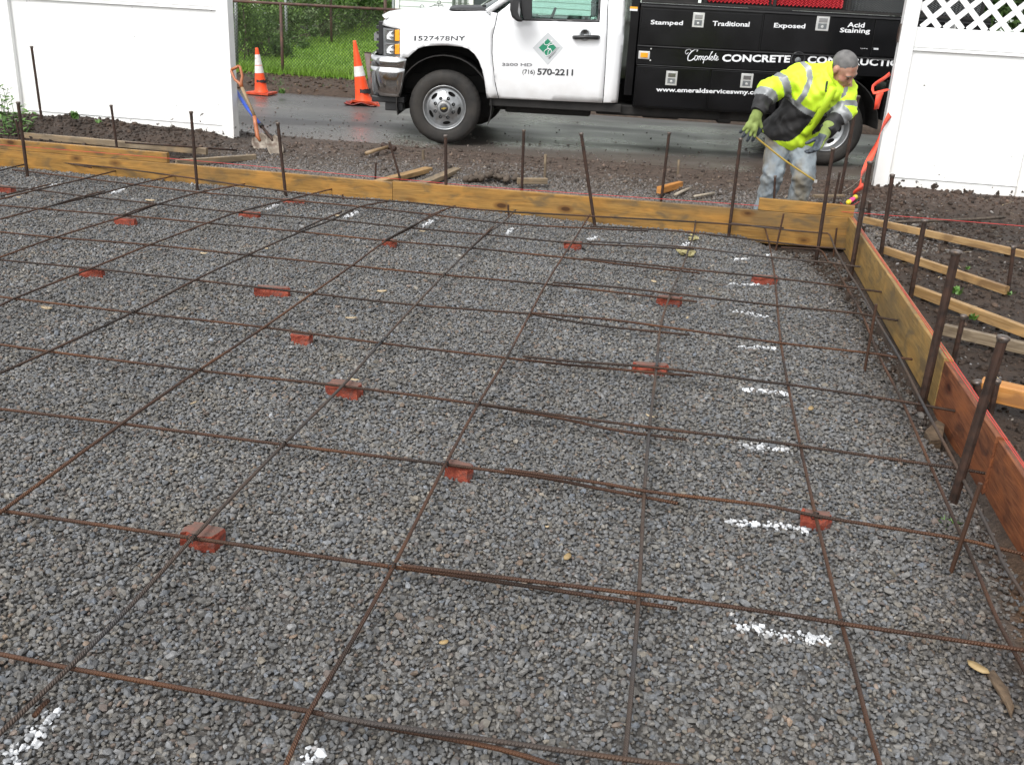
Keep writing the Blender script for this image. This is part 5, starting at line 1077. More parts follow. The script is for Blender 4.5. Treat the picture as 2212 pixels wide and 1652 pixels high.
fend = [(-.709,1.165),(-.700,1.19),(-.671,1.225),(-.62,1.255),(-.561,1.277),(-.43,1.297),(-.30,1.307),(-.002,1.322),(.20,1.338),(.400,1.352),(.505,1.345),(.497,1.27),(.464,1.11),(.467,.95),(.490,.79),(.515,.65),(.556,.504)]+arch+[(-.487,.862),(-.490,1.142)]
for mi in (False, True):
    panel('fender', fend, wside, 'paint', trk, mirror=mi, pitch=.04)
    window = [(.75,1.305),(1.545,1.327),(1.535,1.80),(1.50,1.825),(1.34,1.83),(1.27,1.81),(.78,1.45),(.75,1.41)]
    dr = panel('door', [(.513,1.345),(.505,1.27),(.472,1.11),(.475,.95),(.498,.79),(.523,.65),(.564,.504),(1.655,.516),(1.650,.9),(1.637,1.3),(1.615,1.88),(1.14,1.90),(1.05,1.86),(.60,1.415)], wside, 'paint', trk, holes=[window], mirror=mi, pitch=.05)
    gw = (lambda u, v: wside(u, v)+.012)
    panel('window_glass', window, gw, 'glass', dr, mirror=mi, th=.002)
    seal = [(u, v) for u, v in [(.735,1.285),(1.562,1.308),(1.552,1.80),(1.51,1.842),(1.34,1.848),(1.26,1.826),(.765,1.462),(.735,1.41)]]
    panel('window_seal', seal, (lambda u, v: wside(u, v)-.002), 'blackplastic', dr, holes=[[(.757,1.313),(1.538,1.334),(1.528,1.795),(1.50,1.818),(1.34,1.823),(1.28,1.80),(.785,1.446),(.757,1.41)]], mirror=mi, th=.004, pitch=.05)
    panel('cab_corner', [(1.663,.517),(1.818,.522),(1.826,1.18),(1.806,1.55),(1.77,1.89),(1.624,1.885),(1.645,1.3),(1.658,.9)], wside, 'paint', trk, mirror=mi, pitch=.03)
    s_ = 1 if mi else -1
    w0 = (WT-wside(1.43, 1.16) if mi else wside(1.43, 1.16))
    hy = [T(3,1738,300), T(3,1952,302)]
    hu0, hv0 = hy[0]; hu1, hv1 = hy[1]
    ww = float(w0)+s_*.030
    obj('door_handle', join(tube([Tm(hu0+.01, hv0, float(w0)), Tm(hu0+.025, hv0, ww), Tm((hu0+hu1)/2, (hv0+hv1)/2+.004, ww+s_*.006), Tm(hu1-.03, hv1, ww), Tm(hu1-.012, hv1, float(w0))], [.018,.021,.020,.023,.021], 10)), M['blackplastic'], dr, smooth=True)
    sc = T(3,1835,272); obj('handle_recess', lathe([(.062,.0035),(.050,.0045),(.044,.001)], Tm(sc[0], sc[1]-.008, float(w0)), EW*s_, 20, closed=True), M['logogrey'], dr, smooth=True)
# rear wall, roof, hood, cowl, windshield
def gridsurf(name, us, ws, f, mat, parent, th=.012, smooth=True):
    U, W = np.meshgrid(us, ws); P = f(U.ravel(), W.ravel()); i2 = np.arange(U.size).reshape(U.shape)
    o = obj(name, (P, [[i2[i,j], i2[i,j+1], i2[i+1,j+1], i2[i+1,j]] for i in range(len(ws)-1) for j in range(len(us)-1)]), M[mat], parent, smooth=smooth); fixn(o)
    o.modifiers.new('s', 'SOLIDIFY').thickness = th; return o
def crown(w, lo, hi, a): q = (w-(lo+hi)/2)/((hi-lo)/2); return a*(1-q**4)
gridsurf('roof', np.linspace(1.10, 1.80, 10), np.linspace(.195, WT-.195, 22), lambda U, W: Tm(U, 1.885+crown(W, .195, WT-.195, .055)-.03*np.clip((1.25-U)/.15, 0, 1)**2, W), 'paint', trk)
gridsurf('hood', np.linspace(-.66, .40, 16), np.linspace(.12, WT-.12, 26), lambda U, W: Tm(U-.10*crown(W, .12, WT-.12, 1)*np.clip((-U-.2)/.4, 0, 1), np.interp(U, [-.66,-.6,-.5,-.3,0,.4], [1.235,1.268,1.292,1.309,1.326,1.353])+crown(W, .12, WT-.12, .030)+.025*np.exp(-((np.abs(W-1)-.55)/.12)**2)*np.clip(U+.6, 0, .5)*2, W), 'paint', trk)
gridsurf('cowl', np.linspace(.0, .52, 6), np.linspace(.16, WT-.16, 14), lambda U, W: Tm(U+.0, 1.352+.05*U+crown(W, .16, WT-.16, .035)+.004, W), 'blackplastic', trk)
gridsurf('windshield', np.linspace(0, 1, 8), np.linspace(0, 1, 14), lambda a, c: Tm(.40+a*.72-.16*(1-(2*c-1)**2), 1.365+a*.50+.02*(1-(2*c-1)**2), (.10+a*.10)*(1-c)+(WT-.10-a*.10)*c), 'glass', trk, th=.004)
for q in (0, 1): obj('wiper', tube([Tm(.34, 1.40, .35+q*.75), Tm(.42, 1.425, .7+q*.7), Tm(.50, 1.42, 1.0+q*.65)], .012, 6), M['blackplastic'], trk)
panel_r = [(.09,.52),(WT-.09,.52),(WT-.09,1.25),(WT-.2,1.88),(.2,1.88),(.09,1.25)]
rv = [Tm(1.815, v, w) for w, v in panel_r]; hw_ = [Tm(1.815, v, w) for w, v in [(.35,1.33),(WT-.35,1.33),(WT-.42,1.76),(.42,1.76)]]
obj('rear_wall', (rv+hw_, [[0,1,7,6],[1,2,7],[2,3,8,7],[3,4,9,8],[4,5,9],[5,0,6,9]]), M['paint'], trk); obj('rear_glass', (hw_, [[0,1,2,3]]), M['glass'], trk)
for mi in (False, True):
    a = [(.50,1.37,.10),(1.12,1.885,.20)]; 
    obj('roof_pillar', tube([Tm(u, v, (WT-w if mi else w)) for u, v, w in [(.40,1.35,.085),(.75,1.60,.135),(1.13,1.885,.195)]], .032, 10), M['paint'], trk, smooth=True)
# interior
obj('dashboard', join((Tm(*np.array([(.62,1.05,.12),(.62,1.30,.12),(.90,1.33,.12),(.98,1.22,.12),(.95,1.0,.12),(.62,1.05,WT-.12),(.62,1.30,WT-.12),(.90,1.33,WT-.12),(.98,1.22,WT-.12),(.95,1.0,WT-.12)]).T), [[0,1,2,3,4],[9,8,7,6,5],[0,5,6,1],[1,6,7,2],[2,7,8,3],[3,8,9,4]])), M['seat'], trk)
for wq in (.30, 1.20):
    sb = []
    for (v0, v1, uo, hwid) in ((.85,1.45,1.42,.24),(1.48,1.66,1.50,.13)):
        vs = [(uo,v0),(uo+.13,v0),(uo+.24,v1),(uo+.13,v1+.01)]; P = [Tm(u, v, wq+k) for k in (0, 2*hwid) for u, v in vs]; sb.append((np.array(P)+EW*(.24-hwid), [[0,3,2,1],[4,5,6,7],[0,1,5,4],[1,2,6,5],[2,3,7,6],[3,0,4,7]]))
    o = obj('seat', join(*sb, (np.array([Tm(u, v, wq+k) for k in (0, .48) for u, v in [(.98,.75),(1.5,.75),(1.5,.90),(.98,.92)]]), [[0,3,2,1],[4,5,6,7],[0,1,5,4],[1,2,6,5],[2,3,7,6],[3,0,4,7]])), M['seat'], trk); bevel(o, .03, 3)
sw = [Tm(1.04+.12*math.cos(a)*.5, 1.25+.19*math.cos(a)*.85, .55+.19*math.sin(a)) for a in np.linspace(0, 2*math.pi, 22)]
obj('steering_wheel', join(tube(sw, .015, 8), tube([Tm(.92,1.15,.55), Tm(1.04,1.25,.55)], .03, 8), tube([sw[4], sw[15]], .013, 6)), M['blackplastic'], trk, smooth=True)
obj('cab_floor', (np.array([Tm(u, v, w) for u, v, w in [(.45,.53,.08),(1.80,.53,.08),(1.80,.53,WT-.08),(.45,.53,WT-.08)]]), [[0,1,2,3]]), M['chassis'], trk)
obj('firewall', (np.array([Tm(.50, v, w) for v, w in [(.40,.10),(1.33,.12),(1.33,WT-.12),(.40,WT-.10)]]), [[0,1,2,3]]), M['chassis'], trk)
# mirror
mu = lambda x, y, w=-.16: Tm(*T(3, x, y, w), w)
P = [mu(1322,-60),mu(1408,-60),mu(1412,40),mu(1412,160),mu(1345,168),mu(1330,120),mu(1318,40)]
o = obj('mirror_arm', (P+[p+EW*.06 for p in P], [list(range(7)), list(range(13, 6, -1))]+[[i, (i+1) % 7, 7+(i+1) % 7, 7+i] for i in range(7)]), M['blackplastic'], trk); fixn(o); bevel(o, .008)
mh = [mu(1300,-60,-.24),mu(1322,20,-.24),mu(1318,120,-.24),mu(1342,178,-.24),mu(1290,176,-.24),mu(1250,140,-.24),mu(1233,80,-.24),mu(1236,10,-.24),mu(1262,-60,-.24)]; nm = len(mh)
o = obj('mirror_shell', ([p for p in mh]+[p*.985+np.mean(mh, 0)*.015+EW*.20 for p in mh], [list(range(nm)), list(range(2*nm-1, nm-1, -1))]+[[i, (i+1) % nm, nm+(i+1) % nm, nm+i] for i in range(nm)]), M['blackplastic'], trk); fixn(o); bevel(o, .03, 3)
gm = [mu(1308,20,-.245),mu(1318,85,-.245),mu(1312,140,-.245),mu(1298,95,-.245)]; 
o = obj('mirror_trim', (gm+[p+EW*.004 for p in gm], [[0,1,2,3],[7,6,5,4]]), M['alloy'], trk)
# far mirror
obj('mirror_shell', lathe([(.02,0),(.09,.02),(.10,.12),(.07,.17),(.01,.18)], Tm(.68,1.40,WT+.16), (0,0,1), 14), M['blackplastic'], trk, smooth=True)
# headlight
for mi in (False, True):
    sg = lambda w: (WT-w if mi else w)
    def hl(poly, w0, th, mat, par, name, bv=.004):
        Pn = [Tm(u, v, sg(float(wside(u, v))+w0)) for u, v in poly]; n = len(Pn); o = obj(name, (Pn+[p+EW*(th if not mi else -th) for p in Pn], [list(range(n)), list(range(2*n-1, n-1, -1))]+[[i, (i+1) % n, n+(i+1) % n, n+i] for i in range(n)]), M[mat], par, smooth=False); fixn(o); bevel(o, bv, 2); return o
    a0 = T(3,200,228); a1 = T(3,352,230); a2 = T(3,352,455); a3 = T(3,205,457)
    hd = hl([a0, a1, a2, a3], .010, .10, 'alloy', trk, 'headlight')
    for (y0, y1) in ((236,335),(350,440)):
        hl([T(3,312,y0+6), T(3,351,y0+4), T(3,351,y1-4), T(3,312,y1-4)], .004, .02, 'amber', hd, 'amber_lens', .003)
        hl([T(3,222,y0), T(3,306,y0+2), T(3,306,y1-4), T(3,226,y1-4)], .005, .02, 'chrome', hd, 'reflector_bowl', .004)
        q = [T(3,238,y0+52), T(3,262,y0+22), T(3,300,y0+12), T(3,278,y0+34), T(3,300,y0+58), T(3,262,y0+62), T(3,285,y0+86), T(3,240,y0+80)]
        hl(q, .000, .006, 'whiteink', hd, 'painted_glint', .001)  # white streak shape painting a highlight onto the reflector bowl
    hl([T(3,182,215), T(3,198,222), T(3,204,458), T(3,190,456), T(3,176,330)], .012, .10, 'blackplastic', trk, 'grille_edge')
# bumper swept round the front
path = [(-.415,.010),(-.52,-.005),(-.62,.005),(-.70,.03),(-.765,.085),(-.81,.18),(-.85,.40),(-.875,.70),(-.88,1.0)]; path += [(u, WT-w) for u, w in path[-2::-1]]
prof = [(.863,-.035),(.868,.0),(.846,.012),(.815,.015),(.762,.016),(.757,.010),(.750,.016),(.70,.018),(.60,.012),(.52,.0),(.462,-.02),(.455,-.05)]
Pv = []; k = len(prof)
for i, (u, w) in enumerate(path):
    a = np.array(path[max(i-1, 0)]); c = np.array(path[min(i+1, len(path)-1)]); tt = (c-a)/np.linalg.norm(c-a); nn = np.array([tt[1], -tt[0]])*-1
    if nn@(np.array([u, w])-np.array([.5, 1.0])) < 0: nn = -nn
    for v, off in prof:
        uu = u+nn[0]*off; wwv = w+nn[1]*off
        if i in (0, len(path)-1): uu += -(.863-v)*.15
        Pv.append(Tm(uu, v, wwv))
o = obj('front_bumper', (Pv, [[i*k+j, i*k+j+1, (i+1)*k+j+1, (i+1)*k+j] for i in range(len(path)-1) for j in range(k-1)]), M['chrome'], trk, smooth=True); fixn(o); o.modifiers.new('s', 'SOLIDIFY').thickness = .006
def tbox(u0, u1, v0, v1, w0, w1): return np.array([Tm(u, v, w) for w in (w0, w1) for u, v in ((u0,v0),(u1,v0),(u1,v1),(u0,v1))]), [[0,3,2,1],[4,5,6,7],[0,1,5,4],[1,2,6,5],[2,3,7,6],[3,0,4,7]]
bevel(fixn(obj('valance', join(tbox(-.80,-.45,.39,.455,.10,WT-.10), tbox(-.66,-.47,.305,.45,.12,.30), tbox(-.66,-.47,.305,.45,WT-.30,WT-.12)), M['blackplastic'], trk)), .01)
bevel(fixn(obj('grille', join(*[tbox(-.775,-.70,.88+.06*i,.915+.06*i,.25,WT-.25) for i in range(5)], tbox(-.74,-.68,.87,1.20,.18,WT-.18)), M['blackplastic'], trk)), .005)
obj('grille_bar', tbox(-.80,-.74,1.0,1.08,.25,WT-.25), M['chrome'], trk)
# wheel wells (dark liners curving over the tyres)
def well(cu, a0, a1, R, wa, wb, name='wheel_well'):
    an = np.linspace(a0, a1, 22); P = [Tm(cu+R*math.cos(a), .40+R*math.sin(a), w) for w in (wa, wb) for a in an]; n = len(an); F = [[i, i+1, n+i+1, n+i] for i in range(n-1)]; k = len(P); P += [Tm(cu, .40, wb)]; F += [[n+i, n+i+1, k] for i in range(n-1)]
    o = obj(name, (P, F), M['chassis'], trk, smooth=False); o.modifiers.new('s', 'SOLIDIFY').thickness = .01; return o
for wa, wb in ((.02, .62), (WT-.02, WT-.62)): well(-.02, -.35, math.pi+.25, .50, wa, wb)
for s_, wa in ((1, .0), (-1, WT)): 
    obj('arch_lining', (np.array([Tm(u, v, wa+s_*(float(wside(u, v))+d)) for d in (.004, .09) for u, v in arch]), [[i, i+1, len(arch)+i+1, len(arch)+i] for i in range(len(arch)-1)]), M['blackplastic'], trk)
# wheels
def wheel(cu, w_face, sgn, front=True, fine=True):
    """sgn -1: outer face towards the near side"""
    c = Tm(cu, .378, w_face); ax = EW*sgn; t0 = trk
    tp = [(.222,-.02),(.236,.0),(.27,.008),(.305,.011),(.335,.006),(.352,-.004),(.366,-.022),(.374,-.034),(.379,-.05),(.380,-.085),(.3805,-.12),(.380,-.155),(.379,-.19),(.374,-.205),(.360,-.225),(.33,-.24),(.27,-.245),(.222,-.22)]
    n = 120; Vt, F = lathe(tp, c, ax, n); Vr = Vt.reshape(len(tp), n, 3)
    for i in range(5, 15):
        for j in range(n):
            ph = (j+ (3 if i % 2 else 0)) % 6
            if ph < 2: Vr[i, j] = c+(Vr[i, j]-c)*(1-.022*(1 if 7 <= i <= 12 else .8))
    ty = obj('tyre', (Vr.reshape(-1, 3), F), M['tyre'], t0, smooth=True)
    if front: rp = [(.224,-.018),(.231,.000),(.226,.005),(.216,.000),(.211,-.018),(.203,-.034),(.196,-.040)]; dish = lambda r: np.interp(r, [.0,.075,.078,.10,.135,.165,.196], [.030,.030,.018,.012,-.008,-.030,-.040])
    else: rp = [(.224,-.018),(.231,.000),(.226,.005),(.218,-.002),(.212,-.03),(.205,-.07),(.198,-.10)]; dish = lambda r: np.interp(r, [.0,.07,.075,.10,.14,.165,.198], [-.05,-.05,-.11,-.125,-.125,-.118,-.10])
    rim = obj('rim', lathe(rp, c, ax, 64), M['alloy'], t0, smooth=True)
    # disc with hand holes, triangulated
    an = np.linspace(0, 2*math.pi, 64, endpoint=False); out = [(.1975*math.cos(a), .1975*math.sin(a)) for a in an]; holes = []
    nh = 5 if front else 6
    for h in range(nh):
        a0 = math.radians(63)+h*2*math.pi/nh; hr = .158; ca, sa = math.cos(a0), math.sin(a0)
        holes.append([(hr*ca+.019*math.cos(q)*ca-.043*math.sin(q)*sa, hr*sa+.019*math.cos(q)*sa+.043*math.sin(q)*ca) for q in np.linspace(0, 2*math.pi, 18, endpoint=False)])
    if front:
        for h in range(8):
            a0 = math.radians(22.5+h*45); holes.append([(.104*math.cos(a0)+.019*math.cos(q), .104*math.sin(a0)+.019*math.sin(q)) for q in np.linspace(0, 2*math.pi, 12, endpoint=False)])
    pts = []; ed = []
    for lp in [out]+holes: k = len(pts); pts += lp; ed += [(k+i, k+(i+1) % len(lp)) for i in range(len(lp))]
    for r_ in (.178, .135, .122, .080, .074, .05, .0):
        m_ = max(1, int(2*math.pi*r_/.016)); pts_ = [(r_*math.cos(2*math.pi*i/m_), r_*math.sin(2*math.pi*i/m_)) for i in range(m_)]
        pts += [p for p in pts_ if not any(inpoly(np.array([p[0]]), np.array([p[1]]), [(hx*1.0, hy*1.0) for hx, hy in h])[0] or min((p[0]-q[0])**2+(p[1]-q[1])**2 for q in h) < .003**2 for h in holes)]
    vs, _, fs, *_ = delaunay_2d_cdt([Vector(p) for p in pts], ed, [], 0, 1e-7); vs = np.array([(v.x, v.y) for v in vs]); fs = np.array([f for f in fs if len(f) == 3]); cc_ = vs[fs].mean(1); kk = np.ones(len(fs), bool)
    for h in holes: kk &= ~inpoly(cc_[:, 0], cc_[:, 1], h)
    fs = fs[kk]; rr = np.hypot(vs[:, 0], vs[:, 1]); P = c+vs[:, :1]*EU*(1)+vs[:, 1:]*np.array([0, 0, 1.])+dish(rr)[:, None]*ax
    o = obj('wheel_disc', (P, [list(f) for f in fs]), M['alloy'], rim, smooth=False); o.modifiers.new('s', 'SOLIDIFY').thickness = .008
    obj('brake_drum', lathe([(.001,-.075 if front else -.14),(.19,-.075 if front else -.14),(.19,-.18)], c, ax, 32), M['chassis'], rim)
    if front:
        obj('hub_ring', lathe([(.072,.028),(.070,.044),(.062,.048),(.044,.048)], c, ax, 36), M['alloy'], rim, smooth=True)
        obj('hub_cap', lathe([(.001,.050),(.040,.049),(.045,.044)], c, ax, 28), M['blackplastic'], rim, smooth=True)
        em = [(-.026,-.006),(-.012,-.006),(-.010,-.011),(.010,-.011),(.012,-.006),(.026,-.003),(.024,.006),(.011,.006),(.009,.011),(-.010,.011),(-.012,.006),(-.026,.006)]
        em = [(x+y*.25, y+x*.12) for x, y in em]; obj('hub_emblem', ([c+EU*x+np.array([0,0,y])+ax*.052 for x, y in em], [list(range(12)) if sgn > 0 else list(range(12))[::-1]]), M['gold'], rim)
        for h in range(8):
            a0 = math.radians(22.5+h*45); cp = c+EU*.104*math.cos(a0)+np.array([0,0,.104*math.sin(a0)]); 
            if sgn < 0: obj('lug_nut', lathe([(.011,-.030),(.011,-.012),(.006,-.008),(.001,-.007)], cp, ax, 6), M['alloy'], rim)
    else: obj('hub', lathe([(.062,-.11),(.062,-.03),(.055,-.02),(.001,-.015)], c, ax, 24), M['alloy'], rim, smooth=True)
    return ty
wheel(-.01, .0, -1, True); wheel(.17, WT, 1, True)
wheel(4.035, .0, -1, False); wheel(4.035, .27, -1, False); wheel(4.035, WT+.22, 1, False); wheel(4.035, WT-.05, 1, False)
# chassis
fx = lambda nm, parts, mat='chassis', bv=.008: bevel(fixn(obj(nm, join(*parts), M[mat], trk)), bv)
fx('frame_rail', [tbox(-.6,5.3,.50,.68,.55,.63), tbox(-.6,5.3,.50,.68,WT-.63,WT-.55)])
for q in (0, WT-.26): fx('rocker_panel', [tbox(.46,1.86,.42,.508,.06+q,.20+q)])
fx('fuel_tank', [tbox(.62,1.55,.345,.50,.22,.58), tbox(.50,.75,.36,.46,.3,.5)], bv=.03)
fx('underbody_box', [tbox(1.60,3.42,.385,.50,.16,.60), tbox(2.1,2.5,.37,.42,.2,.5), tbox(2.9,3.05,.36,.5,.16,.3)], bv=.02)
fx('axle', [tbox(3.97,4.10,.31,.44,.2,WT-.2), tbox(-.06,.05,.30,.40,.2,WT-.2)])
fx('engine_block', [tbox(-.5,.4,.45,1.1,.63,WT-.63)])
# utility body
fx('bulkhead', [tbox(1.875,1.965,.60,1.95,.09,WT+.05)], 'blackpaint')
W0 = .004; WB = WT+.20
fx('utility_body', [tbox(1.968,5.50,1.100,1.520,W0+.014,.45), tbox(1.968,5.50,.925,1.099,W0+.006,.45), tbox(1.975,3.47,.492,.924,W0+.014,.45), tbox(4.60,5.50,.492,.924,W0+.014,.45),
   tbox(1.968,5.50,1.100,1.520,WB-.45,WB), tbox(1.968,5.50,.925,1.099,WB-.45,WB), tbox(1.975,3.47,.492,.924,WB-.45,WB), tbox(4.60,5.50,.492,.924,WB-.45,WB), tbox(1.968,5.50,.86,.92,.451,WB-.451), tbox(5.42,5.50,.921,1.40,.451,WB-.451)], 'blackpaint', .006)
for q in (3.49, 4.56): fx('arch_flare', [tbox(q,q+.04,.50,.9,W0-.01,.10)], 'blackpaint')
well(4.035, .0, math.pi, .52, .03, .44)
drs = []
for (u0, u1, v0, v1) in ((1.985,3.205,1.118,1.468),(3.225,4.275,1.124,1.482),(4.345,5.45,1.124,1.482),(1.988,2.735,.510,.908),(2.760,3.455,.512,.908),(4.62,5.45,.510,.908)):
    drs.append(fx('toolbox_door', [tbox(u0,u1,v0,v1,W0,W0+.0135)], 'blackpaint', .005))
fx('drip_rail', [tbox(1.968,5.50,1.484,1.500,W0-.012,W0+.010), tbox(1.968,5.50,1.100,1.112,W0-.006,W0+.012), tbox(1.975,3.47,.916,.924,W0-.006,W0+.012)], 'blackplastic', .002)
lat = [((800,103),(893,222),0,4),((1788,130),(1893,250),1,4),((585,570),(677,685),3,4),((1185,590),(1282,705),4,4)]
lp = [((T(4,a[0],(a[1]+b_[1])/2)[0], T(4,(a[0]+b_[0])/2,a[1])[1]), (T(4,b_[0],(a[1]+b_[1])/2)[0], T(4,(a[0]+b_[0])/2,b_[1])[1]), i) for a, b_, i, _ in lat]; lp.append(((5.04,1.49),(5.155,1.36),2)); lp.append(((5.0,.87),(5.13,.735),5))
for (a, b_, di) in lp:
    u0, v1 = a; u1, v0 = b_; q = bevel(fixn(obj('latch', tbox(u0,u1,v0,v1,W0-.006,W0+.0), M['steel'], drs[di])), .004)
    um, hw2 = (u0+u1)/2, (u1-u0)*.33
    bevel(fixn(obj('latch_paddle', tbox(um-hw2,um+hw2,(v0*.42+v1*.58),v1-.018,W0-.011,W0-.0065), M['chrome'], q)), .003)
    bevel(fixn(obj('latch_recess', tbox(um-hw2,um+hw2,v0+.018,(v0*.5+v1*.5),W0-.0075,W0-.0062), M['greymesh'], q)), .001); obj('lock', lathe([(.001,.004),(.012,.003),(.014,0)], Tm(um, v0*.72+v1*.28, W0-.0078), -EW, 14), M['steel'], q)
a, b_ = T(4,370,408), T(4,455,478)
mk = bevel(fixn(obj('marker_light', tbox(a[0],b_[0],b_[1],a[1],W0-.004,W0+.006), M['steel'], trk)), .006); bevel(fixn(obj('amber_lens', tbox(a[0]+.022,b_[0]-.022,b_[1]+.016,a[1]-.016,W0-.016,W0-.0045), M['amber'], mk)), .004)
for x, y in ((468,393),(462,485)): c = T(4,x,y); obj('bolt_head', lathe([(.001,.005),(.008,.004),(.009,0)], Tm(c[0], c[1], W0+.004), -EW, 10), M['steel'], trk)
a, b_ = T(4,303,54), T(4,362,92); obj('clearance_reflector', tbox(a[0],b_[0],(a[1]+b_[1])/2,a[1],W0+.05,W0+.06), M['amber'], trk); obj('clearance_reflector', tbox(a[0],b_[0],b_[1],(a[1]+b_[1])/2-.001,W0+.05,W0+.06), M['whiteink'], trk)
c = T(4,1645,475); fl = obj('fuel_filler', lathe([(.001,-.012),(.055,-.012),(.062,.004),(.070,.006),(.076,.001)], Tm(c[0], c[1], W0+.004), -EW, 30), M['blackplastic'], trk, smooth=True)
obj('filler_cap', lathe([(.001,.018),(.028,.017),(.032,.0)], Tm(c[0], c[1]-.012, W0+.01), -EW, 20), M['greymesh'], fl, smooth=True)
# load above the boxes: rack rails, red plastic netting, grey expanded metal
fx('load_rail', [tbox(1.97,5.5,1.521,1.545,.03,.07), tbox(1.97,5.5,1.93,1.96,.03,.07)]+[tbox(u,u+.03,1.546,1.93,.035,.065) for u in (1.98,2.6,3.3,4.05,4.8,5.45)], 'chassis', .004)
def netting(u0, u1, v0, v1, w, p, wr, mat, name):
    seg = []; n = int((u1-u0)/p)
    Vt = []; F = []
    rows_ = int((v1-v0)/(p*.6))
    for i in range(rows_):
        vv = v0+(i+.5)*p*.6; us = np.arange(u0, u1, p/2); z_ = vv+np.where(np.arange(len(us)) % 2 == 0, p*.28, -p*.28); v, f = tube(Tm(us, z_, w), wr, 4, cap=False); F += [[q+len(Vt) for q in x] for x in f]; Vt += v.tolist()
    return obj(name, (Vt, F), M[mat], trk)
netting(2.643,3.28,1.56,1.80,.10,.040,.0085,'redmesh','red_netting'); netting(3.295,4.02,1.562,1.80,.10,.040,.0085,'redmesh','red_netting'); netting(4.05,5.4,1.55,1.85,.10,.035,.004,'greymesh','expanded_metal')
rr_ = obj('netting_roll', tbox(2.60,4.06,1.521,1.80,.125,.24), M['chassis'], trk); obj('bed_load', tbox(4.05,5.45,1.54,1.90,.125,.60), M['chassis'], trk); obj('bed_load', tbox(2.0,2.55,1.535,1.70,.10,.40), M['chassis'], trk)
# tail
fx('rear_bumper', [tbox(5.50,5.62,.45,.60,.05,WB-.05)], 'blackpaint')
# ---- lettering
def text(s, u0, v0, wd, ht, mat, w=W0-.0012, parent=None, shear=0, bold=0.0, rise=0.0, name='lettering', sp=1.0, rotate=0, face=-1):
    cu = bpy.data.curves.new('txt', 'FONT'); cu.body = s; cu.shear = shear; cu.offset = bold; cu.space_character = sp; cu.resolution_u = 3
    o = bpy.data.objects.new('txt', cu); COL.objects.link(o); dg = bpy.context.evaluated_depsgraph_get(); me = o.evaluated_get(dg).to_mesh()
    v = np.array([tuple(q.co) for q in me.vertices]); f = [list(p.vertices) for p in me.polygons]; o.evaluated_get(dg).to_mesh_clear(); bpy.data.objects.remove(o); bpy.data.curves.remove(cu)
    lo, hi = v.min(0), v.max(0); x = (v[:, 0]-lo[0])/(hi[0]-lo[0])*wd; y = (v[:, 1]-lo[1])/(hi[1]-lo[1])*ht+x*rise
    if rotate: ca, sa = math.cos(rotate), math.sin(rotate); x, y = x*ca-y*sa, x*sa+y*ca
    wv = w if not callable(w) else w(u0+x, v0+y)
    P = Tm(u0+x, v0+y, wv); F = f
    q = obj(name, (P, F), M[mat], parent or trk); return q
def tx(s, n, x0, y0, x1, y1, mat, **k):
    """fit text between lower-left (x0,y0) and upper-right (x1,y1)"""
    a = T(n, x0, y0); b_ = T(n, x1, y1); c = T(n, x1, y0); rise = (c[1]-a[1])/(c[0]-a[0])*0
    return text(s, a[0], a[1], b_[0]-a[0], b_[1]-a[1]-k.pop('drop', 0), mat, **k)
def txl(s, n, xl, yb_l, xr, yb_r, hpx, mat, **k):
    """baseline from (xl,yb_l) to (xr,yb_r), height in crop px"""
    a = T(n, xl, yb_l); b_ = T(n, xr, yb_r); t = T(n, xl, yb_l-hpx); return text(s, a[0], a[1], b_[0]-a[0], t[1]-a[1], mat, rise=(b_[1]-a[1])/(b_[0]-a[0]), **k)
ws = lambda u, v: wside(u, v)-.0035
txl('1527478NY', 3, 470, 328, 878, 328, 39, 'darkink', w=ws, bold=.022, sp=1.05)
dp = [o_ for o_ in trk.children if o_.name.startswith('door')][0]
txl('(716)', 3, 1333, 603, 1432, 605, 46, 'darkink', w=ws, parent=dp, bold=.008); txl('570-2211', 3, 1452, 601, 1738, 609, 53, 'darkink', w=ws, parent=dp, bold=.026, sp=.96)
txl('3500 HD', 3, 1170, 529, 1412, 533, 25, 'silverink', w=ws, parent=dp, bold=.03)
def flat(poly, n, mat, parent, name, w): 
    P = [T(n, *p) for p in poly]; Q = [Tm(u, v, float(w(u, v)) if callable(w) else w) for u, v in P]; o = obj(name, (Q, [list(range(len(Q)))[::-1]]), M[mat], parent); return o
flat([(1540,260),(1660,385),(1535,520),(1418,385)], 3, 'logogrey', dp, 'logo_diamond', lambda u, v: wside(u, v)-.0030)
flat([(1538,312),(1606,383),(1533,456),(1466,384)], 3, 'logogreen', dp, 'logo_green_square', lambda u, v: wside(u, v)-.0042)
def stroke(pts, n, r, mat, parent, name, w):
    P = spline([Tm(*T(n, *p), w(*T(n, *p)) if callable(w) else w) for p in pts], .006); return obj(name, tube(P, r, 4), M[mat], parent)
wl = lambda u, v: float(wside(u, v))-.0052
stroke([(1500,345),(1515,325),(1508,352),(1530,362),(1556,345),(1572,322),(1568,345)], 3, .0032, 'whiteink', dp, 'logo_swash', wl)
stroke([(1582,355),(1552,362),(1536,378),(1545,392),(1562,392),(1530,396),(1508,418),(1520,446),(1552,440),(1568,412),(1556,398),(1542,412),(1538,440)], 3, .0038, 'whiteink', dp, 'logo_initial', wl)
stroke([(1540,470),(1630,380)], 3, .0012, 'darkink', dp, 'logo_rule', wl); stroke([(1542,455),(1618,378)], 3, .0010, 'darkink', dp, 'logo_rule', wl)
a = T(3,1552,476); b_ = T(3,1606,420); text('SERVICES', a[0], a[1], math.hypot(b_[0]-a[0], b_[1]-a[1]), .011, 'darkink', w=lambda u, v: wside(u, v)-.0045, parent=dp, rotate=math.atan2(b_[1]-a[1], b_[0]-a[0]))
wk = W0-.0016
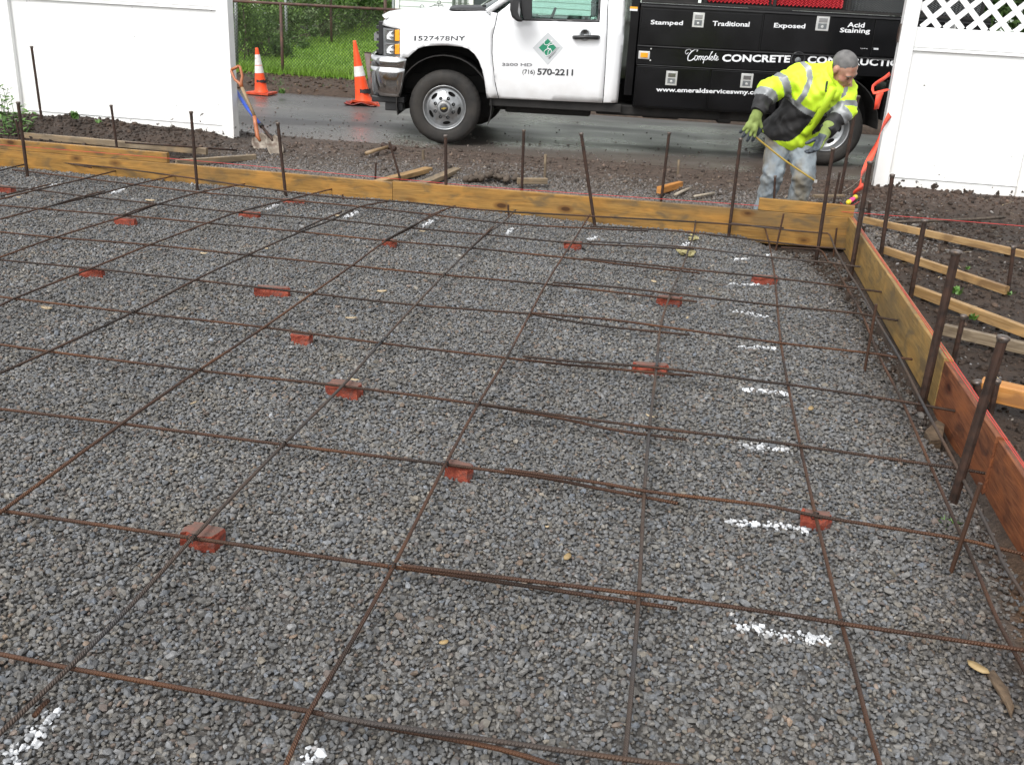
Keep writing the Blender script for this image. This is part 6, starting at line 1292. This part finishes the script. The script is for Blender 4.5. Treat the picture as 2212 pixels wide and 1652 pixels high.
txl('Stamped', 4, 463, 208, 720, 215, 47, 'whiteink', w=wk, parent=drs[0], bold=.022, sp=1.02); txl('Traditional', 4, 958, 209, 1254, 217, 39, 'whiteink', w=wk, parent=drs[0], bold=.022)
txl('Exposed', 4, 1448, 234, 1698, 242, 49, 'whiteink', w=wk, parent=drs[1], bold=.022); txl('Acid', 5, 798, 220, 935, 224, 40, 'whiteink', w=wk, parent=drs[1], bold=.022); txl('Staining', 5, 736, 273, 977, 280, 50, 'whiteink', w=wk, parent=drs[1], bold=.022)
wk2 = W0+.0045
txl('CONCRETE', 4, 1035, 496, 1578, 504, 60, 'whiteink', w=wk2, bold=.034, sp=1.03); txl('CONSTRUCTION', 5, 478, 508, 1300, 540, 60, 'whiteink', w=wk2, bold=.034, sp=1.03)
# flowing script word
sw_ = lambda pts, r=.0042: stroke(pts, 4, r, 'whiteink', trk, 'script_lettering', wk2-.001)
sw_([(790,412),(782,398),(755,402),(743,420),(752,436),(768,424)], .003); sw_([(835,415),(842,400),(820,400),(785,425),(765,458),(765,485),(785,488),(815,470)], .0052)
sw_([(818,470),(822,452),(838,450),(842,465),(828,484),(815,480),(818,462)]); sw_([(842,462),(856,452),(848,484),(856,460),(870,452),(864,484),(874,460),(888,452),(880,482),(892,478)], .0036)
sw_([(902,452),(885,508),(898,470),(912,452),(922,462),(910,482),(898,482)], .004); sw_([(922,478),(945,440),(962,415),(955,418),(938,458),(932,482),(942,480)], .0036); sw_([(942,478),(958,466),(964,454),(952,456),(944,474),(952,486),(966,478)], .0034); sw_([(966,478),(988,430),(974,474),(980,486),(990,476)], .0036); sw_([(972,450),(996,448)], .003); sw_([(988,478),(1000,466),(1004,456),(994,458),(987,474),(994,487),(1010,474)], .0034)
txl('www.emeraldserviceswny.com', 4, 506, 745, 1374, 771, 47, 'whiteink', w=wk, parent=drs[3], bold=.022, sp=1.0)
txl('Reading', 5, 904, 394, 960, 396, 9, 'whiteink', w=wk, parent=drs[1]) ; flat([(1010,385),(1048,387),(1048,402),(1010,400)], 5, 'logogrey', drs[1], 'maker_plate', wk)
# ================================================================== WORKER
def smin(a, b_, k):
    h = np.clip(.5+.5*(b_-a)/k, 0, 1); return b_*(1-h)+a*h-k*h*(1-h)
def cap_(P, a, b_, ra, rb):
    a, b_ = np.asarray(a, float), np.asarray(b_, float); ab = b_-a; t = np.clip(((P-a)@ab)/(ab@ab), 0, 1); return np.linalg.norm(P-a-t[..., None]*ab, axis=-1)-(ra+(rb-ra)*t)
def ell(P, c, ax, r):
    q = (P-c)@np.array(ax).T/np.asarray(r); n = np.linalg.norm(q, axis=-1); return (n-1)*min(r)
def snets(fn, lo, hi, h):
    lo, hi = np.asarray(lo), np.asarray(hi); n = np.ceil((hi-lo)/h).astype(int)+1
    g1 = [lo[i]+h*np.arange(n[i]) for i in range(3)]; f = np.empty(tuple(n), np.float32)
    Xg, Yg = np.meshgrid(g1[1], g1[2], indexing='ij')
    for i0 in range(0, n[0], 16):
        xs_ = g1[0][i0:i0+16]; P = np.empty((len(xs_),)+Xg.shape+(3,)); P[..., 0] = xs_[:, None, None]; P[..., 1] = Xg; P[..., 2] = Yg; f[i0:i0+16] = fn(P)
    s = f < 0; c = [(i, j, k) for i in (0, 1) for j in (0, 1) for k in (0, 1)]
    sl = lambda A, o_: A[o_[0]:n[0]-1+o_[0], o_[1]:n[1]-1+o_[1], o_[2]:n[2]-1+o_[2]]
    cnt = sum(sl(s, o_).astype(int) for o_ in c); act = (cnt > 0) & (cnt < 8); idx = -np.ones(act.shape, int); ii = np.argwhere(act); idx[act] = np.arange(len(ii))
    acc = np.zeros((len(ii), 3)); num = np.zeros(len(ii))
    for a in c:
        for ax in range(3):
            if a[ax]: continue
            b_ = list(a); b_[ax] = 1; ia = ii+a; ib = ii+b_; fa, fb_ = f[tuple(ia.T)], f[tuple(ib.T)]; m_ = (fa < 0) != (fb_ < 0); t = np.where(m_, fa/(fa-fb_+1e-12), 0); p = ia+t[:, None]*(np.array(b_)-a); acc += p*m_[:, None]; num += m_
    Vt = lo+(acc/num[:, None])*h; Fq = []
    for ax in range(3):
        o1, o2 = [q for q in range(3) if q != ax]; sh = [slice(None)]*3; sh2 = list(sh); sh[ax] = slice(0, n[ax]-1); sh2[ax] = slice(1, n[ax]); d = s[tuple(sh)] != s[tuple(sh2)]; e = np.argwhere(d); e = e[(e[:, o1] > 0) & (e[:, o2] > 0) & (e[:, o1] < n[o1]-1) & (e[:, o2] < n[o2]-1)]
        q = []
        for (da, db) in ((1, 1), (0, 1), (0, 0), (1, 0)): w_ = e.copy(); w_[:, o1] -= da; w_[:, o2] -= db; q.append(idx[tuple(w_.T)])
        q = np.stack(q, 1); fl = s[tuple(e.T)]; 
        if ax == 1: fl = ~fl
        q[~fl] = q[~fl][:, ::-1]; Fq.append(q)
    Fq = np.concatenate(Fq); return Vt, Fq[(Fq >= 0).all(1)]
def mesh3(name, fn, lo, hi, h, mat, parent, mats=None, cls=None, origin=None):
    Vt, F = snets(fn, lo, hi, h); fm = cls(Vt[F].mean(1)) if cls is not None else None
    return obj(name, (Vt, F), M[mat] if mat else None, parent, origin=origin, smooth=True, mats=[M[q] for q in mats] if mats else None, fmat=fm)
K = lambda x, y, Y: V(*Z(5, x, y), Y)
M['skin'] = pm('weathered_skin', (.42,.22,.15), (.50,.28,.20), sc=30, rough=.5, c3=(.38,.16,.11), sc3=14, w3=(.5,.7))
M['hair'] = pm('cropped_grey_hair', (.095,.092,.090), (.165,.16,.155), sc=18, rough=.75, bump=.003, bsc=200)
M['hivis'] = pm('hi_vis_yellow_fabric', (.50,.74,.018), (.58,.82,.030), sc=5, rough=.6, bump=.0012, bsc=260, c3=(.36,.50,.03), sc3=5, w3=(.52,.8))
M['silver'] = pm('grey_reflective_tape', (.20,.21,.215), (.27,.28,.285), sc=14, rough=.45, metal=.2)
M['blackfab'] = pm('black_jacket_fabric', (.010,.010,.011), (.024,.023,.023), sc=9, rough=.7)
M['jeans'] = pm('faded_jeans', (.17,.205,.235), (.28,.315,.335), sc=6, rough=.85, c3=(.19,.165,.12), sc3=3.4, w3=(.42,.62), bump=.002, bsc=60, stretch=(1.6,1.6,.8))
M['glovegreen'] = pm('lime_knit_glove', (.16,.21,.05), (.22,.28,.08), sc=30, rough=.8); M['glovedark'] = pm('dark_rubber_palm', (.030,.036,.048), (.06,.075,.09), sc=20, rough=.5)
M['boot'] = pm('muddy_boot', (.045,.032,.022), (.09,.065,.045), sc=14, rough=.7); M['eye'] = pm('dark_eye', (.03,.02,.015), rough=.2)
J = dict(hipR=K(255,1090,8.02), hipL=K(435,1115,7.98), kneeR=K(205,1385,7.90), kneeL=K(438,1400,7.86), waist=K(400,1000,7.97), chest=K(575,730,7.83), neck=K(690,610,7.76), head=K(775,548,7.70),
  shR=K(430,610,7.86), elR=K(165,735,7.76), wrR=K(80,905,7.66), shL=K(775,715,7.78), elL=K(780,885,7.74), wrL=K(628,1055,7.60))
gz = -.02
J['anR'] = np.array([J['kneeR'][0]-.035, 8.02, gz+.09]); J['anL'] = np.array([J['kneeL'][0]-.02, 7.98, gz+.09])
for s_ in 'RL': J['toe'+s_] = J['an'+s_]+np.array([.03 if s_ == 'R' else .07, -.19, -.055])
hf = norm((.60, -.48, -.66)); hu = norm(np.array([.24, -.50, .83])-hf*np.dot((.24, -.50, .83), hf)); hr = np.cross(hf, hu)   # hr: his right -> appears left
if hr[0] > 0: hr = -hr
HA = [hr, hf, hu]; hc = J['head']
loc = lambda x, y, z: hc+hr*x+hf*y+hu*z
def headf(P):
    d = ell(P, loc(0, -.012, .022), HA, (.078, .099, .094)); d = smin(d, ell(P, loc(0, .032, -.045), HA, (.060, .066, .078)), .03); d = smin(d, ell(P, loc(0, .060, -.085), HA, (.034, .030, .028)), .03)
    d = smin(d, ell(P, loc(0, .080, .018), HA, (.055, .014, .012)), .012)                                  # brow
    d = smin(d, cap_(P, loc(0, .088, .004), loc(0, .108, -.034), .009, .014), .010)                         # nose
    d = smin(d, ell(P, loc(0, .086, -.064), HA, (.024, .013, .012)), .008)                                   # mouth
    for s_ in (-1, 1):
        d = -smin(-d, ell(P, loc(s_*.032, .102, .000), HA, (.016, .016, .010)), .010)                        # eye sockets
        d = smin(d, ell(P, loc(s_*.034, .078, -.004), HA, (.013, .012, .011)), .004)
        d = smin(d, ell(P, loc(s_*.045, .055, -.034), HA, (.022, .026, .020)), .02)                          # cheek
        d = smin(d, ell(P, loc(s_*.083, -.008, -.010), HA, (.011, .022, .034)), .008)                        # ear
    return d
def bodyf(P):
    d = headf(P); d = smin(d, cap_(P, loc(0, -.03, -.05), J['neck']-[0, 0, .03], .058, .064), .03)
    for a, b_, ra, rb in (('neck','chest',.07,.13),('chest','waist',.14,.13),('shR','shL',.07,.07),('shR','elR',.05,.04),('elR','wrR',.04,.028),('shL','elL',.05,.04),('elL','wrL',.04,.028),('waist','hipR',.09,.08),('waist','hipL',.09,.08),('hipR','kneeR',.085,.055),('hipL','kneeL',.085,.055),('kneeR','anR',.055,.038),('kneeL','anL',.055,.038),('anR','toeR',.036,.03),('anL','toeL',.036,.03)): d = smin(d, cap_(P, J[a], J[b_], ra, rb), .03)
    return d
pts_ = np.array(list(J.values())); lo, hi = pts_.min(0)-.16, pts_.max(0)+.17
BASE = np.array([(J['anR'][0]+J['anL'][0])/2, 8.0, gz])
per = mesh3('person', bodyf, lo, hi, .0075, 'skin', None, origin=BASE)
tag(per, 'person in a hi-vis yellow and black jacket, faded jeans and green gloves, bending over behind the far corner board, holding a yellow strip', 'person')
per['label'] = 'grey-haired person in hi-vis yellow jacket and faded jeans bending over behind the far board'
# hair: thin shell over crown, back and sides
def hairf(P):
    d = ell(P, loc(0, -.016, .026), HA, (.0788, .0996, .0945)); q = P-hc; x, y, z = q@hr, q@hf, q@hu
    line = .052-.02*np.cos(x*30)+.0*x                                     # receding front
    cut = np.maximum(y-.062+.35*np.abs(x)*0, .0)*0
    m1 = (y*.80-z*.60) - .002-.30*np.maximum(.045-np.abs(x), 0)+.25*np.maximum(np.abs(x)-.055, 0)+.006*np.sin(P[..., 0]*160+P[..., 1]*90)+.004*np.sin(P[..., 2]*240)                            # keep above/behind a slanted plane
    side = -(z+.028+(.35*(y+.05)))                                        # sideburn / nape limit
    return np.maximum(np.maximum(d+.0012*(np.sin(P[..., 0]*310)*np.sin(P[..., 2]*290)*np.sin(P[..., 1]*300)), m1), side)
mesh3('hair', hairf, hc-.16, hc+.17, .0055, 'hair', per)
for s_ in (-1, 1): obj('eyebrow', tube([loc(s_*.014,.092,.016), loc(s_*.032,.092,.021), loc(s_*.052,.080,.014)], .0042, 6), M['hair'], per, smooth=True)
for s_ in (-1, 1): obj('eye', lathe([(.001,.004),(.008,.003),(.010,0)], loc(s_*.033,.0895,-.004), hf, 12), M['eye'], per)
obj('mouth', tube([loc(-.020,.090,-.062), loc(0,.0985,-.064), loc(.020,.090,-.062)], .0025, 5), M['eye'], per)
# jacket
def wob(P, a, f):
    x, y, z = P[..., 0]*f, P[..., 1]*f, P[..., 2]*f
    return a*(np.sin(x*1.3+2.1*np.sin(z*.9+y))+np.sin(z*1.7-x*.8+1.7*np.sin(y*1.1+x*.7))+.5*np.sin(x*2.9+z*2.3))/2.5
def jackf(P):
    d = cap_(P, J['waist']+[.0, 0, .02], J['chest'], .185, .185); d = smin(d, cap_(P, J['chest'], J['neck']+[-.01, .0, .0], .175, .095), .07)
    d = smin(d, cap_(P, J['shR']+[.02,0,-.01], J['shL']+[-.03,0,0], .098, .094), .06)
    d = smin(d, cap_(P, J['shR'], J['elR'], .102, .086), .05); d = smin(d, cap_(P, J['elR'], J['wrR']+[0,0,.02], .080, .058), .035)
    a1 = cap_(P, J['shL'], J['elL'], .094, .078); a1 = smin(a1, cap_(P, J['elL'], J['wrL'], .076, .054), .035); d = smin(d, a1, .02)
    d = smin(d, cap_(P, J['hipR']+[0,0,.03], J['hipL']+[0,0,.03], .150, .148), .06)
    d = d+wob(P, .010, 26)+.006*(1-np.abs(wob(P[..., [1, 2, 0]], 1.5, 26)))
    ax = norm(J['neck']-J['waist']); q = (P-J['waist'])@ax
    d = np.maximum(d, -(q+.125-.10*((P-J['waist'])@np.array([.8, 0, -.0]))))            # hem
    nk = norm(hc-J['neck']+[.0, -.02, .0]); d = np.maximum(d, (P-(J['neck']+nk*.055))@nk)    # open collar
    hole = cap_(P, J['neck'], J['neck']+nk*.2, .070, .078); d = np.maximum(d, -hole)
    wr = norm(J['wrR']-J['elR']); d = np.maximum(d, np.where(cap_(P, J['elR'], J['wrR']+wr*.1, .09, .09) < 0, (P-J['wrR'])@wr, -1)); wl_ = norm(J['wrL']-J['elL']); d = np.maximum(d, np.where(cap_(P, J['elL']*.3+J['wrL']*.7, J['wrL']+wl_*.1, .09, .09) < 0, (P-J['wrL'])@wl_, -1))
    return d
def q5(*pp): return [(V(*Z(5, *p), 7.72)[0], V(*Z(5, *p), 7.72)[2]) for p in pp]
POL = dict(
 strapR=q5((415,488),(455,490),(515,540),(522,640),(470,760),(420,835),(370,835),(430,745),(475,640),(470,560)),
 strapL=q5((800,632),(822,640),(800,710),(765,800),(735,800),(760,730)),
 waist=q5((325,790),(385,800),(450,850),(530,895),(640,905),(645,945),(530,945),(450,905),(400,870),(330,810)),
 black=q5((205,850),(300,785),(360,830),(450,905),(530,945),(515,960),(430,1085),(400,1110),(345,1150),(150,1150),(120,960)),
 black2=q5((560,945),(640,925),(620,1060),(520,1095),(530,1040)),
 hemgrey=q5((150,880),(175,870),(215,905),(180,945),(150,915)),
 zip=q5((622,650),(632,650),(625,730),(612,740)), pocket=q5((672,730),(730,738),(735,805),(680,795)))
def jcls(C):
    n = len(C); out = np.zeros(n, int); x, z = C[:, 0], C[:, 2]; sp_ = {}
    def seg(a, b_): ab = J[b_]-J[a]; t = ((C-J[a])@ab)/(ab@ab); d = np.linalg.norm(C-J[a]-np.clip(t, 0, 1)[:, None]*ab, axis=1); return t, d
    tR, dR = seg('shR','elR'); tR2, dR2 = seg('elR','wrR'); tL, dL = seg('shL','elL'); tL2, dL2 = seg('elL','wrL'); tT, dT = seg('waist','neck')
    torso = dT-.165 < np.minimum(np.minimum(dR, dR2), np.minimum(dL, dL2))-.08
    for nm, v in (('black',2),('black2',2),('waist',1),('strapR',1),('strapL',1),('hemgrey',1),('zip',2)):
        k = inpoly(x, z, POL[nm]) & (C[:, 1] < 8.02); k &= torso | (nm in ('strapL','strapR','black')) & (np.minimum(dR2, np.minimum(dL, dL2)) > .10); out[k] = v
    k = inpoly(x, z, POL['black2']) & (C[:, 1] < 8.0) & (dL2 > .085); out[k] = 2
    out[torso & (C[:, 1] > 7.99) & (tT < .38) & (tT > .22)] = 1
    m_ = ~torso & (dR <= dR2) & (dR < dL) & (dR < dL2); out[m_ & (tR > .50) & (tR < .70)] = 1
    mm_ = ~torso & (dR2 < dR) & (dR2 < dL2) & (dR2 < dL); out[mm_] = 0; out[mm_ & (tR2 > .08) & (tR2 < .40)] = 1; out[mm_ & (tR2 >= .40)] = 2
    m_ = ~torso & (dL <= dL2) & (dL < dR) & (dL < dR2) & (tL > .3); out[m_] = 0; out[m_ & (tL > .62) & (tL < .88)] = 1
    mm_ = ~torso & (dL2 < dL) & (dL2 < dR2) & (dL2 < dR); out[mm_] = 0; out[mm_ & (tL2 > .12) & (tL2 < .42)] = 1; out[mm_ & (tL2 >= .42)] = 2
    return out
lo = np.min([J[k] for k in ('wrR','hipR','shR','wrL','neck','elR','elL')], 0)-.24; hi = np.max([J[k] for k in ('wrR','hipR','shR','wrL','neck','elR','elL')], 0)+.24
mesh3('jacket', jackf, lo, hi, .0075, None, per, mats=['hivis','silver','blackfab'], cls=jcls)
# front placket and pocket flap, drawcords
def onj(x, y, Y0=7.45):      # march from the front onto the jacket surface
    a = K(x, y, Y0); d = norm(K(x, y, 8.0)-a); t = 0
    for _ in range(60):
        f = float(jackf((a+d*t)[None, None, None])[0, 0, 0]); t += f*.8
        if f < .001: break
    return a+d*(t-.004)
pl_ = [onj(x, y) for x, y in ((690,700),(655,770),(615,850),(570,930),(535,985),(490,1040),(450,1085))]
def ribbonm(pts, w, name, mat, parent, th=.006):
    P = spline(pts, .02); T_ = np.gradient(P, axis=0); Vt = []
    for i in range(len(P)): s_ = norm(np.cross(norm(T_[i]), (0, 1, 0))); Vt += [P[i]-s_*w[0]-[0,.002,0], P[i]+s_*w[1]-[0,.002,0]]
    o = obj(name, (Vt, [[2*i, 2*i+1, 2*i+3, 2*i+2] for i in range(len(P)-1)]), M[mat], parent, smooth=True); o.modifiers.new('s', 'SOLIDIFY').thickness = th; return o
ribbonm(pl_, (.030, .026), 'front_placket', 'hivis', per)
if 0: ribbonm([onj(x, y) for x, y in ((345,1060),(400,1105),(455,1110),(515,1085))], (.026, .022), 'hem_strip', 'hivis', per)
ribbonm([onj(x, y) for x, y in ((672,762),(702,770),(732,772))], (.032, .030), 'pocket_flap', 'hivis', per, .005)
obj('drawcord', tube([onj(640,650), onj(628,680), onj(622,730)], .0035, 5), M['blackfab'], per); obj('drawcord', tube([onj(765,680), onj(772,700)], .004, 5), M['redline'], per)
# collar
nk = norm(hc-J['neck']+[.0, -.02, .0]); s1, s2 = basis(nk); cen = J['neck']+nk*.02; Vt = []; F = []
na = 28
for i, (r_, h_) in enumerate(((.098,-.03),(.094,.02),(.097,.062),(.086,.066),(.080,.02))):
    for j in range(na):
        a = 2*math.pi*j/na; front = max(0, math.cos(a-math.atan2(hf@s2, hf@s1))); Vt.append(cen+nk*(h_-.050*front*(h_ > .01))+(s1*math.cos(a)+s2*math.sin(a))*(r_+.012*front))
for i in range(4):
    for j in range(na): F.append([i*na+j, i*na+(j+1) % na, (i+1)*na+(j+1) % na, (i+1)*na+j])
obj('collar', (Vt, F), M['hivis'], per, smooth=True)
# trousers
def pantf(P):
    d = cap_(P, J['hipR']+[.02,.01,.05], J['hipL']+[-.01,.01,.05], .112, .112); 
    aR = cap_(P, J['hipR']+[.005,0,.0], J['kneeR'], .112, .078); aR = smin(aR, cap_(P, J['kneeR'], J['anR']+[0,0,-.02], .076, .070), .03)
    aL = cap_(P, J['hipL'], J['kneeL']+[.012,0,0], .114, .084); aL = smin(aL, cap_(P, J['kneeL']+[.012,0,0], J['anL']+[.01,0,-.02], .080, .074), .03)
    d = smin(smin(d, aR, .05), aL, .05) if False else smin(smin(d, aR, .03), smin(d, aL, .03), .008)
    d = d+wob(P, .008, 30)+wob(P[..., [2, 0, 1]], .004, 60)+.005*np.sin(P[..., 2]*75+3*np.sin(P[..., 0]*20))*np.exp(-((P[..., 2]-J['kneeR'][2]+.04)/.07)**2)
    return np.maximum(d, -(P[..., 2]-gz-.035))
mesh3('jeans', pantf, np.min([J['anR'], J['anL'], J['kneeR'], J['hipR']], 0)-[.16,.20,.12], np.max([J['hipL'], J['kneeL'], J['hipR'], J['anR']], 0)+[.17,.18,.22], .0085, 'jeans', per)
for s_ in 'RL':
    a, t_ = J['an'+s_], J['toe'+s_]
    bf = lambda P, a=a, t_=t_: np.maximum(smin(smin(cap_(P, a+[0,.03,-.04], t_, .048, .044), cap_(P, a+[0,.0,.10], a+[0,.02,-.03], .056, .052), .03), cap_(P, t_, t_+[.01,-.03,0], .046, .036), .02), -(P[..., 2]-gz+.006))
    mesh3('boot', bf, np.minimum(a, t_)-.12, np.maximum(a, t_)+.17, .009, 'boot', per)
# gloves with separate fingers
def glove(name, wrist, hand_dir, palm_n, curl, spread, label=None, sc=1.0, cufflen=.05):
    d = norm(hand_dir); n_ = norm(palm_n-d*np.dot(palm_n, d)); s_ = np.cross(d, n_)     # n_ points out of the palm, s_ towards the thumb
    pc = wrist+d*.055*sc; segs = []
    L0 = [.078,.086,.080,.064]; offs = [.034,.012,-.011,-.032]
    for i in range(4):
        b0 = wrist+d*.098*sc+s_*offs[i]*sc; c_ = curl[i]; dd = norm(d+s_*spread*offs[i]*12); p = b0; an = 0; ch = [p]
        for j, fr in enumerate((.45, .32, .23)):
            an += c_*(.8 if j == 0 else 1.0); dirn = dd*math.cos(an)+n_*math.sin(an); p = p+dirn*L0[i]*fr*sc; ch.append(p)
        segs.append((ch, i))
    tb = wrist+d*.035*sc+s_*.034*sc; t1 = tb+(s_*.75+d*.6+n_*.35)*.036*sc; t2 = t1+(s_*.25+d*.85+n_*.55)*.034*sc; t3 = t2+(d*.8+n_*.7)*.022*sc
    def f(P):
        q = cap_(P, pc+s_*.020*sc-d*.03*sc, pc+s_*.024*sc+d*.045*sc, .022, .019)
        q = smin(q, cap_(P, pc-s_*.018*sc-d*.028*sc, pc-s_*.020*sc+d*.042*sc, .022, .018), .022); q = smin(q, cap_(P, pc-s_*.02*sc+d*.03, pc+s_*.022*sc+d*.035, .018, .018), .018)
        q = smin(q, cap_(P, wrist-d*cufflen, wrist+d*.02, .048, .036), .02)
        for ch, i in segs:
            r_ = [.0135,.0125,.0115,.0100]; fi = cap_(P, ch[0]-d*.02, ch[0], .014, r_[0])
            for j in range(3): fi = smin(fi, cap_(P, ch[j], ch[j+1], r_[j], r_[j+1]), .003)
            q = smin(q, fi, .005)
        th = cap_(P, tb, t1, .018, .0155); th = smin(th, cap_(P, t1, t2, .0155, .0135), .004); th = smin(th, cap_(P, t2, t3, .0135, .0115), .004)
        return smin(q, th, .010)
    def cls(C):
        q = C-wrist; inn = (q@n_) > .006; tips = np.zeros(len(C), bool)
        for ch, i in segs: tips |= np.linalg.norm(C-ch[3], axis=1) < .026
        tips |= np.linalg.norm(C-t3, axis=1) < .022
        return np.where(((inn & ((q@d) > .02)) | tips), 1, 0)
    allp = np.array([p for ch, _ in segs for p in ch]+[t3, wrist-d*cufflen, wrist]); g_ = mesh3(name, f, allp.min(0)-.06, allp.max(0)+.06, .0045, None, per, mats=['glovegreen','glovedark'], cls=cls)
    return segs, t3, d, n_, s_
hR = K(5,1080,7.60); dR = hR-J['wrR']
gR = glove('glove', J['wrR']+norm(dR)*.012, dR, np.array([-.25,.75,-.35]), [.42,.36,.40,.50], .9, sc=1.12)
hL = K(540,1215,7.55); dL = hL-J['wrL']
gL = glove('glove', J['wrL']+norm(dL)*.012, dL, np.array([-.75,-.45,-.25]), [.38,.36,.40,.46], .25, sc=1.08)
# the yellow strip he holds
M['tape'] = pm('yellow_tape_blade', (.30,.20,.025), (.38,.26,.04), sc=30, rough=.4)
p0 = gR[1]*.5+gR[0][0][0][2]*.5; p1 = K(545,1450,7.60); p_ = spline([p0-(p1-p0)*.06, p0, p0*.5+p1*.5+[0,0,-.012], p1], .03)
tp_ = thing('tape_measure', p0, 'yellow tape measure blade held slanting down from the worker\'s right glove', 'tape measure')
Vt = []
for i, p in enumerate(p_):
    t = norm(np.gradient(p_, axis=0)[i]); s_ = norm(np.cross(t, (0, 1, 0))); q = np.cross(t, s_); Vt += [p-s_*.0062, p+q*.002, p+s_*.0062]
F = []
for i in range(len(p_)-1): F += [[3*i, 3*i+1, 3*i+4, 3*i+3], [3*i+1, 3*i+2, 3*i+5, 3*i+4]]
o = obj('blade', (Vt, F), M['tape'], tp_, smooth=True); o.modifiers.new('s', 'SOLIDIFY').thickness = .001
obj('end_hook', box(p1-[.011,.003,.012], p1+[.011,.003,.010]), M['steel'], tp_)
# ================================================================== LIGHT
w = bpy.data.worlds.new('World'); scene.world = w; w.use_nodes = True; nt = w.node_tree; N = nt.nodes; L = nt.links
bg = N['Background']; sky = N.new('ShaderNodeTexSky'); sky.sky_type = 'NISHITA'; sky.sun_disc = False
SE, SR = math.radians(52), math.radians(200)
sky.sun_elevation = SE; sky.sun_rotation = SR; sky.air_density = 1.0; sky.dust_density = 3.0; sky.altitude = 100
hs_ = N.new('ShaderNodeHueSaturation'); hs_.inputs['Saturation'].default_value = .10; L.new(sky.outputs[0], hs_.inputs['Color']); L.new(hs_.outputs[0], bg.inputs['Color'])
bg.inputs['Strength'].default_value = .15
sd = bpy.data.lights.new('sun', 'SUN'); so = bpy.data.objects.new('sun', sd); COL.objects.link(so)
sd.energy = 1.0; sd.angle = math.radians(28); sd.color = (1.0, .985, .96)
dirv = Vector((math.sin(SR)*math.cos(SE), math.cos(SR)*math.cos(SE), math.sin(SE)))
so.rotation_euler = dirv.to_track_quat('Z', 'Y').to_euler()
scene.view_settings.view_transform = 'Standard'; scene.view_settings.look = 'None'; scene.view_settings.gamma = 1; scene.view_settings.exposure = EXPO
scene.view_settings.use_curve_mapping = False
scene.cycles.max_bounces = 6; scene.cycles.use_denoising = True
